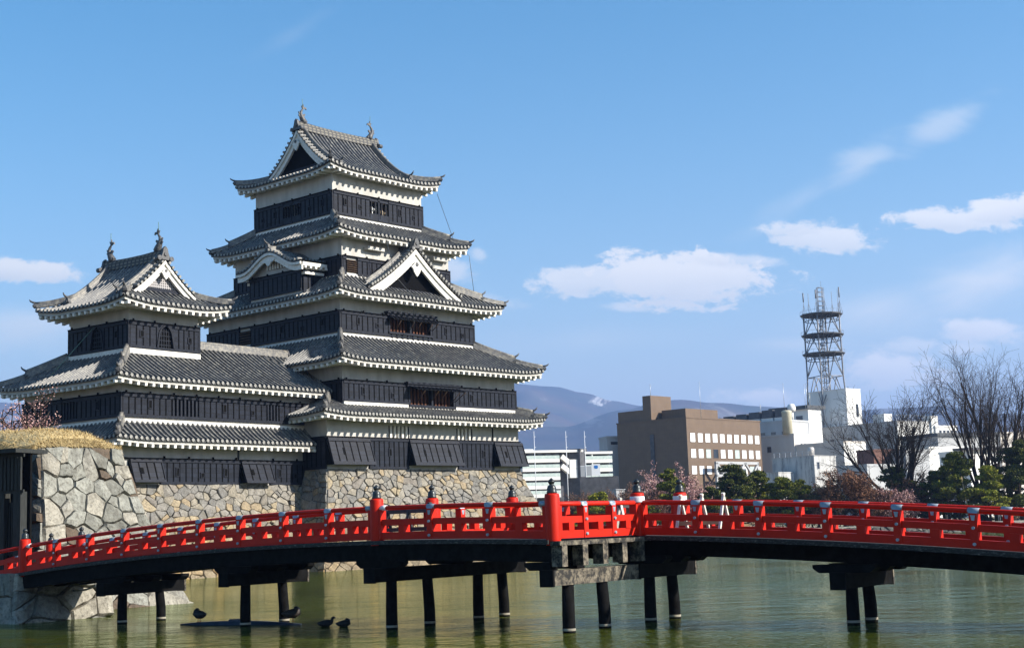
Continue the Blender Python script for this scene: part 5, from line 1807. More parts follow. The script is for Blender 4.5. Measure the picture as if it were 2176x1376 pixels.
for k in range(N):
    a, c = pts[k], pts[k + 1]
    fm.hexa([a - nrm * .3 - Vector((0, 0, a.z + .1)), c - nrm * .3 - Vector((0, 0, c.z + .1)), c + nrm * .3 - Vector((0, 0, c.z + .1)), a + nrm * .3 - Vector((0, 0, a.z + .1)), a - nrm * .12, c - nrm * .12, c + nrm * .12, a + nrm * .12])
fm.tube([pts[5] + Vector((0, 0, .0)), pts[7] + Vector((0, 0, .02))], .05, 8)
fo = fm.build("floating_boom", [M_FLOAT]); fo.location = mid
tag(fo, "long dark blue arched float lying on the water between the bridge piles", "float")
p = pa.lerp(pb, .085); water_bird((p.x + .25, p.y, .06), radians(180 - 35), "grey black bird standing on the left end of the float, preening", True, False, 1.15, True, BG)
p = pa.lerp(pb, .93); water_bird((p.x, p.y, .08), radians(10), "brownish bird standing on the right end of the float", True, True, 1.2, True, BG)
w = onwater(692, 1330); water_bird((w.x, w.y, 0), radians(20), "black bird swimming, left one of the two right of the float", False, False, .95, False, BG)
w = onwater(731, 1330); water_bird((w.x, w.y, 0), radians(15), "black bird swimming low, right one of the two near the tall piles", False, False, .9, True, BG)
# ---------------------------------------------------------------- ground and far bank
M_EARTH = simple("park_earth", (.22, .18, .11), (.34, .29, .19), .25, .95, .1, detail=8)
M_BANKST = stone_mat("bank_stone", [(0, (.10, .095, .085)), (.3, (.16, .15, .13)), (.6, (.07, .068, .06)), (.85, (.22, .2, .17))], .8)
M_LAWN = simple("bailey_turf", (.10, .085, .04), (.17, .14, .065), .5, .95, .1, detail=7)
GZ, BY = .95, 168.0
m = MB(); m.poly([(-8500, BY + 1.2, GZ), (8500, BY + 1.2, GZ), (8500, 11200, GZ), (-8500, 11200, GZ)])
tag(m.build("ground", [M_EARTH]), kind='structure')
bank = MB()
fnb = lambda u, h: Vector((-40 + 210 * u, BY + .9 * h / 1.35, -.4 + h))
core_face(bank, fnb, 1.35, 1, 40, 2); stone_face(bank, fnb, 210, 1.35, 1.0, .5, 77, .06, .14)
bank.box((-260, BY + .5, -.4), (-40, BY + 1.2, .94), 1); bank.box((170, BY + .5, -.4), (320, BY + 1.2, .94), 1)
bk = bank.build("bank_wall", [M_BANKST, M_GAP]); tag(bk, "low dark stone embankment along the far side of the moat", "stone wall")
M_KERB = simple("pale_kerb_stone", (.42, .38, .30), (.55, .5, .4), 2, .85, .2)
m = MB(); m.box((-40, BY + 1.0, .8), (170, BY + 1.7, 1.08)); tag(m.build("bank_kerb", [M_KERB]), "pale stone kerb running along the top of the far embankment", "kerb")
# inner bailey platform behind the castle
def KW(u, v, z): 
    a = radians(41.3); return Vector((-12.07 + u * sin(a) - v * cos(a), 100 + u * cos(a) + v * sin(a), z))
def TWp(s, t, z):
    a = radians(36.6); return Vector((-24.19 + s * sin(a) - t * cos(a), 87.54 + s * cos(a) + t * sin(a), z))
m = MB()
ring = [TWp(-6, 9, 0), TWp(17, 9, 0), KW(17.5, 16, 0), KW(17.5, 60, 0), TWp(-40, 60, 0), TWp(-40, 9, 0)]
for z in (4.4,):
    m.poly([p + Vector((0, 0, z)) for p in ring])
for i in range(len(ring)):
    j = (i + 1) % len(ring); a, b_ = ring[i], ring[j]
    m.poly([a + Vector((0, 0, -.5)), b_ + Vector((0, 0, -.5)), b_ + Vector((0, 0, 4.4)), a + Vector((0, 0, 4.4))])
tag(m.build("bailey_terrain", [M_LAWN]), kind='structure')
m = MB()
q0 = BP(-22, 3.2); 
ring = [BP(-21.3, -.3), BP(-21.3, 2.5), Vector((-17.6, 52.5, 0)), Vector((-22, 56.5, 0)), Vector((-34, 66, 0)), Vector((-70, 70, 0)), Vector((-70, 40, 0)), BP(-34, -.3)]
m.poly([Vector((p.x, p.y, 1.5)) for p in ring])
for i in range(len(ring)):
    a, b_ = ring[i], ring[(i + 1) % len(ring)]
    m.poly([Vector((a.x, a.y, -.5)), Vector((b_.x, b_.y, -.5)), Vector((b_.x, b_.y, 1.5)), Vector((a.x, a.y, 1.5))])
tag(m.build("gate_path_terrain", [M_LAWN]), kind='structure')

# ---------------------------------------------------------------- mountains
M_MOUNT, nt, b = new_mat("wooded_mountain")
n1 = tex(nt, .0016, 8, .62, (1, 1, 1)); n2 = tex(nt, .006, 6, .65); n3 = tex(nt, .0022, 6, .7, (1.6, .5, 1), dist=.8)
c = mixrgb(nt, ramp(nt, n1, [(.38, 0.0), (.62, 1.0)]), (.030, .032, .045), (.11, .078, .075))
c = mixrgb(nt, ramp(nt, n2, [(.42, 0.0), (.7, .7)]), c, (.035, .055, .05))
g = nd(nt, 'ShaderNodeNewGeometry'); sp = nd(nt, 'ShaderNodeSeparateXYZ'); nt.links.new(g.outputs['Position'], sp.inputs[0])
hi_ = math_n(nt, 'MULTIPLY', math_n(nt, 'SUBTRACT', sp.outputs[2], 260), 1 / 260., True)
sn = math_n(nt, 'MULTIPLY', ramp(nt, n3, [(.57, 0.0), (.63, 1.0)]), hi_)
c = mixrgb(nt, math_n(nt, 'MULTIPLY', sn, .8), c, (.42, .42, .44))
nt.links.new(c, b.inputs['Base Color']); b.inputs['Roughness'].default_value = .95; b.inputs['Specular IOR Level'].default_value = .1
def mountain(name, prof, D, depth, seed, jag, nx=260, ny=46):
    m = MB()
    ps = sorted(prof)
    def ridge(px):
        for (a, ya), (c, yc) in zip(ps[:-1], ps[1:]):
            if a <= px <= c:
                t = (px - a) / (c - a); t = t * t * (3 - 2 * t); return ya + (yc - ya) * t
        return ps[0][1] if px < ps[0][0] else ps[-1][1]
    X0, X1 = ps[0][0], ps[-1][0]
    rows = []
    for j in range(ny + 1):
        v = j / ny
        row = []
        for i in range(nx + 1):
            px = X0 + (X1 - X0) * i / nx
            top = at(px, ridge(px), D)
            y = D - depth * (1 - v) if v <= 1 else D
            x = top.x * (y / D)
            n = noise.fractal(Vector((x / 700 + seed, y / 900, seed)), 1.0, 2.0, 5)
            rdg = abs(noise.noise(Vector((x / 420 + seed * 2, y / 2600, .5))))
            h = top.z * (v ** .85) * (1 - .55 * rdg * (1 - v) ** .4 * min(1, v * 3)) + jag * n * top.z * .12 * sin(pi * min(1, v)) + (noise.noise(Vector((x / 160, y / 300, seed))) * .018 * top.z if v > .9 else 0)
            row.append((x, y, max(GZ - 2, h)))
        rows.append(row)
    # far side falls away
    rows.append([(p[0] * 1.12, p[1] + depth * .5, 0) for p in rows[-1]])
    for r_ in rows: m.v.extend(r_)
    for j in range(len(rows) - 1):
        for i in range(nx):
            a = j * (nx + 1) + i
            m.f.append((a, a + 1, a + nx + 2, a + nx + 1)); m.m.append(0); m.sm.append(True)
    return tag(m.build(name, [M_MOUNT]), kind='structure')
mountain("mountain_range", [(-1200, 900), (-500, 850), (0, 852), (60, 856), (250, 850), (700, 830), (1000, 802), (1100, 813), (1180, 822), (1240, 832), (1300, 851), (1380, 862), (1440, 874), (1560, 900), (1750, 935), (2300, 950), (3300, 930)], 6400, 3000, 3.1, 1.0)
mountain("hill_range", [(-1200, 940), (200, 920), (900, 900), (1200, 905), (1330, 868), (1400, 852), (1450, 849), (1520, 857), (1600, 861), (1700, 869), (1800, 876), (1900, 868), (1990, 863), (2060, 866), (2130, 880), (2200, 888), (2700, 870), (3300, 900)], 4800, 2000, 7.7, .8)

# ---------------------------------------------------------------- trees
def rot_about(v, ax, a): return Matrix.Rotation(a, 3, ax) @ v
def grow(mb, p, d, L, r, lvl, rnd, S, tips):
    n = S['seg'][min(lvl, len(S['seg']) - 1)]
    pts, rad = [p], [r]
    q = Vector(p); dd = Vector(d).normalized()
    for k in range(n):
        dd = (dd + Vector((rnd.uniform(-1, 1), rnd.uniform(-1, 1), rnd.uniform(-1, 1))) * (S['wob'] * (1 - .16 * lvl)) + Vector((0, 0, S['up'][min(lvl, len(S['up']) - 1)]))).normalized()
        q = q + dd * (L / n)
        pts.append(q); rad.append(max(S['rmin'], r * (1 - S['tap'] * (k + 1) / n)))
    mb.tube(pts, rad, S['sides'][min(lvl, len(S['sides']) - 1)], 0, True, False)
    if lvl >= S['max']:
        tips.append((pts[-1], dd)); tips.append((pts[len(pts) // 2], dd)); return
    nc = S['kids'][lvl]
    for k in range(nc):
        t = S['from'][lvl] + (1 - S['from'][lvl]) * (k + rnd.random() * .8) / nc
        t = min(t, .999)
        i = int(t * n); f = t * n - i
        o = pts[i].lerp(pts[i + 1], f)
        dr_ = (pts[i + 1] - pts[i]).normalized()
        ax = rot_about(dr_.orthogonal().normalized(), dr_, k * 2.4 + rnd.uniform(-.6, .6))
        nd_ = rot_about(dr_, ax, radians(rnd.uniform(*S['ang'][lvl])))
        grow(mb, o, nd_, L * rnd.uniform(*S['len'][lvl]), max(S['rmin'], (rad[i] * (1 - f) + rad[i + 1] * f) * S['rr'][lvl]), lvl + 1, rnd, S, tips)
def leafbits(mb, c, n, size, spread, rnd, flat=1.0, upb=0.0):
    for _ in range(n):
        while True:
            o = Vector((rnd.uniform(-1, 1), rnd.uniform(-1, 1), rnd.uniform(-1, 1)))
            if o.length < 1: break
        p = c + Vector((o.x * spread, o.y * spread, o.z * spread * flat))
        a = Vector((rnd.uniform(-1, 1), rnd.uniform(-1, 1), rnd.uniform(-1, 1) + upb)).normalized() * size * rnd.uniform(.6, 1.3)
        b = a.cross(Vector((rnd.uniform(-1, 1), rnd.uniform(-1, 1), rnd.uniform(-1, 1)))).normalized() * size * rnd.uniform(.25, .5)
        mb.add([p - b, p + b, p + a], [(0, 1, 2)], 0)
def leaf_mat(name, cols, rough=.7, trans=.0):
    m, nt, b = new_mat(name)
    g = nd(nt, 'ShaderNodeNewGeometry')
    r = ramp(nt, g.outputs['Random Per Island'], [(i / (len(cols) - 1), c) for i, c in enumerate(cols)])
    n = tex(nt, .55, 3, .5)
    h = nd(nt, 'ShaderNodeHueSaturation'); nt.links.new(r, h.inputs['Color']); nt.links.new(math_n(nt, 'ADD', math_n(nt, 'MULTIPLY', n, 1.1), .45), h.inputs['Value'])
    nt.links.new(h.outputs[0], b.inputs['Base Color']); b.inputs['Roughness'].default_value = rough; b.inputs['Specular IOR Level'].default_value = .2
    return m
M_NEEDLE = leaf_mat("pine_needles", [(.032, .046, .005), (.085, .098, .008), (.18, .18, .014)])
M_NEEDLE_Y = leaf_mat("yellow_green_needles", [(.085, .10, .008), (.19, .20, .014), (.30, .28, .025)])
M_NEEDLE_D = leaf_mat("dark_needles", [(.018, .030, .005), (.045, .058, .007), (.12, .125, .012)])
M_BLOSSOM = leaf_mat("pink_blossom", [(.22, .10, .095), (.42, .23, .21), (.62, .42, .38)])
M_BROWNLEAF = leaf_mat("brown_buds", [(.10, .045, .028), (.16, .075, .042), (.22, .11, .06)])
M_OLIVE = leaf_mat("olive_twigs", [(.06, .05, .02), (.1, .085, .03), (.14, .12, .045)])
M_BARK = simple("dark_bark", (.016, .012, .010), (.05, .037, .029), 5, .9, .1)
M_BARKL = simple("grey_brown_bark", (.04, .031, .025), (.10, .078, .062), 5, .9, .1)
M_ORBARK = simple("orange_pine_bark", (.20, .095, .045), (.36, .19, .10), 5, .9, .1)
M_PINKBARK = simple("pruned_limb_bark", (.20, .12, .09), (.3, .2, .16), 5, .9, .1)
BARE = dict(seg=[4, 5, 4, 3, 2, 2], wob=.085, up=[.02, .07, .04, .01, .0], tap=.62, rmin=.013, sides=[8, 6, 5, 4, 3], max=4,
            kids=[8, 6, 6, 5], **{'from': [.3, .36, .25, .15]}, ang=[(16, 38), (13, 32), (18, 40), (20, 46)], len=[(2.3, 3.3), (.34, .52), (.36, .52), (.42, .6)], rr=[.58, .5, .48, .55])
def bare_tree(px, dist, h, seed, label, S=None, base=None, group=None):
    rnd = random.Random(seed)
    S = dict(BARE, **(S or {}))
    loc = at(px, 1100, dist); loc.z = GZ
    t = thing("bare_tree", label, "tree", loc.to_tuple(), 0, group)
    mb = MB(); tips = []
    L0 = h * S.get('trunk', .22)
    grow(mb, Vector((0, 0, -.1)), Vector(S.get('dir', (0, 0, 1))), L0, h * S.get('thick', .020), 0, rnd, S, tips)
    # trunk is the first tube; keep it apart from the crown
    k = (S['seg'][0] + 1) * S['sides'][0]; nf = S['seg'][0] * S['sides'][0]
    tr = MB(); tr.v = mb.v[:k]; tr.f = mb.f[:nf]; tr.m = mb.m[:nf]; tr.sm = mb.sm[:nf]
    cr = MB(); cr.v = mb.v[k:]; cr.f = [tuple(i - k for i in f) for f in mb.f[nf:]]; cr.m = mb.m[nf:]; cr.sm = mb.sm[nf:]
    zmax = max(p[2] for p in cr.v); s = h / zmax
    for q in (tr, cr): q.v = [(x * s, y * s, z * s) for x, y, z in q.v]
    tr.build("trunk", [S.get('bark', M_BARK)], t); c = cr.build("crown", [S.get('bark', M_BARK)], t)
    return t, [(p * s, d) for p, d in tips], rnd, c
def pine(px, dist, h, seed, label, mat=M_NEEDLE, bark=M_BARK, lean=(0, 0), pads=18, w=.33, size=.24, group=None, low=.22, z0=GZ, leaf=330, loc=None):
    rnd = random.Random(seed)
    if loc is None:
        loc = at(px, 1100, dist); loc.z = z0
    t = thing("pine_tree", label, "tree", tuple(loc), 0, group)
    tr = MB(); pts = []; rad = []
    N = 7
    for k in range(N + 1):
        f = k / N
        pts.append(Vector((lean[0] * f * h + .25 * sin(f * 5 + seed) * f * h * .10, lean[1] * f * h + .2 * cos(f * 4 + seed) * f * h * .08, f * h * .96 - .1)))
        rad.append(h * .024 * (1 - .75 * f) + .02)
    tr.tube(pts, rad, 7, 0)
    cr = MB(); br = MB()
    for k in range(pads):
        f = low + (1 - low) * (k + rnd.random() * .7) / pads
        f = min(f, .99)
        i = int(f * N); o = pts[i].lerp(pts[min(N, i + 1)], f * N - i)
        a = k * 2.4 + rnd.uniform(-.5, .5)
        R = h * w * 1.12 * (1.0 - .75 * max(0, (f - low) / (1 - low)) ** 1.4) * rnd.uniform(.45, 1.1)
        if k >= pads - 2: R *= .3
        e = o + Vector((cos(a) * R, sin(a) * R, rnd.uniform(-.02, .06) * h))
        tr.tube([o, o.lerp(e, .5) + Vector((0, 0, -.02 * h)), e], [h * .008, h * .006, h * .003], 4, 0)
        sp_ = h * .085 * rnd.uniform(.75, 1.35)
        for q in (.55, 1.0):
            leafbits(cr, o.lerp(e, q) + Vector((rnd.uniform(-.3, .3), rnd.uniform(-.3, .3), sp_ * .2)), int(leaf * (q + .2)), size, sp_ * (.7 + .5 * q), rnd, .42, .5)
    tr.build("trunk", [bark], t); cr.build("crown", [mat], t)
    return t
PG = "pines along the far bank"
pine(1275, 182, 5.6, 3, "yellow green pine left of the pruned leaning pine", M_NEEDLE_Y, low=.3, w=.42, pads=16, group=PG)
pine(1225, 176, 3.2, 15, "low yellow green pine behind the corner railing", M_NEEDLE_Y, low=.2, w=.6, pads=10, group=PG, size=.2)
pine(1458, 176, 7.6, 4, "cloud-pruned pine with a bright orange leaning trunk", M_NEEDLE, M_ORBARK, (-.28, 0), 15, .26, group=PG, low=.5)
pine(1385, 174, 3.6, 44, "low dark pine below the cherry tree", M_NEEDLE, low=.2, w=.6, pads=11, group=PG, size=.2)
pine(1565, 178, 8.0, 5, "dark pointed pine in front of the brown office block", M_NEEDLE_D, low=.12, w=.36, pads=38, group=PG)
pine(1520, 175, 5.2, 25, "dark rounded pine left of the pointed dark pine", M_NEEDLE_D, low=.1, w=.5, pads=28, group=PG)
pine(1612, 182, 7.2, 35, "olive pine right of the pointed dark pine", M_NEEDLE, low=.2, w=.34, pads=28, group=PG)
pine(1672, 177, 6.3, 6, "broad bright green pine beside the stained concrete building", M_NEEDLE, low=.12, w=.52, pads=34, group=PG)
pine(1910, 186, 7.6, 7, "dark pine under the leaning bare tree", M_NEEDLE_D, low=.4, w=.3, pads=15, group=PG)
pine(2040, 176, 8.4, 8, "green pine propped with a pale pole", M_NEEDLE, low=.15, w=.36, pads=34, group=PG)
pine(2105, 174, 6.9, 9, "yellowish pine in front of the tall bare trees", M_NEEDLE_Y, low=.15, w=.36, pads=24, group=PG)
pine(2172, 176, 9.6, 10, "dark pine at the right edge of the photo", M_NEEDLE_D, low=.12, w=.36, pads=38, group=PG)
pine(1702, 181, 6.0, 16, "olive pine right of the broad bright green pine", M_NEEDLE, low=.15, w=.42, pads=22, group=PG)
pine(1985, 179, 6.6, 17, "dark leaning pine left of the pale prop pole", M_NEEDLE_D, M_BARK, (.12, 0), low=.12, w=.42, pads=26, group=PG)
pine(1945, 184, 5.6, 18, "low green pine between the leaning bare tree and the propped pine", M_NEEDLE, low=.12, w=.5, pads=22, group=PG)
pine(2240, 180, 9.0, 14, "dark pine just beyond the right edge", M_NEEDLE_D, low=.12, w=.36, pads=24, group=PG)
pl = at(2062, 1100, 174); m = MB(); m.tube([(0, 0, 0), (-.7, 0, 5.6)], [.09, .07], 6)
o = m.build("prop_pole", [M_PLANK]); o.location = (pl.x, pl.y, GZ); tag(o, "pale pole propping the green pine", "pole")
# tall bare trees
bare_tree(1921, 190, 19.5, 21, "large bare tree leaning apart in front of the white buildings", dict(trunk=.17, thick=.034, dir=(-.05, 0, 1), ang=[(22, 56), (12, 34), (18, 44), (20, 50)], kids=[9, 7, 7, 6]))
BG2 = "tall bare trees at the right edge"
bare_tree(2092, 178, 22.5, 31, "tall bare tree with a dark straight trunk, left one of the right-hand group", dict(trunk=.22, thick=.034, ang=[(6, 32), (12, 30), (18, 40), (20, 46)], kids=[7, 7, 6, 5]), group=BG2)
bare_tree(2122, 184, 22.8, 32, "tall bare tree with pale lower bark, middle one of the right-hand group", dict(trunk=.25, thick=.034, ang=[(6, 26), (12, 30), (18, 40), (20, 46)], kids=[5, 6, 6, 5], bark=M_BARKL), group=BG2)
bare_tree(2150, 180, 23.0, 33, "tall bare tree reaching past the right edge", dict(trunk=.2, thick=.034, ang=[(8, 34), (12, 30), (18, 40), (20, 46)], kids=[6, 7, 6, 5]), group=BG2)
# cherries and brown shrubs
SHR = dict(trunk=.16, thick=.022, ang=[(30, 68), (22, 52), (24, 56), (24, 60)], len=[(1.3, 1.9), (.5, .72), (.45, .65), (.4, .6)], kids=[8, 6, 5, 3], up=[.03, .02, .02, .01], rmin=.02, sides=[7, 5, 4, 3, 3])
def shrub(name, px, dist, h, seed, label, mat, n, size, spread, S=None, cat="tree", group=None, loc=None, bark=None):
    S2 = dict(SHR, **(S or {}));
    if bark: S2['bark'] = bark
    t, tips, rnd, cr = bare_tree(px, dist, h, seed, label, S2, group=group)
    t.name = name; t['category'] = cat
    if loc is not None: t.location = loc
    mb = MB()
    for p, d in tips:
        leafbits(mb, p, n if rnd.random() > .25 else n // 3, size, spread, rnd)
    mb.build("foliage" if mat is not M_BLOSSOM else "blossom", [mat], t)
    return t
shrub("cherry_tree", 1425, 192, 9.3, 51, "budding pink cherry tree in front of the brown office block", M_BLOSSOM, 14, .17, .42, dict(bark=M_BARKL))
shrub("cherry_tree", 1500, 188, 7.0, 52, "pale pink blossoming cherry beside the dark pointed pine", M_BLOSSOM, 18, .17, .42)
shrub("cherry_tree", 1372, 186, 6.6, 57, "mostly bare brownish cherry left of the pink one", M_BROWNLEAF, 10, .15, .4, dict(bark=M_BARKL))
shrub("cherry_tree", 1898, 175, 4.6, 53, "low pink flowering cherry between brown shrub and pines", M_BLOSSOM, 12, .14, .34)
shrub("cherry_tree", 1975, 182, 6.4, 56, "dark budding cherry right of the leaning bare tree", M_BROWNLEAF, 11, .15, .36)
shrub("brown_shrub_tree", 1795, 176, 7.0, 54, "dense reddish brown budding tree at the centre of the far bank", M_BROWNLEAF, 22, .18, .42)
shrub("brown_shrub_tree", 1740, 178, 5.6, 55, "brown and olive bushy tree next to the broad green pine", M_OLIVE, 20, .18, .42)
shrub("brown_shrub_tree", 1845, 182, 6.0, 58, "reddish bushy tree right of the dense brown one", M_BROWNLEAF, 18, .17, .4)
shrub("bare_shrub", 1205, 184, 5.0, 61, "tangled bare brown thicket under the flats", M_BROWNLEAF, 8, .14, .45, dict(ang=[(10, 36), (12, 36), (20, 44), (20, 50)], bark=M_BARKL), "shrub")
shrub("bare_shrub", 1240, 190, 6.0, 62, "bare brown thicket next to the dark wall", M_BROWNLEAF, 8, .14, .45, dict(ang=[(10, 36), (12, 36), (20, 44), (20, 50)], bark=M_BARKL), "shrub")
shrub("bare_shrub", 1325, 188, 6.4, 63, "bare thorny thicket below the left end of the brown office block", M_BROWNLEAF, 8, .14, .45, dict(bark=M_BARKL), "shrub")
c_loc = TWp(-5.5, 4.0, 3.4)
shrub("cherry_tree", 30, 85, 7.6, 64, "pink blossoming cherry behind the grass-topped wall at the left edge", M_BLOSSOM, 16, .085, .34, dict(kids=[9, 7, 6, 4]), loc=(-28.4, 79.0, 3.2))
m = MB(); hg = random.Random(8)
# fuller planting between the groups
hg = random.Random(8)
# clipped low hedge along the far promenade
for k in range(5200):
    x = hg.uniform(-20, 120); y = BY + 14 + hg.uniform(-.6, .6); z = GZ + hg.uniform(.1, 1.7 + .5 * noise.noise(Vector((x / 4, 0, 3))))
    leafbits(m, Vector((x, y, z)), 2, .28, .25, hg)
hd = m.build("hedge", [M_NEEDLE_D]); tag(hd, "dark low hedge under the far-bank trees", "hedge", kind='stuff')

# ---------------------------------------------------------------- town
M_BROWNTILE, nt, b = new_mat("brown_tile_cladding")
t_ = nd(nt, 'ShaderNodeTexCoord'); s_ = nd(nt, 'ShaderNodeSeparateXYZ'); nt.links.new(t_.outputs['Object'], s_.inputs[0])
v1 = math_n(nt, 'LESS_THAN', math_n(nt, 'FRACT', math_n(nt, 'DIVIDE', math_n(nt, 'ADD', s_.outputs[0], s_.outputs[1]), .8)), .07)
v2 = math_n(nt, 'LESS_THAN', math_n(nt, 'FRACT', math_n(nt, 'DIVIDE', s_.outputs[2], 1.0)), .05)
n1 = tex(nt, .5, 5, .6)
c = mixrgb(nt, ramp(nt, n1, [(.3, 0.0), (.7, 1.0)]), (.10, .062, .034), (.13, .083, .047))
nt.links.new(mixrgb(nt, math_n(nt, 'MULTIPLY', math_n(nt, 'MAXIMUM', v1, v2), .45), c, (.06, .04, .025)), b.inputs['Base Color']); b.inputs['Roughness'].default_value = .6
def render_mat(name, c1, c2, sc=.35): return simple(name, c1, c2, sc, .8, .2, sc=(1, 1, .3), detail=8, lo=.3, hi=.75)
M_OFFW = render_mat("off_white_render", (.62, .62, .60), (.74, .73, .70))
M_PALE = render_mat("pale_beige_render", (.52, .48, .44), (.62, .58, .52))
M_GREYR = render_mat("grey_render", (.33, .34, .35), (.43, .44, .45))
M_STAIN, nt, b = new_mat("stained_concrete")
n1 = tex(nt, .8, 8, .7, (1, 1, .2)); nt.links.new(ramp(nt, n1, [(.35, (.16, .16, .16)), (.5, (.42, .42, .41)), (.75, (.58, .57, .54))]), b.inputs['Base Color']); b.inputs['Roughness'].default_value = .9
M_DKGREY = simple("dark_grey_panel", (.05, .052, .058), (.09, .09, .1), 1, .6, .3)
M_ROOFD = simple("dark_roof", (.05, .055, .06), (.10, .105, .11), .8, .8, .2)
M_GLASS, nt, b = new_mat("window_glass")
b.inputs['Base Color'].default_value = (.02, .025, .03, 1); b.inputs['Roughness'].default_value = .08; b.inputs['Specular IOR Level'].default_value = .8
M_WHITEPANE = simple("white_pane", (.70, .72, .74), (.82, .83, .84), 1, .35, .5)  # plain white fill for window panes
M_RAILGL = simple("green_glass_panel", (.34, .42, .40), (.46, .53, .50), 2, .3, .5)
M_BRICKR = simple("red_brown_brick", (.10, .05, .04), (.15, .08, .06), 2, .85, .2)
M_SIGNW = simple("white_signboard", (.75, .76, .77), rough=.5); M_SIGNB = simple("blue_emblem", (.03, .17, .5), rough=.5)
class Bld:
    "box building seen from its near corner: s along the right face, v along the left face"
    def __init__(s, name, label, px, dist, az, LR, LL, ztop, mat, zb=0.0, parapet=.5, cat="building"):
        p = at(px, 1100, dist); p.z = GZ
        s.o = thing(name, label, cat, tuple(p), radians(90 - az))
        s.LR, s.LL, s.zt = LR, LL, ztop - GZ
        m = MB(); m.box((0, 0, zb), (LR, LL, s.zt)); s.w = m.build("wall", [mat], s.o)
        m = MB(); m.box((-.12, -.12, s.zt), (LR + .12, LL + .12, s.zt + parapet)); m.build("parapet", [mat], s.o)
        s.R = Face(lambda a, o, z: (a, -o, z)); s.L = Face(lambda a, o, z: (-o, a, z))
    def win(s, face, a, w, z, h, mat=M_GLASS, frame=None, sill=True):
        f = getattr(s, face); m = MB(); f.box(m, a, a + w, -.12, .02, z, z + h)
        wi = m.build("window", [mat], s.o)
        q = MB(); t = .10; fm_ = frame or M_GREYR
        f.box(q, a - t, a, .0, .07, z - t, z + h + t); f.box(q, a + w, a + w + t, .0, .07, z - t, z + h + t)
        f.box(q, a, a + w, .0, .07, z + h, z + h + t); f.box(q, a, a + w, .0, .09, z - t, z)
        q.build("window_frame", [fm_], wi)
    def add(s, name, x0, y0, z0, x1, y1, z1, mat):
        m = MB(); m.box((x0, y0, z0), (x1, y1, z1)); return m.build(name, [mat], s.o)
def zpx(px, py, dist): return at(px, py, dist).z
# brown office block
B1 = Bld("office_block", "brown tiled office block with rows of white windows", 1469, 335, 42, 31.8, 20.6, zpx(1469, 887, 335), M_BROWNTILE, parapet=.3)
g0 = GZ
for r_, (ya, yb) in enumerate(((918, 937), (952, 971), (988, 1006))):
    z1, z0 = zpx(1480, ya, 335) - g0, zpx(1480, yb, 335) - g0
    for k in range(10):
        mt = M_GLASS if (r_, k) in ((1, 3),) else (M_RAILGL if (r_, k) in ((1, 2), (1, 6), (2, 8)) else M_WHITEPANE)
        B1.win('R', 1.3 + k * 3.08, 2.0, z0, z1 - z0, mt, M_BROWNTILE)
zt = B1.zt
B1.add("upper_block", .4, 10.5, zt + .31, 14, 20.4, zt + 2.9, M_BROWNTILE)
B1.add("stair_tower", .2, 10.2, zt + .32, 8.5, 12.6, zt + 6.2, M_BROWNTILE)
B1.add("penthouse", 3.5, 2.5, zt + .31, 17, 9.5, zt + 2.6, M_BROWNTILE)
B1.add("corner_slot", -.25, 9.5, 0, -.02, 10.6, zt - 3.2, M_DKGREY)
m = MB()
za, zb_ = zpx(1540, 978, 330) - g0, zpx(1540, 1004, 330) - g0
m.box((7.0, -3.0, za - .4), (25.5, -2.5, za + .25)); m.box((7.0, -3.0, zb_ - .6), (25.5, -2.5, zb_))
for k in range(3):
    x = 7.4 + k * 6.1
    m.beam((x, -2.75, za), (x + 2.9, -2.75, zb_), .5, .5); m.beam((x + 3.2, -2.75, zb_), (x + 5.9, -2.75, za), .5, .5)
m.box((7.0, -3.0, 0), (7.6, -2.5, za)); m.box((24.9, -3.0, 0), (25.5, -2.5, za))
m.build("truss_frame", [M_GREYR], B1.o)
def mast(name, label, px, py_top, py_bot, dist, r=.06, group=None, mat=M_METAL, cat="mast"):
    a, b_ = at(px, py_bot, dist), at(px, py_top, dist)
    m = MB(); m.tube([(0, 0, 0), (0, 0, b_.z - a.z)], [r, r * .45], 6)
    for k in (.93, .8):
        m.tube([(-.25, 0, (b_.z - a.z) * k), (.25, 0, (b_.z - a.z) * k)], r * .4, 4)
    o = m.build(name, [mat]); o.location = a; return tag(o, label, cat, group)
mast("roof_mast", "thin aerial on the brown block's stair tower", 1383, 815, 845, 346, .07)
mast("roof_mast", "tall white aerial in front of the brown block's penthouse", 1490, 808, 888, 338, .055)
# flats at the left
FL = thing("apartment_block", "white flats with green glass balconies behind the keep's right corner", "building", tuple(at(1108, 1100, 300).xy) + (GZ,), radians(20))
fx0 = 0.0
def fz(py): return zpx(1160, py, 300) - GZ
m = MB(); m.box((0, 1.6, 0), (14.2, 14, fz(960))); m.build("wall", [M_DKGREY], FL)
m = MB(); m.box((-.3, -.4, fz(960)), (14.4, 14, fz(955))); m.box((0, 2, fz(955)), (4, 6, fz(954) + .3)); m.build("roof", [M_OFFW], FL)
for yb in (977, 996, 1015, 1034, 1052):
    z = fz(yb)
    m = MB(); m.box((.6, -.2, z - .38), (9.0, 1.6, z + .34)); s = m.build("balcony", [M_OFFW], FL)
    m = MB(); m.box((.6, -.2, z + .36), (9.0, -.12, z + 1.05)); m.build("glass_panel", [M_RAILGL], s)
    m = MB()
    for k in range(5): m.box((.8 + k * 1.9, 1.5, z + .3), (1.9 + k * 1.9, 1.58, z + 1.6))
    m.build("balcony_door", [M_GLASS], s)
m = MB()
for i, (ya, yb) in enumerate(((968, 986), (988, 1006))):
    za, zb_ = fz(ya), fz(yb)
    m.beam((9.6, .6, za), (11.8, .6, zb_), 1.2, 1.0); m.box((11.3, -.1, zb_ - .9), (13.4, 1.6, zb_ + 1.0))
m.build("outside_stair", [M_OFFW], FL)
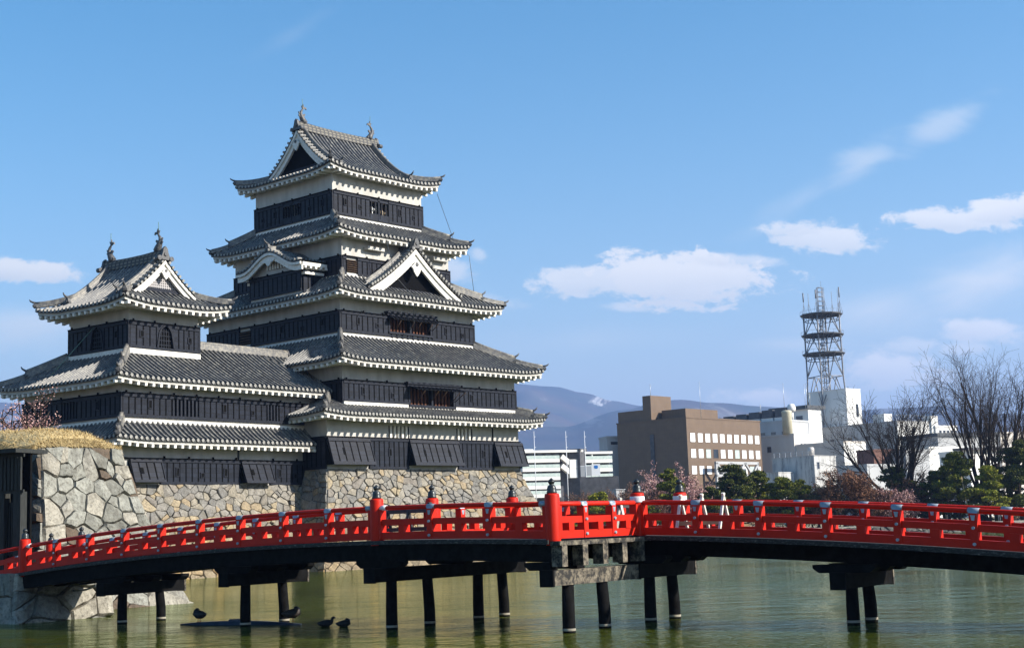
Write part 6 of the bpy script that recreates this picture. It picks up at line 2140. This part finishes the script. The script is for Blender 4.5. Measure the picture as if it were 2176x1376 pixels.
FT = Bld("apartment_block", "narrow dark grey lift tower between two white flats", 1238, 304, 30, 3.0, 2.8, zpx(1245, 957, 304), M_DKGREY)
FT2 = thing("apartment_block", "right-hand white flats beside the brown office block", "building", tuple(at(1249, 1100, 306).xy) + (GZ,), radians(20))
def fz2(py): return zpx(1275, py, 306) - GZ
m = MB(); m.box((0, 1.4, 0), (6.2, 12, fz2(963))); m.build("wall", [M_DKGREY], FT2)
m = MB(); m.box((-.2, -.3, fz2(963)), (6.3, 12, fz2(958))); m.build("roof", [M_OFFW], FT2)
for yb in (978, 997, 1016):
    z = fz2(yb)
    m = MB(); m.box((0, -.2, z - .38), (6.2, 1.4, z + .34)); s = m.build("balcony", [M_OFFW], FT2)
    m = MB(); m.box((0, -.2, z + .36), (6.2, -.12, z + 1.05)); m.build("glass_panel", [M_RAILGL], s)
    m = MB(); m.box((1.5, -.1, z - .3), (1.75, 1.4, z + 1.9)); m.build("divider", [M_OFFW], s)
FG = Bld("grey_building", "slim pale grey block squeezed against the brown office block", 1297, 352, 75, 7, 6, zpx(1300, 930, 352), M_GREYR)
m = MB(); FG.R.box(m, 1.0, 5.5, 0, .05, FG.zt - 1.6, FG.zt - .9); m.build("window", [M_GLASS], FG.o)
m = MB(); a = at(1236, 1100, 230); m.box((0, 0, 0), (6.2, .4, zpx(1270, 1012, 230) - GZ)); o = m.build("boundary_wall", [M_DKGREY]); o.location = (a.x, a.y, GZ); tag(o, "long dark wall below the flats", "wall")
sg = thing("signboard", "white signboard with a blue emblem in front of the flats", "sign", tuple(at(1238, 1100, 240).xy) + (GZ,), 0)
def sz(py): return zpx(1265, py, 240) - GZ
m = MB(); m.box((0, 0, sz(1010)), (1.9, .15, sz(988))); m.box((1.9, 0, sz(1010)), (3.3, .15, sz(985))); m.build("panel", [M_SIGNW], sg)
m = MB(); m.box((.02, -.02, sz(1009)), (1.85, -.005, sz(989))); m.build("grey_panel", [M_GREYR], sg)
m = MB(); m.poly([(2.35, -.02, sz(988)), (2.85, -.02, sz(988)), (2.95, -.02, sz(991)), (2.85, -.02, sz(995)), (2.4, -.02, sz(995)), (2.25, -.02, sz(991))]); m.build("emblem", [M_SIGNB], sg)
m = MB()
for x in (.3, 1.7, 3.0): m.box((x, .05, 0), (x + .12, .13, sz(1009)))
m.build("post", [M_METAL], sg)
gb = Bld("kiosk", "small pale grey cabin behind the corner post", 1312, 200, 60, 1.4, 1.4, zpx(1318, 1040, 200), M_GREYR, parapet=.1)
gb2 = Bld("kiosk", "low white hut half hidden behind the cherry tree", 1372, 215, 60, 2.6, 2.0, zpx(1372, 1040, 215), M_OFFW, parapet=.1)
FP = "white flagpoles before the flats"
for px, lb in ((1141, "white flagpole nearest the keep"), (1209, "middle white flagpole before the flats"), (1249, "right white flagpole by the dark lift tower")):
    mast("flagpole", lb, px, 915, 1090, 240, .09, FP, simple("white_pole", (.6, .62, .65), rough=.4), "pole")
# cluster of pale buildings
C1 = Bld("office_building", "grey office with dark square windows and roof machinery behind the brown block", 1692, 385, 40, 10, 36, zpx(1692, 894, 385), M_GREYR)
for r_, py in enumerate((915, 945, 973)):
    z = zpx(1690, py, 385) - GZ
    for k in range(9): C1.win('L', 1.2 + k * 3.3, 1.5, z - 1.5, 1.6, M_GLASS, M_GREYR)
mc = 0
for k in range(7):
    y = 1.5 + k * 4.1
    C1.add("roof_machine", .6, y, C1.zt + 1.4, 4.0, y + 3.3, C1.zt + 3.8 - .25 * k, M_DKGREY)
    C1.add("machine_base", .7, y, C1.zt + .51, 4.1, y + 3.6, C1.zt + 1.4, M_OFFW)
m = MB(); m.lathe([(.0, 0), (1.1, .2), (1.2, 1.2), (.9, 2.0), (.1, 2.3)], (2.2, .6, C1.zt + 2.6), 14); m.lathe([(.5, 0), (.5, 2.2)], (2.2, .6, C1.zt + .5), 8); m.build("water_tank", [M_OFFW], C1.o)
C2 = Bld("pale_building", "pale pinkish block in front of the grey office", 1698, 362, 42, 11, 11, zpx(1698, 924, 362), M_PALE)
for k in range(5): C2.win('R', 3.0 + k * 1.6, .9, zpx(1720, 948, 362) - GZ, 1.0, M_GLASS, M_OFFW)
C2.win('L', 6.8, 1.2, zpx(1660, 958, 362) - GZ, 1.4)
m = MB(); m.lathe([(1.25, 0), (1.25, 5.4), (1.3, 5.5), (1.3, 5.9), (.9, 6.1)], (.5, 2.0, C2.zt + .4), 14); m.build("exhaust_stack", [simple("cream_paint", (.45, .42, .3), (.55, .52, .4), 1, .7, .2)], C2.o)
C3 = Bld("long_building", "long low beige building with a windowed end coloured white as sunlit", 1803, 352, 47, 9.5, 17, zpx(1803, 940, 352), M_PALE)
C3.add("lit_end_wall", -.02, -.06, 0, 9.56, -.01, C3.zt + .45, M_OFFW)  # off-white sheet paints the sunlight onto the end face
for k in range(4): C3.win('R', 1.4 + k * 2.0, 1.3, zpx(1830, 975, 352) - GZ, 1.6, M_WHITEPANE, M_GREYR)
C4 = Bld("stained_building", "old stained concrete building with roof railing behind the pines", 1738, 318, 44, 9, 11, zpx(1738, 968, 318), M_STAIN, parapet=.15)
m = MB()
for k in range(8): m.box((.1, k * 1.5, C4.zt + .15), (.18, k * 1.5 + .08, C4.zt + 1.3))
m.box((.1, 0, C4.zt + 1.22), (.18, 10.6, C4.zt + 1.3)); m.box((.1, 0, C4.zt + .7), (.18, 10.6, C4.zt + .76)); m.build("roof_railing", [M_METAL], C4.o)
m = MB(); m.lathe([(.7, 0), (.7, 1.7), (.5, 1.9)], (1.2, 1.4, C4.zt + .15), 12); m.build("water_tank", [M_PALE], C4.o)
C4.win('R', 1.0, 1.0, zpx(1745, 995, 318) - GZ, 1.5)
C4b = Bld("stained_building", "lower pale stained annex beside the old concrete building", 1660, 316, 44, 6, 4, zpx(1665, 1003, 316), M_STAIN, parapet=.15)
C5 = Bld("white_tower_block", "tall white windowless tower block below the steel mast", 1816, 420, 48, 7.3, 13.5, zpx(1816, 825, 420), M_OFFW, parapet=.2)
C5.win('R', 4.6, 1.1, C5.zt - 8.0, 3.6); C5.win('R', 3.2, 2.6, C5.zt - 12.5, 1.0); C5.win('L', 4.2, 1.5, C5.zt - 13.2, 1.1); C5.win('L', 9.5, 1.1, C5.zt - 13.6, .9)
C6 = Bld("white_hall", "large white hall with side wall coloured blue grey as shaded, right of the tower block", 1921, 402, 52, 14.5, 36, zpx(1921, 894, 402), M_GREYR, parapet=.25)
C6.add("lit_end_wall", -.03, -.08, 0, 14.56, -.01, C6.zt + .26, M_OFFW)  # off-white sheet colours in the sunlit end; the grey body carries painted shade
for k in range(15): C6.add("railing_post", .5 + k * .95, .5, C6.zt + .25, .6 + k * .95, .6, C6.zt + 1.9, M_METAL)
C6.add("railing_rail", .5, .5, C6.zt + 1.8, 14, .6, C6.zt + 1.9, M_METAL)
C6.win('R', 5.0, 1.2, C6.zt - 5.4, 2.2); C6.win('R', 6.6, 2.0, C6.zt - 10.8, 3.4, M_PALE); C6.win('R', 9.0, 1.0, C6.zt - 9.6, 1.6)
for k in range(4): C6.win('L', 3 + k * 6.5, 1.6, C6.zt - 4.6, 1.2)
C6.add("roof_hut", 1.0, 5.0, C6.zt + .25, 4.6, 9.0, C6.zt + 2.6, M_OFFW)
C7 = Bld("small_white_block", "small bright white roof block with a black roof edge left of the tower block", 1732, 412, 46, 6.5, 9, zpx(1732, 868, 412), M_OFFW, parapet=.1)
C7.add("roof", -1.2, -.6, C7.zt + .1, 8, 13, C7.zt + 1.1, M_ROOFD); C7.win('L', 2.0, 2.2, C7.zt - 3.4, 1.6)
C8 = Bld("distant_building", "distant white building with a small tower, right of the white hall", 2003, 455, 60, 9.5, 12, zpx(2003, 906, 455), M_OFFW)
for k in range(5): C8.win('R', 1.5 + k * 1.7, 1.0, C8.zt - 2.2, 1.1)
C8.add("tower", -1.2, .5, 0, 1.8, 4, C8.zt + 3.6, M_OFFW)
C9 = Bld("dark_roofed_building", "low building with a wide dark grey roof behind the tall bare trees", 2006, 385, 62, 22, 14, zpx(2006, 930, 385), M_GREYR)
C9.add("roof", -.6, -.6, C9.zt + .5, 22.6, 14, C9.zt + 1.4, M_ROOFD)
C10 = Bld("low_white_building", "low white building with flat canopies behind the green pine", 1985, 345, 56, 13, 8, zpx(1985, 952, 345), M_OFFW)
C11 = Bld("low_white_building", "white walled house behind the tall bare trunks", 2070, 300, 58, 9, 8, zpx(2070, 960, 300), M_OFFW)
C11.add("canopy", -1.5, -1.2, C11.zt + .5, 12, 3, C11.zt + .95, M_DKGREY)
C12 = Bld("distant_building", "pale building at the right edge behind the bare branches", 2140, 410, 60, 16, 12, zpx(2140, 920, 410), M_PALE)
C13 = Bld("brick_building", "low red brown brick building behind the leaning bare tree", 1866, 330, 55, 8, 5, zpx(1866, 958, 330), M_BRICKR)
C14 = Bld("grey_roofed_house", "low grey house at the foot of the leaning bare tree", 1850, 300, 52, 12, 8, zpx(1850, 990, 300), M_GREYR)
C15 = Bld("grey_roofed_house", "blue grey shed in front of the white hall", 1935, 330, 56, 8, 6, zpx(1935, 958, 330), M_GREYR)
for px, a_, b_, lb in ((1667, 812, 868, "thin aerial above the roof machinery"), (1712, 815, 868, "left thin aerial beside the steel tower"), (1716, 812, 866, "right thin aerial beside the steel tower"), (1722, 832, 866, "short aerial with a crossbar near the steel tower"), (1617, 858, 880, "short aerial over the far end of the grey office"), (2004, 868, 885, "aerial on the distant white tower")):
    mast("roof_mast", lb, px, a_, b_, 405 if px < 1900 else 455, .075)

# ---------------------------------------------------------------- steel communications tower
M_STEEL = simple("grey_lattice_steel", (.13, .135, .15), (.22, .225, .24), 1, .5, .4, metal=.2)
M_PLATF = simple("dark_steel_platform", (.03, .032, .036), (.07, .07, .075), 1, .6, .3)
tb = at(1774, 1100, 430)
tow = thing("communications_tower", "steel lattice communications tower with three round platforms", "tower", (tb.x, tb.y, GZ), radians(20))
def tz(py): return zpx(1768, py, 430) - GZ
zP = [tz(668), tz(711), tz(751)]
ztop_, zbase = tz(655), 0
hw = lambda z: 4.35 + max(0, (tz(800) - z)) * .05
def leg_pt(k, z): 
    a = pi / 4 + k * pi / 2
    return Vector((cos(a) * hw(z) * 1.25, sin(a) * hw(z) * 1.25, z))
for k in range(4):
    m = MB(); m.tube([leg_pt(k, z) for z in (0, tz(860), tz(800), tz(751), tz(711), tz(668))], .26, 6); m.build("leg", [M_STEEL], tow)
m = MB()
lev = [tz(865), tz(800), tz(751), tz(711), tz(668)]
for za, zb_ in zip(lev[:-1], lev[1:]):
    for k in range(4):
        a, b_, c_, d_ = leg_pt(k, za), leg_pt((k + 1) % 4, za), leg_pt(k, zb_), leg_pt((k + 1) % 4, zb_)
        mid_ = (c_ + d_) / 2
        m.tube([a, mid_], .15, 5); m.tube([b_, mid_], .15, 5); m.tube([c_, d_], .13, 5)
m.build("bracing", [M_STEEL], tow)
m = MB()
for q in ((-.9, -.9), (.9, -.9), (.9, .9), (-.9, .9)): m.tube([(q[0], q[1], tz(900)), (q[0], q[1], tz(668))], .14, 5)
z = tz(880)
while z < tz(668):
    for a, b_ in (((-.9, -.9), (.9, -.9)), ((.9, -.9), (.9, .9)), ((.9, .9), (-.9, .9)), ((-.9, .9), (-.9, -.9))):
        m.tube([(a[0], a[1], z), (b_[0], b_[1], z + 1.1)], .07, 4); m.tube([(a[0], a[1], z), (b_[0], b_[1], z)], .06, 4)
    z += 1.9
m.build("cable_shaft", [M_STEEL], tow)
for i, z in enumerate(zP):
    m = MB(); R_ = 6.35
    m.lathe([(R_ - .2, -.12), (R_, .0), (R_, .32), (R_ - .15, .36), (.9, .36)], (0, 0, z - .2), 12, 0, False)
    for k in range(12):
        a = 2 * pi * k / 12
        m.tube([(cos(a) * R_ * .95, sin(a) * R_ * .95, z - .3), (cos(a) * 5.0, sin(a) * 5.0, z - 1.9)], .10, 4)
        m.tube([(cos(a) * R_ * .95, sin(a) * R_ * .95, z - .35), (0, 0, z - .45)], .13, 4)
        b_ = 2 * pi * (k + 1) / 12
        m.tube([(cos(a) * 5.0, sin(a) * 5.0, z - 1.9), (cos(b_) * 5.0, sin(b_) * 5.0, z - 1.9)], .10, 4)
    pf = m.build("platform", [M_PLATF], tow)
    m = MB()
    for k in range(12):
        a = 2 * pi * k / 12; b_ = 2 * pi * (k + 1) / 12
        m.tube([(cos(a) * 6.3, sin(a) * 6.3, z), (cos(a) * 6.3, sin(a) * 6.3, z + 1.1)], .035, 4); m.tube([(cos(a) * 6.3, sin(a) * 6.3, z + 1.1), (cos(b_) * 6.3, sin(b_) * 6.3, z + 1.1)], .03, 4)
    m.build("guard_rail", [M_STEEL], pf)
m = MB(); z0, z1 = zP[0], tz(610)
for x in (-.95, .95):
    for y in (-.3, .3): m.tube([(x, y, z0), (x * .9, y, z1)], .12, 5)
for k in range(6):
    z = z0 + (z1 - z0) * (k + 1) / 6
    m.tube([(-.92, -.3, z), (.92, -.3, z)], .11, 5); m.tube([(-.92, .3, z), (.92, .3, z)], .09, 5)
m.tube([(.6, 0, z1), (.6, 0, z1 + 2)], .05, 4)
m.build("ladder_mast", [M_STEEL], tow)
for k, (a, h_, thick) in enumerate(((200, 6.2, 0), (225, 7.0, .22), (250, 7.5, 0), (330, 8.2, .2), (350, 7.9, 0), (20, 7.6, 0), (120, 7.5, .2))):
    x, y = cos(radians(a)) * 5.7, sin(radians(a)) * 5.7
    m = MB(); m.tube([(x, y, zP[0]), (x, y, zP[0] + h_)], [.09, .06], 5)
    if thick: m.tube([(x, y, zP[0] + h_ * .62), (x, y, zP[0] + h_)], thick, 8)
    for d_ in (-.8, .8): m.tube([(x + d_ * 1.2, y, zP[0]), (x, y, zP[0] + h_ * .5)], .045, 4)
    m.build("antenna", [M_STEEL], tow)

# ---------------------------------------------------------------- people
def make_person(pose):
    me = bpy.data.meshes.new("person")
    V = [(0, 0, .95), (0, 0, 1.15), (0, 0, 1.38), (0, -.005, 1.48), (0, -.01, 1.56), (0, -.012, 1.66),
         (.09, 0, .88), (.10, -.02, .50), (.10, .02, .09), (.10, -.12, .04), (-.09, 0, .88), (-.10, .05, .50), (-.10, .08, .09), (-.10, -.06, .04),
         (.17, 0, 1.36), (.23, .02, 1.10), (.22, -.08, .87), (.215, -.11, .79), (-.17, 0, 1.36), (-.23, .0, 1.10), (-.22, -.10, .88), (-.215, -.13, .80)]
    if pose == 1:
        V[15] = (.24, -.06, 1.12); V[16] = (.14, -.24, 1.2); V[17] = (.08, -.28, 1.27)
        V[19] = (-.24, -.06, 1.12); V[20] = (-.14, -.24, 1.2); V[21] = (-.08, -.28, 1.27)
    if pose == 2:
        V[7] = (.11, -.18, .52); V[8] = (.11, -.08, .1); V[9] = (.11, -.22, .05); V[12] = (-.1, .26, .14); V[13] = (-.1, .14, .05)
    Ed = [(0, 1), (1, 2), (2, 3), (3, 4), (4, 5), (0, 6), (6, 7), (7, 8), (8, 9), (0, 10), (10, 11), (11, 12), (12, 13), (2, 14), (14, 15), (15, 16), (16, 17), (2, 18), (18, 19), (19, 20), (20, 21)]
    R_ = [.15, .14, .155, .055, .085, .075, .10, .068, .045, .04, .10, .068, .045, .04, .07, .05, .038, .036, .07, .05, .038, .036]
    me.from_pydata(V, Ed, [])
    o = bpy.data.objects.new("person_base", me); COL.objects.link(o)
    o.modifiers.new("skin", 'SKIN'); sub = o.modifiers.new("sub", 'SUBSURF'); sub.levels = 1; sub.render_levels = 1
    for i, v in enumerate(me.skin_vertices[0].data):
        v.radius = (R_[i], R_[i] * (.72 if i in (0, 1, 2) else 1)); v.use_root = (i == 0)
    dg_ = bpy.context.evaluated_depsgraph_get(); dg_.update()
    ev = bpy.data.meshes.new_from_object(o.evaluated_get(dg_))
    bpy.data.objects.remove(o)
    for p in ev.polygons: p.use_smooth = True
    return ev
PM = [make_person(k) for k in range(3)]
M_SKIN = simple("skin", (.42, .24, .17), rough=.6); M_HAIR = simple("dark_hair", (.012, .010, .009), rough=.6)
def cloth(n, c): return simple(n, c, rough=.85, spec=.1)
CL = {'white': cloth("white_shirt", (.65, .65, .63)), 'navy': cloth("navy_cloth", (.015, .02, .05)), 'black': cloth("black_cloth", (.012, .012, .013)), 'beige': cloth("beige_cloth", (.38, .31, .22)),
      'red': cloth("red_cloth", (.5, .05, .04)), 'blue': cloth("light_blue_cloth", (.16, .27, .5)), 'grey': cloth("grey_cloth", (.22, .22, .23)), 'pink': cloth("pink_cloth", (.6, .25, .27)), 'green': cloth("green_cloth", (.03, .12, .07)), 'orange': cloth("orange_hat_cloth", (.6, .10, .05))}
def person(loc, rot, top, bottom, label, pose=0, hat=None, group=None, scale=1.0):
    me = PM[pose].copy()
    me.materials.clear()
    for mt in (M_SKIN, CL[top], CL[bottom], CL[hat] if hat else M_HAIR): me.materials.append(mt)
    for p in me.polygons:
        c = p.center
        if c.z > 1.635 or (c.z > 1.57 and c.y > .02): i = 3
        elif c.z > 1.47: i = 0
        elif abs(c.x) > .18 and (c.z < .86 or (pose == 1 and c.y < -.22)): i = 0
        elif c.z > .93 or abs(c.x) > .185: i = 1
        elif c.z < .08: i = 3
        else: i = 2
        p.material_index = i
    o = bpy.data.objects.new("person", me); COL.objects.link(o)
    o.location = loc; o.rotation_euler = (0, 0, rot); o.scale = (scale,) * 3
    return tag(o, label, "person", group)
PGR = "people strolling on the far bank"
for px, d_, r_, tp, bt, ps, hat, lb in (
    (1922, 176, 2.0, 'white', 'grey', 0, None, "person in white top and grey trousers by the low cherry"),
    (1945, 182, .4, 'beige', 'black', 0, None, "person in beige jacket and black trousers under the bare tree"),
    (1995, 176, 1.2, 'grey', 'beige', 2, None, "person in grey top and beige trousers walking behind the railing"),
    (2012, 176, -1.0, 'white', 'beige', 1, None, "person in white holding a camera to the face"),
    (2030, 184, .2, 'navy', 'navy', 0, None, "person dressed all in navy beside the green pine"),
    (2066, 176, 1.7, 'beige', 'white', 2, None, "person in beige top and white trousers mid-stride"),
    (2073, 180, -.3, 'blue', 'navy', 0, None, "person in a light blue top near the propped pine"),
    (2087, 177, 2.4, 'white', 'black', 2, None, "person in white top and black trousers walking past the pines"),
    (2124, 176, .5, 'blue', 'white', 0, 'red', "person in blue with a red cap near the right edge"),
    (2134, 178, -.5, 'pink', 'navy', 0, None, "person in pink top and navy trousers near the right edge"),
    (2170, 176, 1.1, 'blue', 'navy', 2, None, "person in light blue walking at the right edge"),
    (1752, 178, .5, 'black', 'grey', 0, None, "person in black jacket and grey trousers behind the railing"),
    (1706, 180, .8, 'white', 'black', 1, None, "person in white shirt with raised hands near the brown tree"),
    (1381, 172, .9, 'white', 'navy', 0, None, "person in white shirt seen through the white trestle")):
    p = at(px, 1100, d_); person((p.x, p.y, GZ), r_, tp, bt, lb, ps, hat, PGR, 1.02)
def kp(u, v, z): return KW(u, v, z)
ak = radians(90 - 41.3)
p = kp(7.35, 4.52, 25.98); person(tuple(p), ak, 'white', 'grey', "person in an orange hat looking out of the top-floor keep window", 1, 'orange')
p = kp(8.45, 4.52, 25.82); person(tuple(p), ak, 'beige', 'black', "person in beige at the right top-floor keep window", 1)
# bench and litter-like light things on the far bank: park benches
M_BENCH = simple("bench_timber", (.30, .2, .1), (.42, .3, .17), 4, .7, .2)
for px, lb in ((2150, "pale timber bench at the right on the far bank"), (1515, "pale timber bench below the dark rounded pine"), (1580, "pale timber bench below the pointed dark pine"), (1650, "pale timber bench below the broad green pine")):
    p = at(px, 1100, 175); t = thing("park_bench", lb, "bench", (p.x, p.y, GZ), .1, "benches on the far bank")
    m = MB(); m.box((-.95, -.22, .40), (.95, .22, .46)); m.build("seat", [M_BENCH], t)
    m = MB(); m.box((-.95, .20, .58), (.95, .25, .85)); m.build("backrest", [M_BENCH], t)
    for x in (-.75, .75):
        m = MB(); m.box((x - .05, -.2, 0), (x + .05, .2, .40)); m.box((x - .04, .18, .40), (x + .04, .24, .6)); m.build("leg", [M_DKGREY], t)

# ---------------------------------------------------------------- haze
M_HAZE = bpy.data.materials.new("haze_air"); M_HAZE.use_nodes = True
nt = M_HAZE.node_tree; nt.nodes.clear()
ho = nt.nodes.new('ShaderNodeOutputMaterial'); hv = nt.nodes.new('ShaderNodeVolumePrincipled')
hv.inputs['Color'].default_value = (.36, .56, 1.0, 1)
hv.inputs['Density'].default_value = .00014
hv.inputs['Anisotropy'].default_value = .2
nt.links.new(hv.outputs[0], ho.inputs['Volume'])
m = MB(); m.box((-8800, -400, -1.6), (8800, 11500, 720)); hz = m.build("haze", [M_HAZE]); tag(hz, kind='stuff')
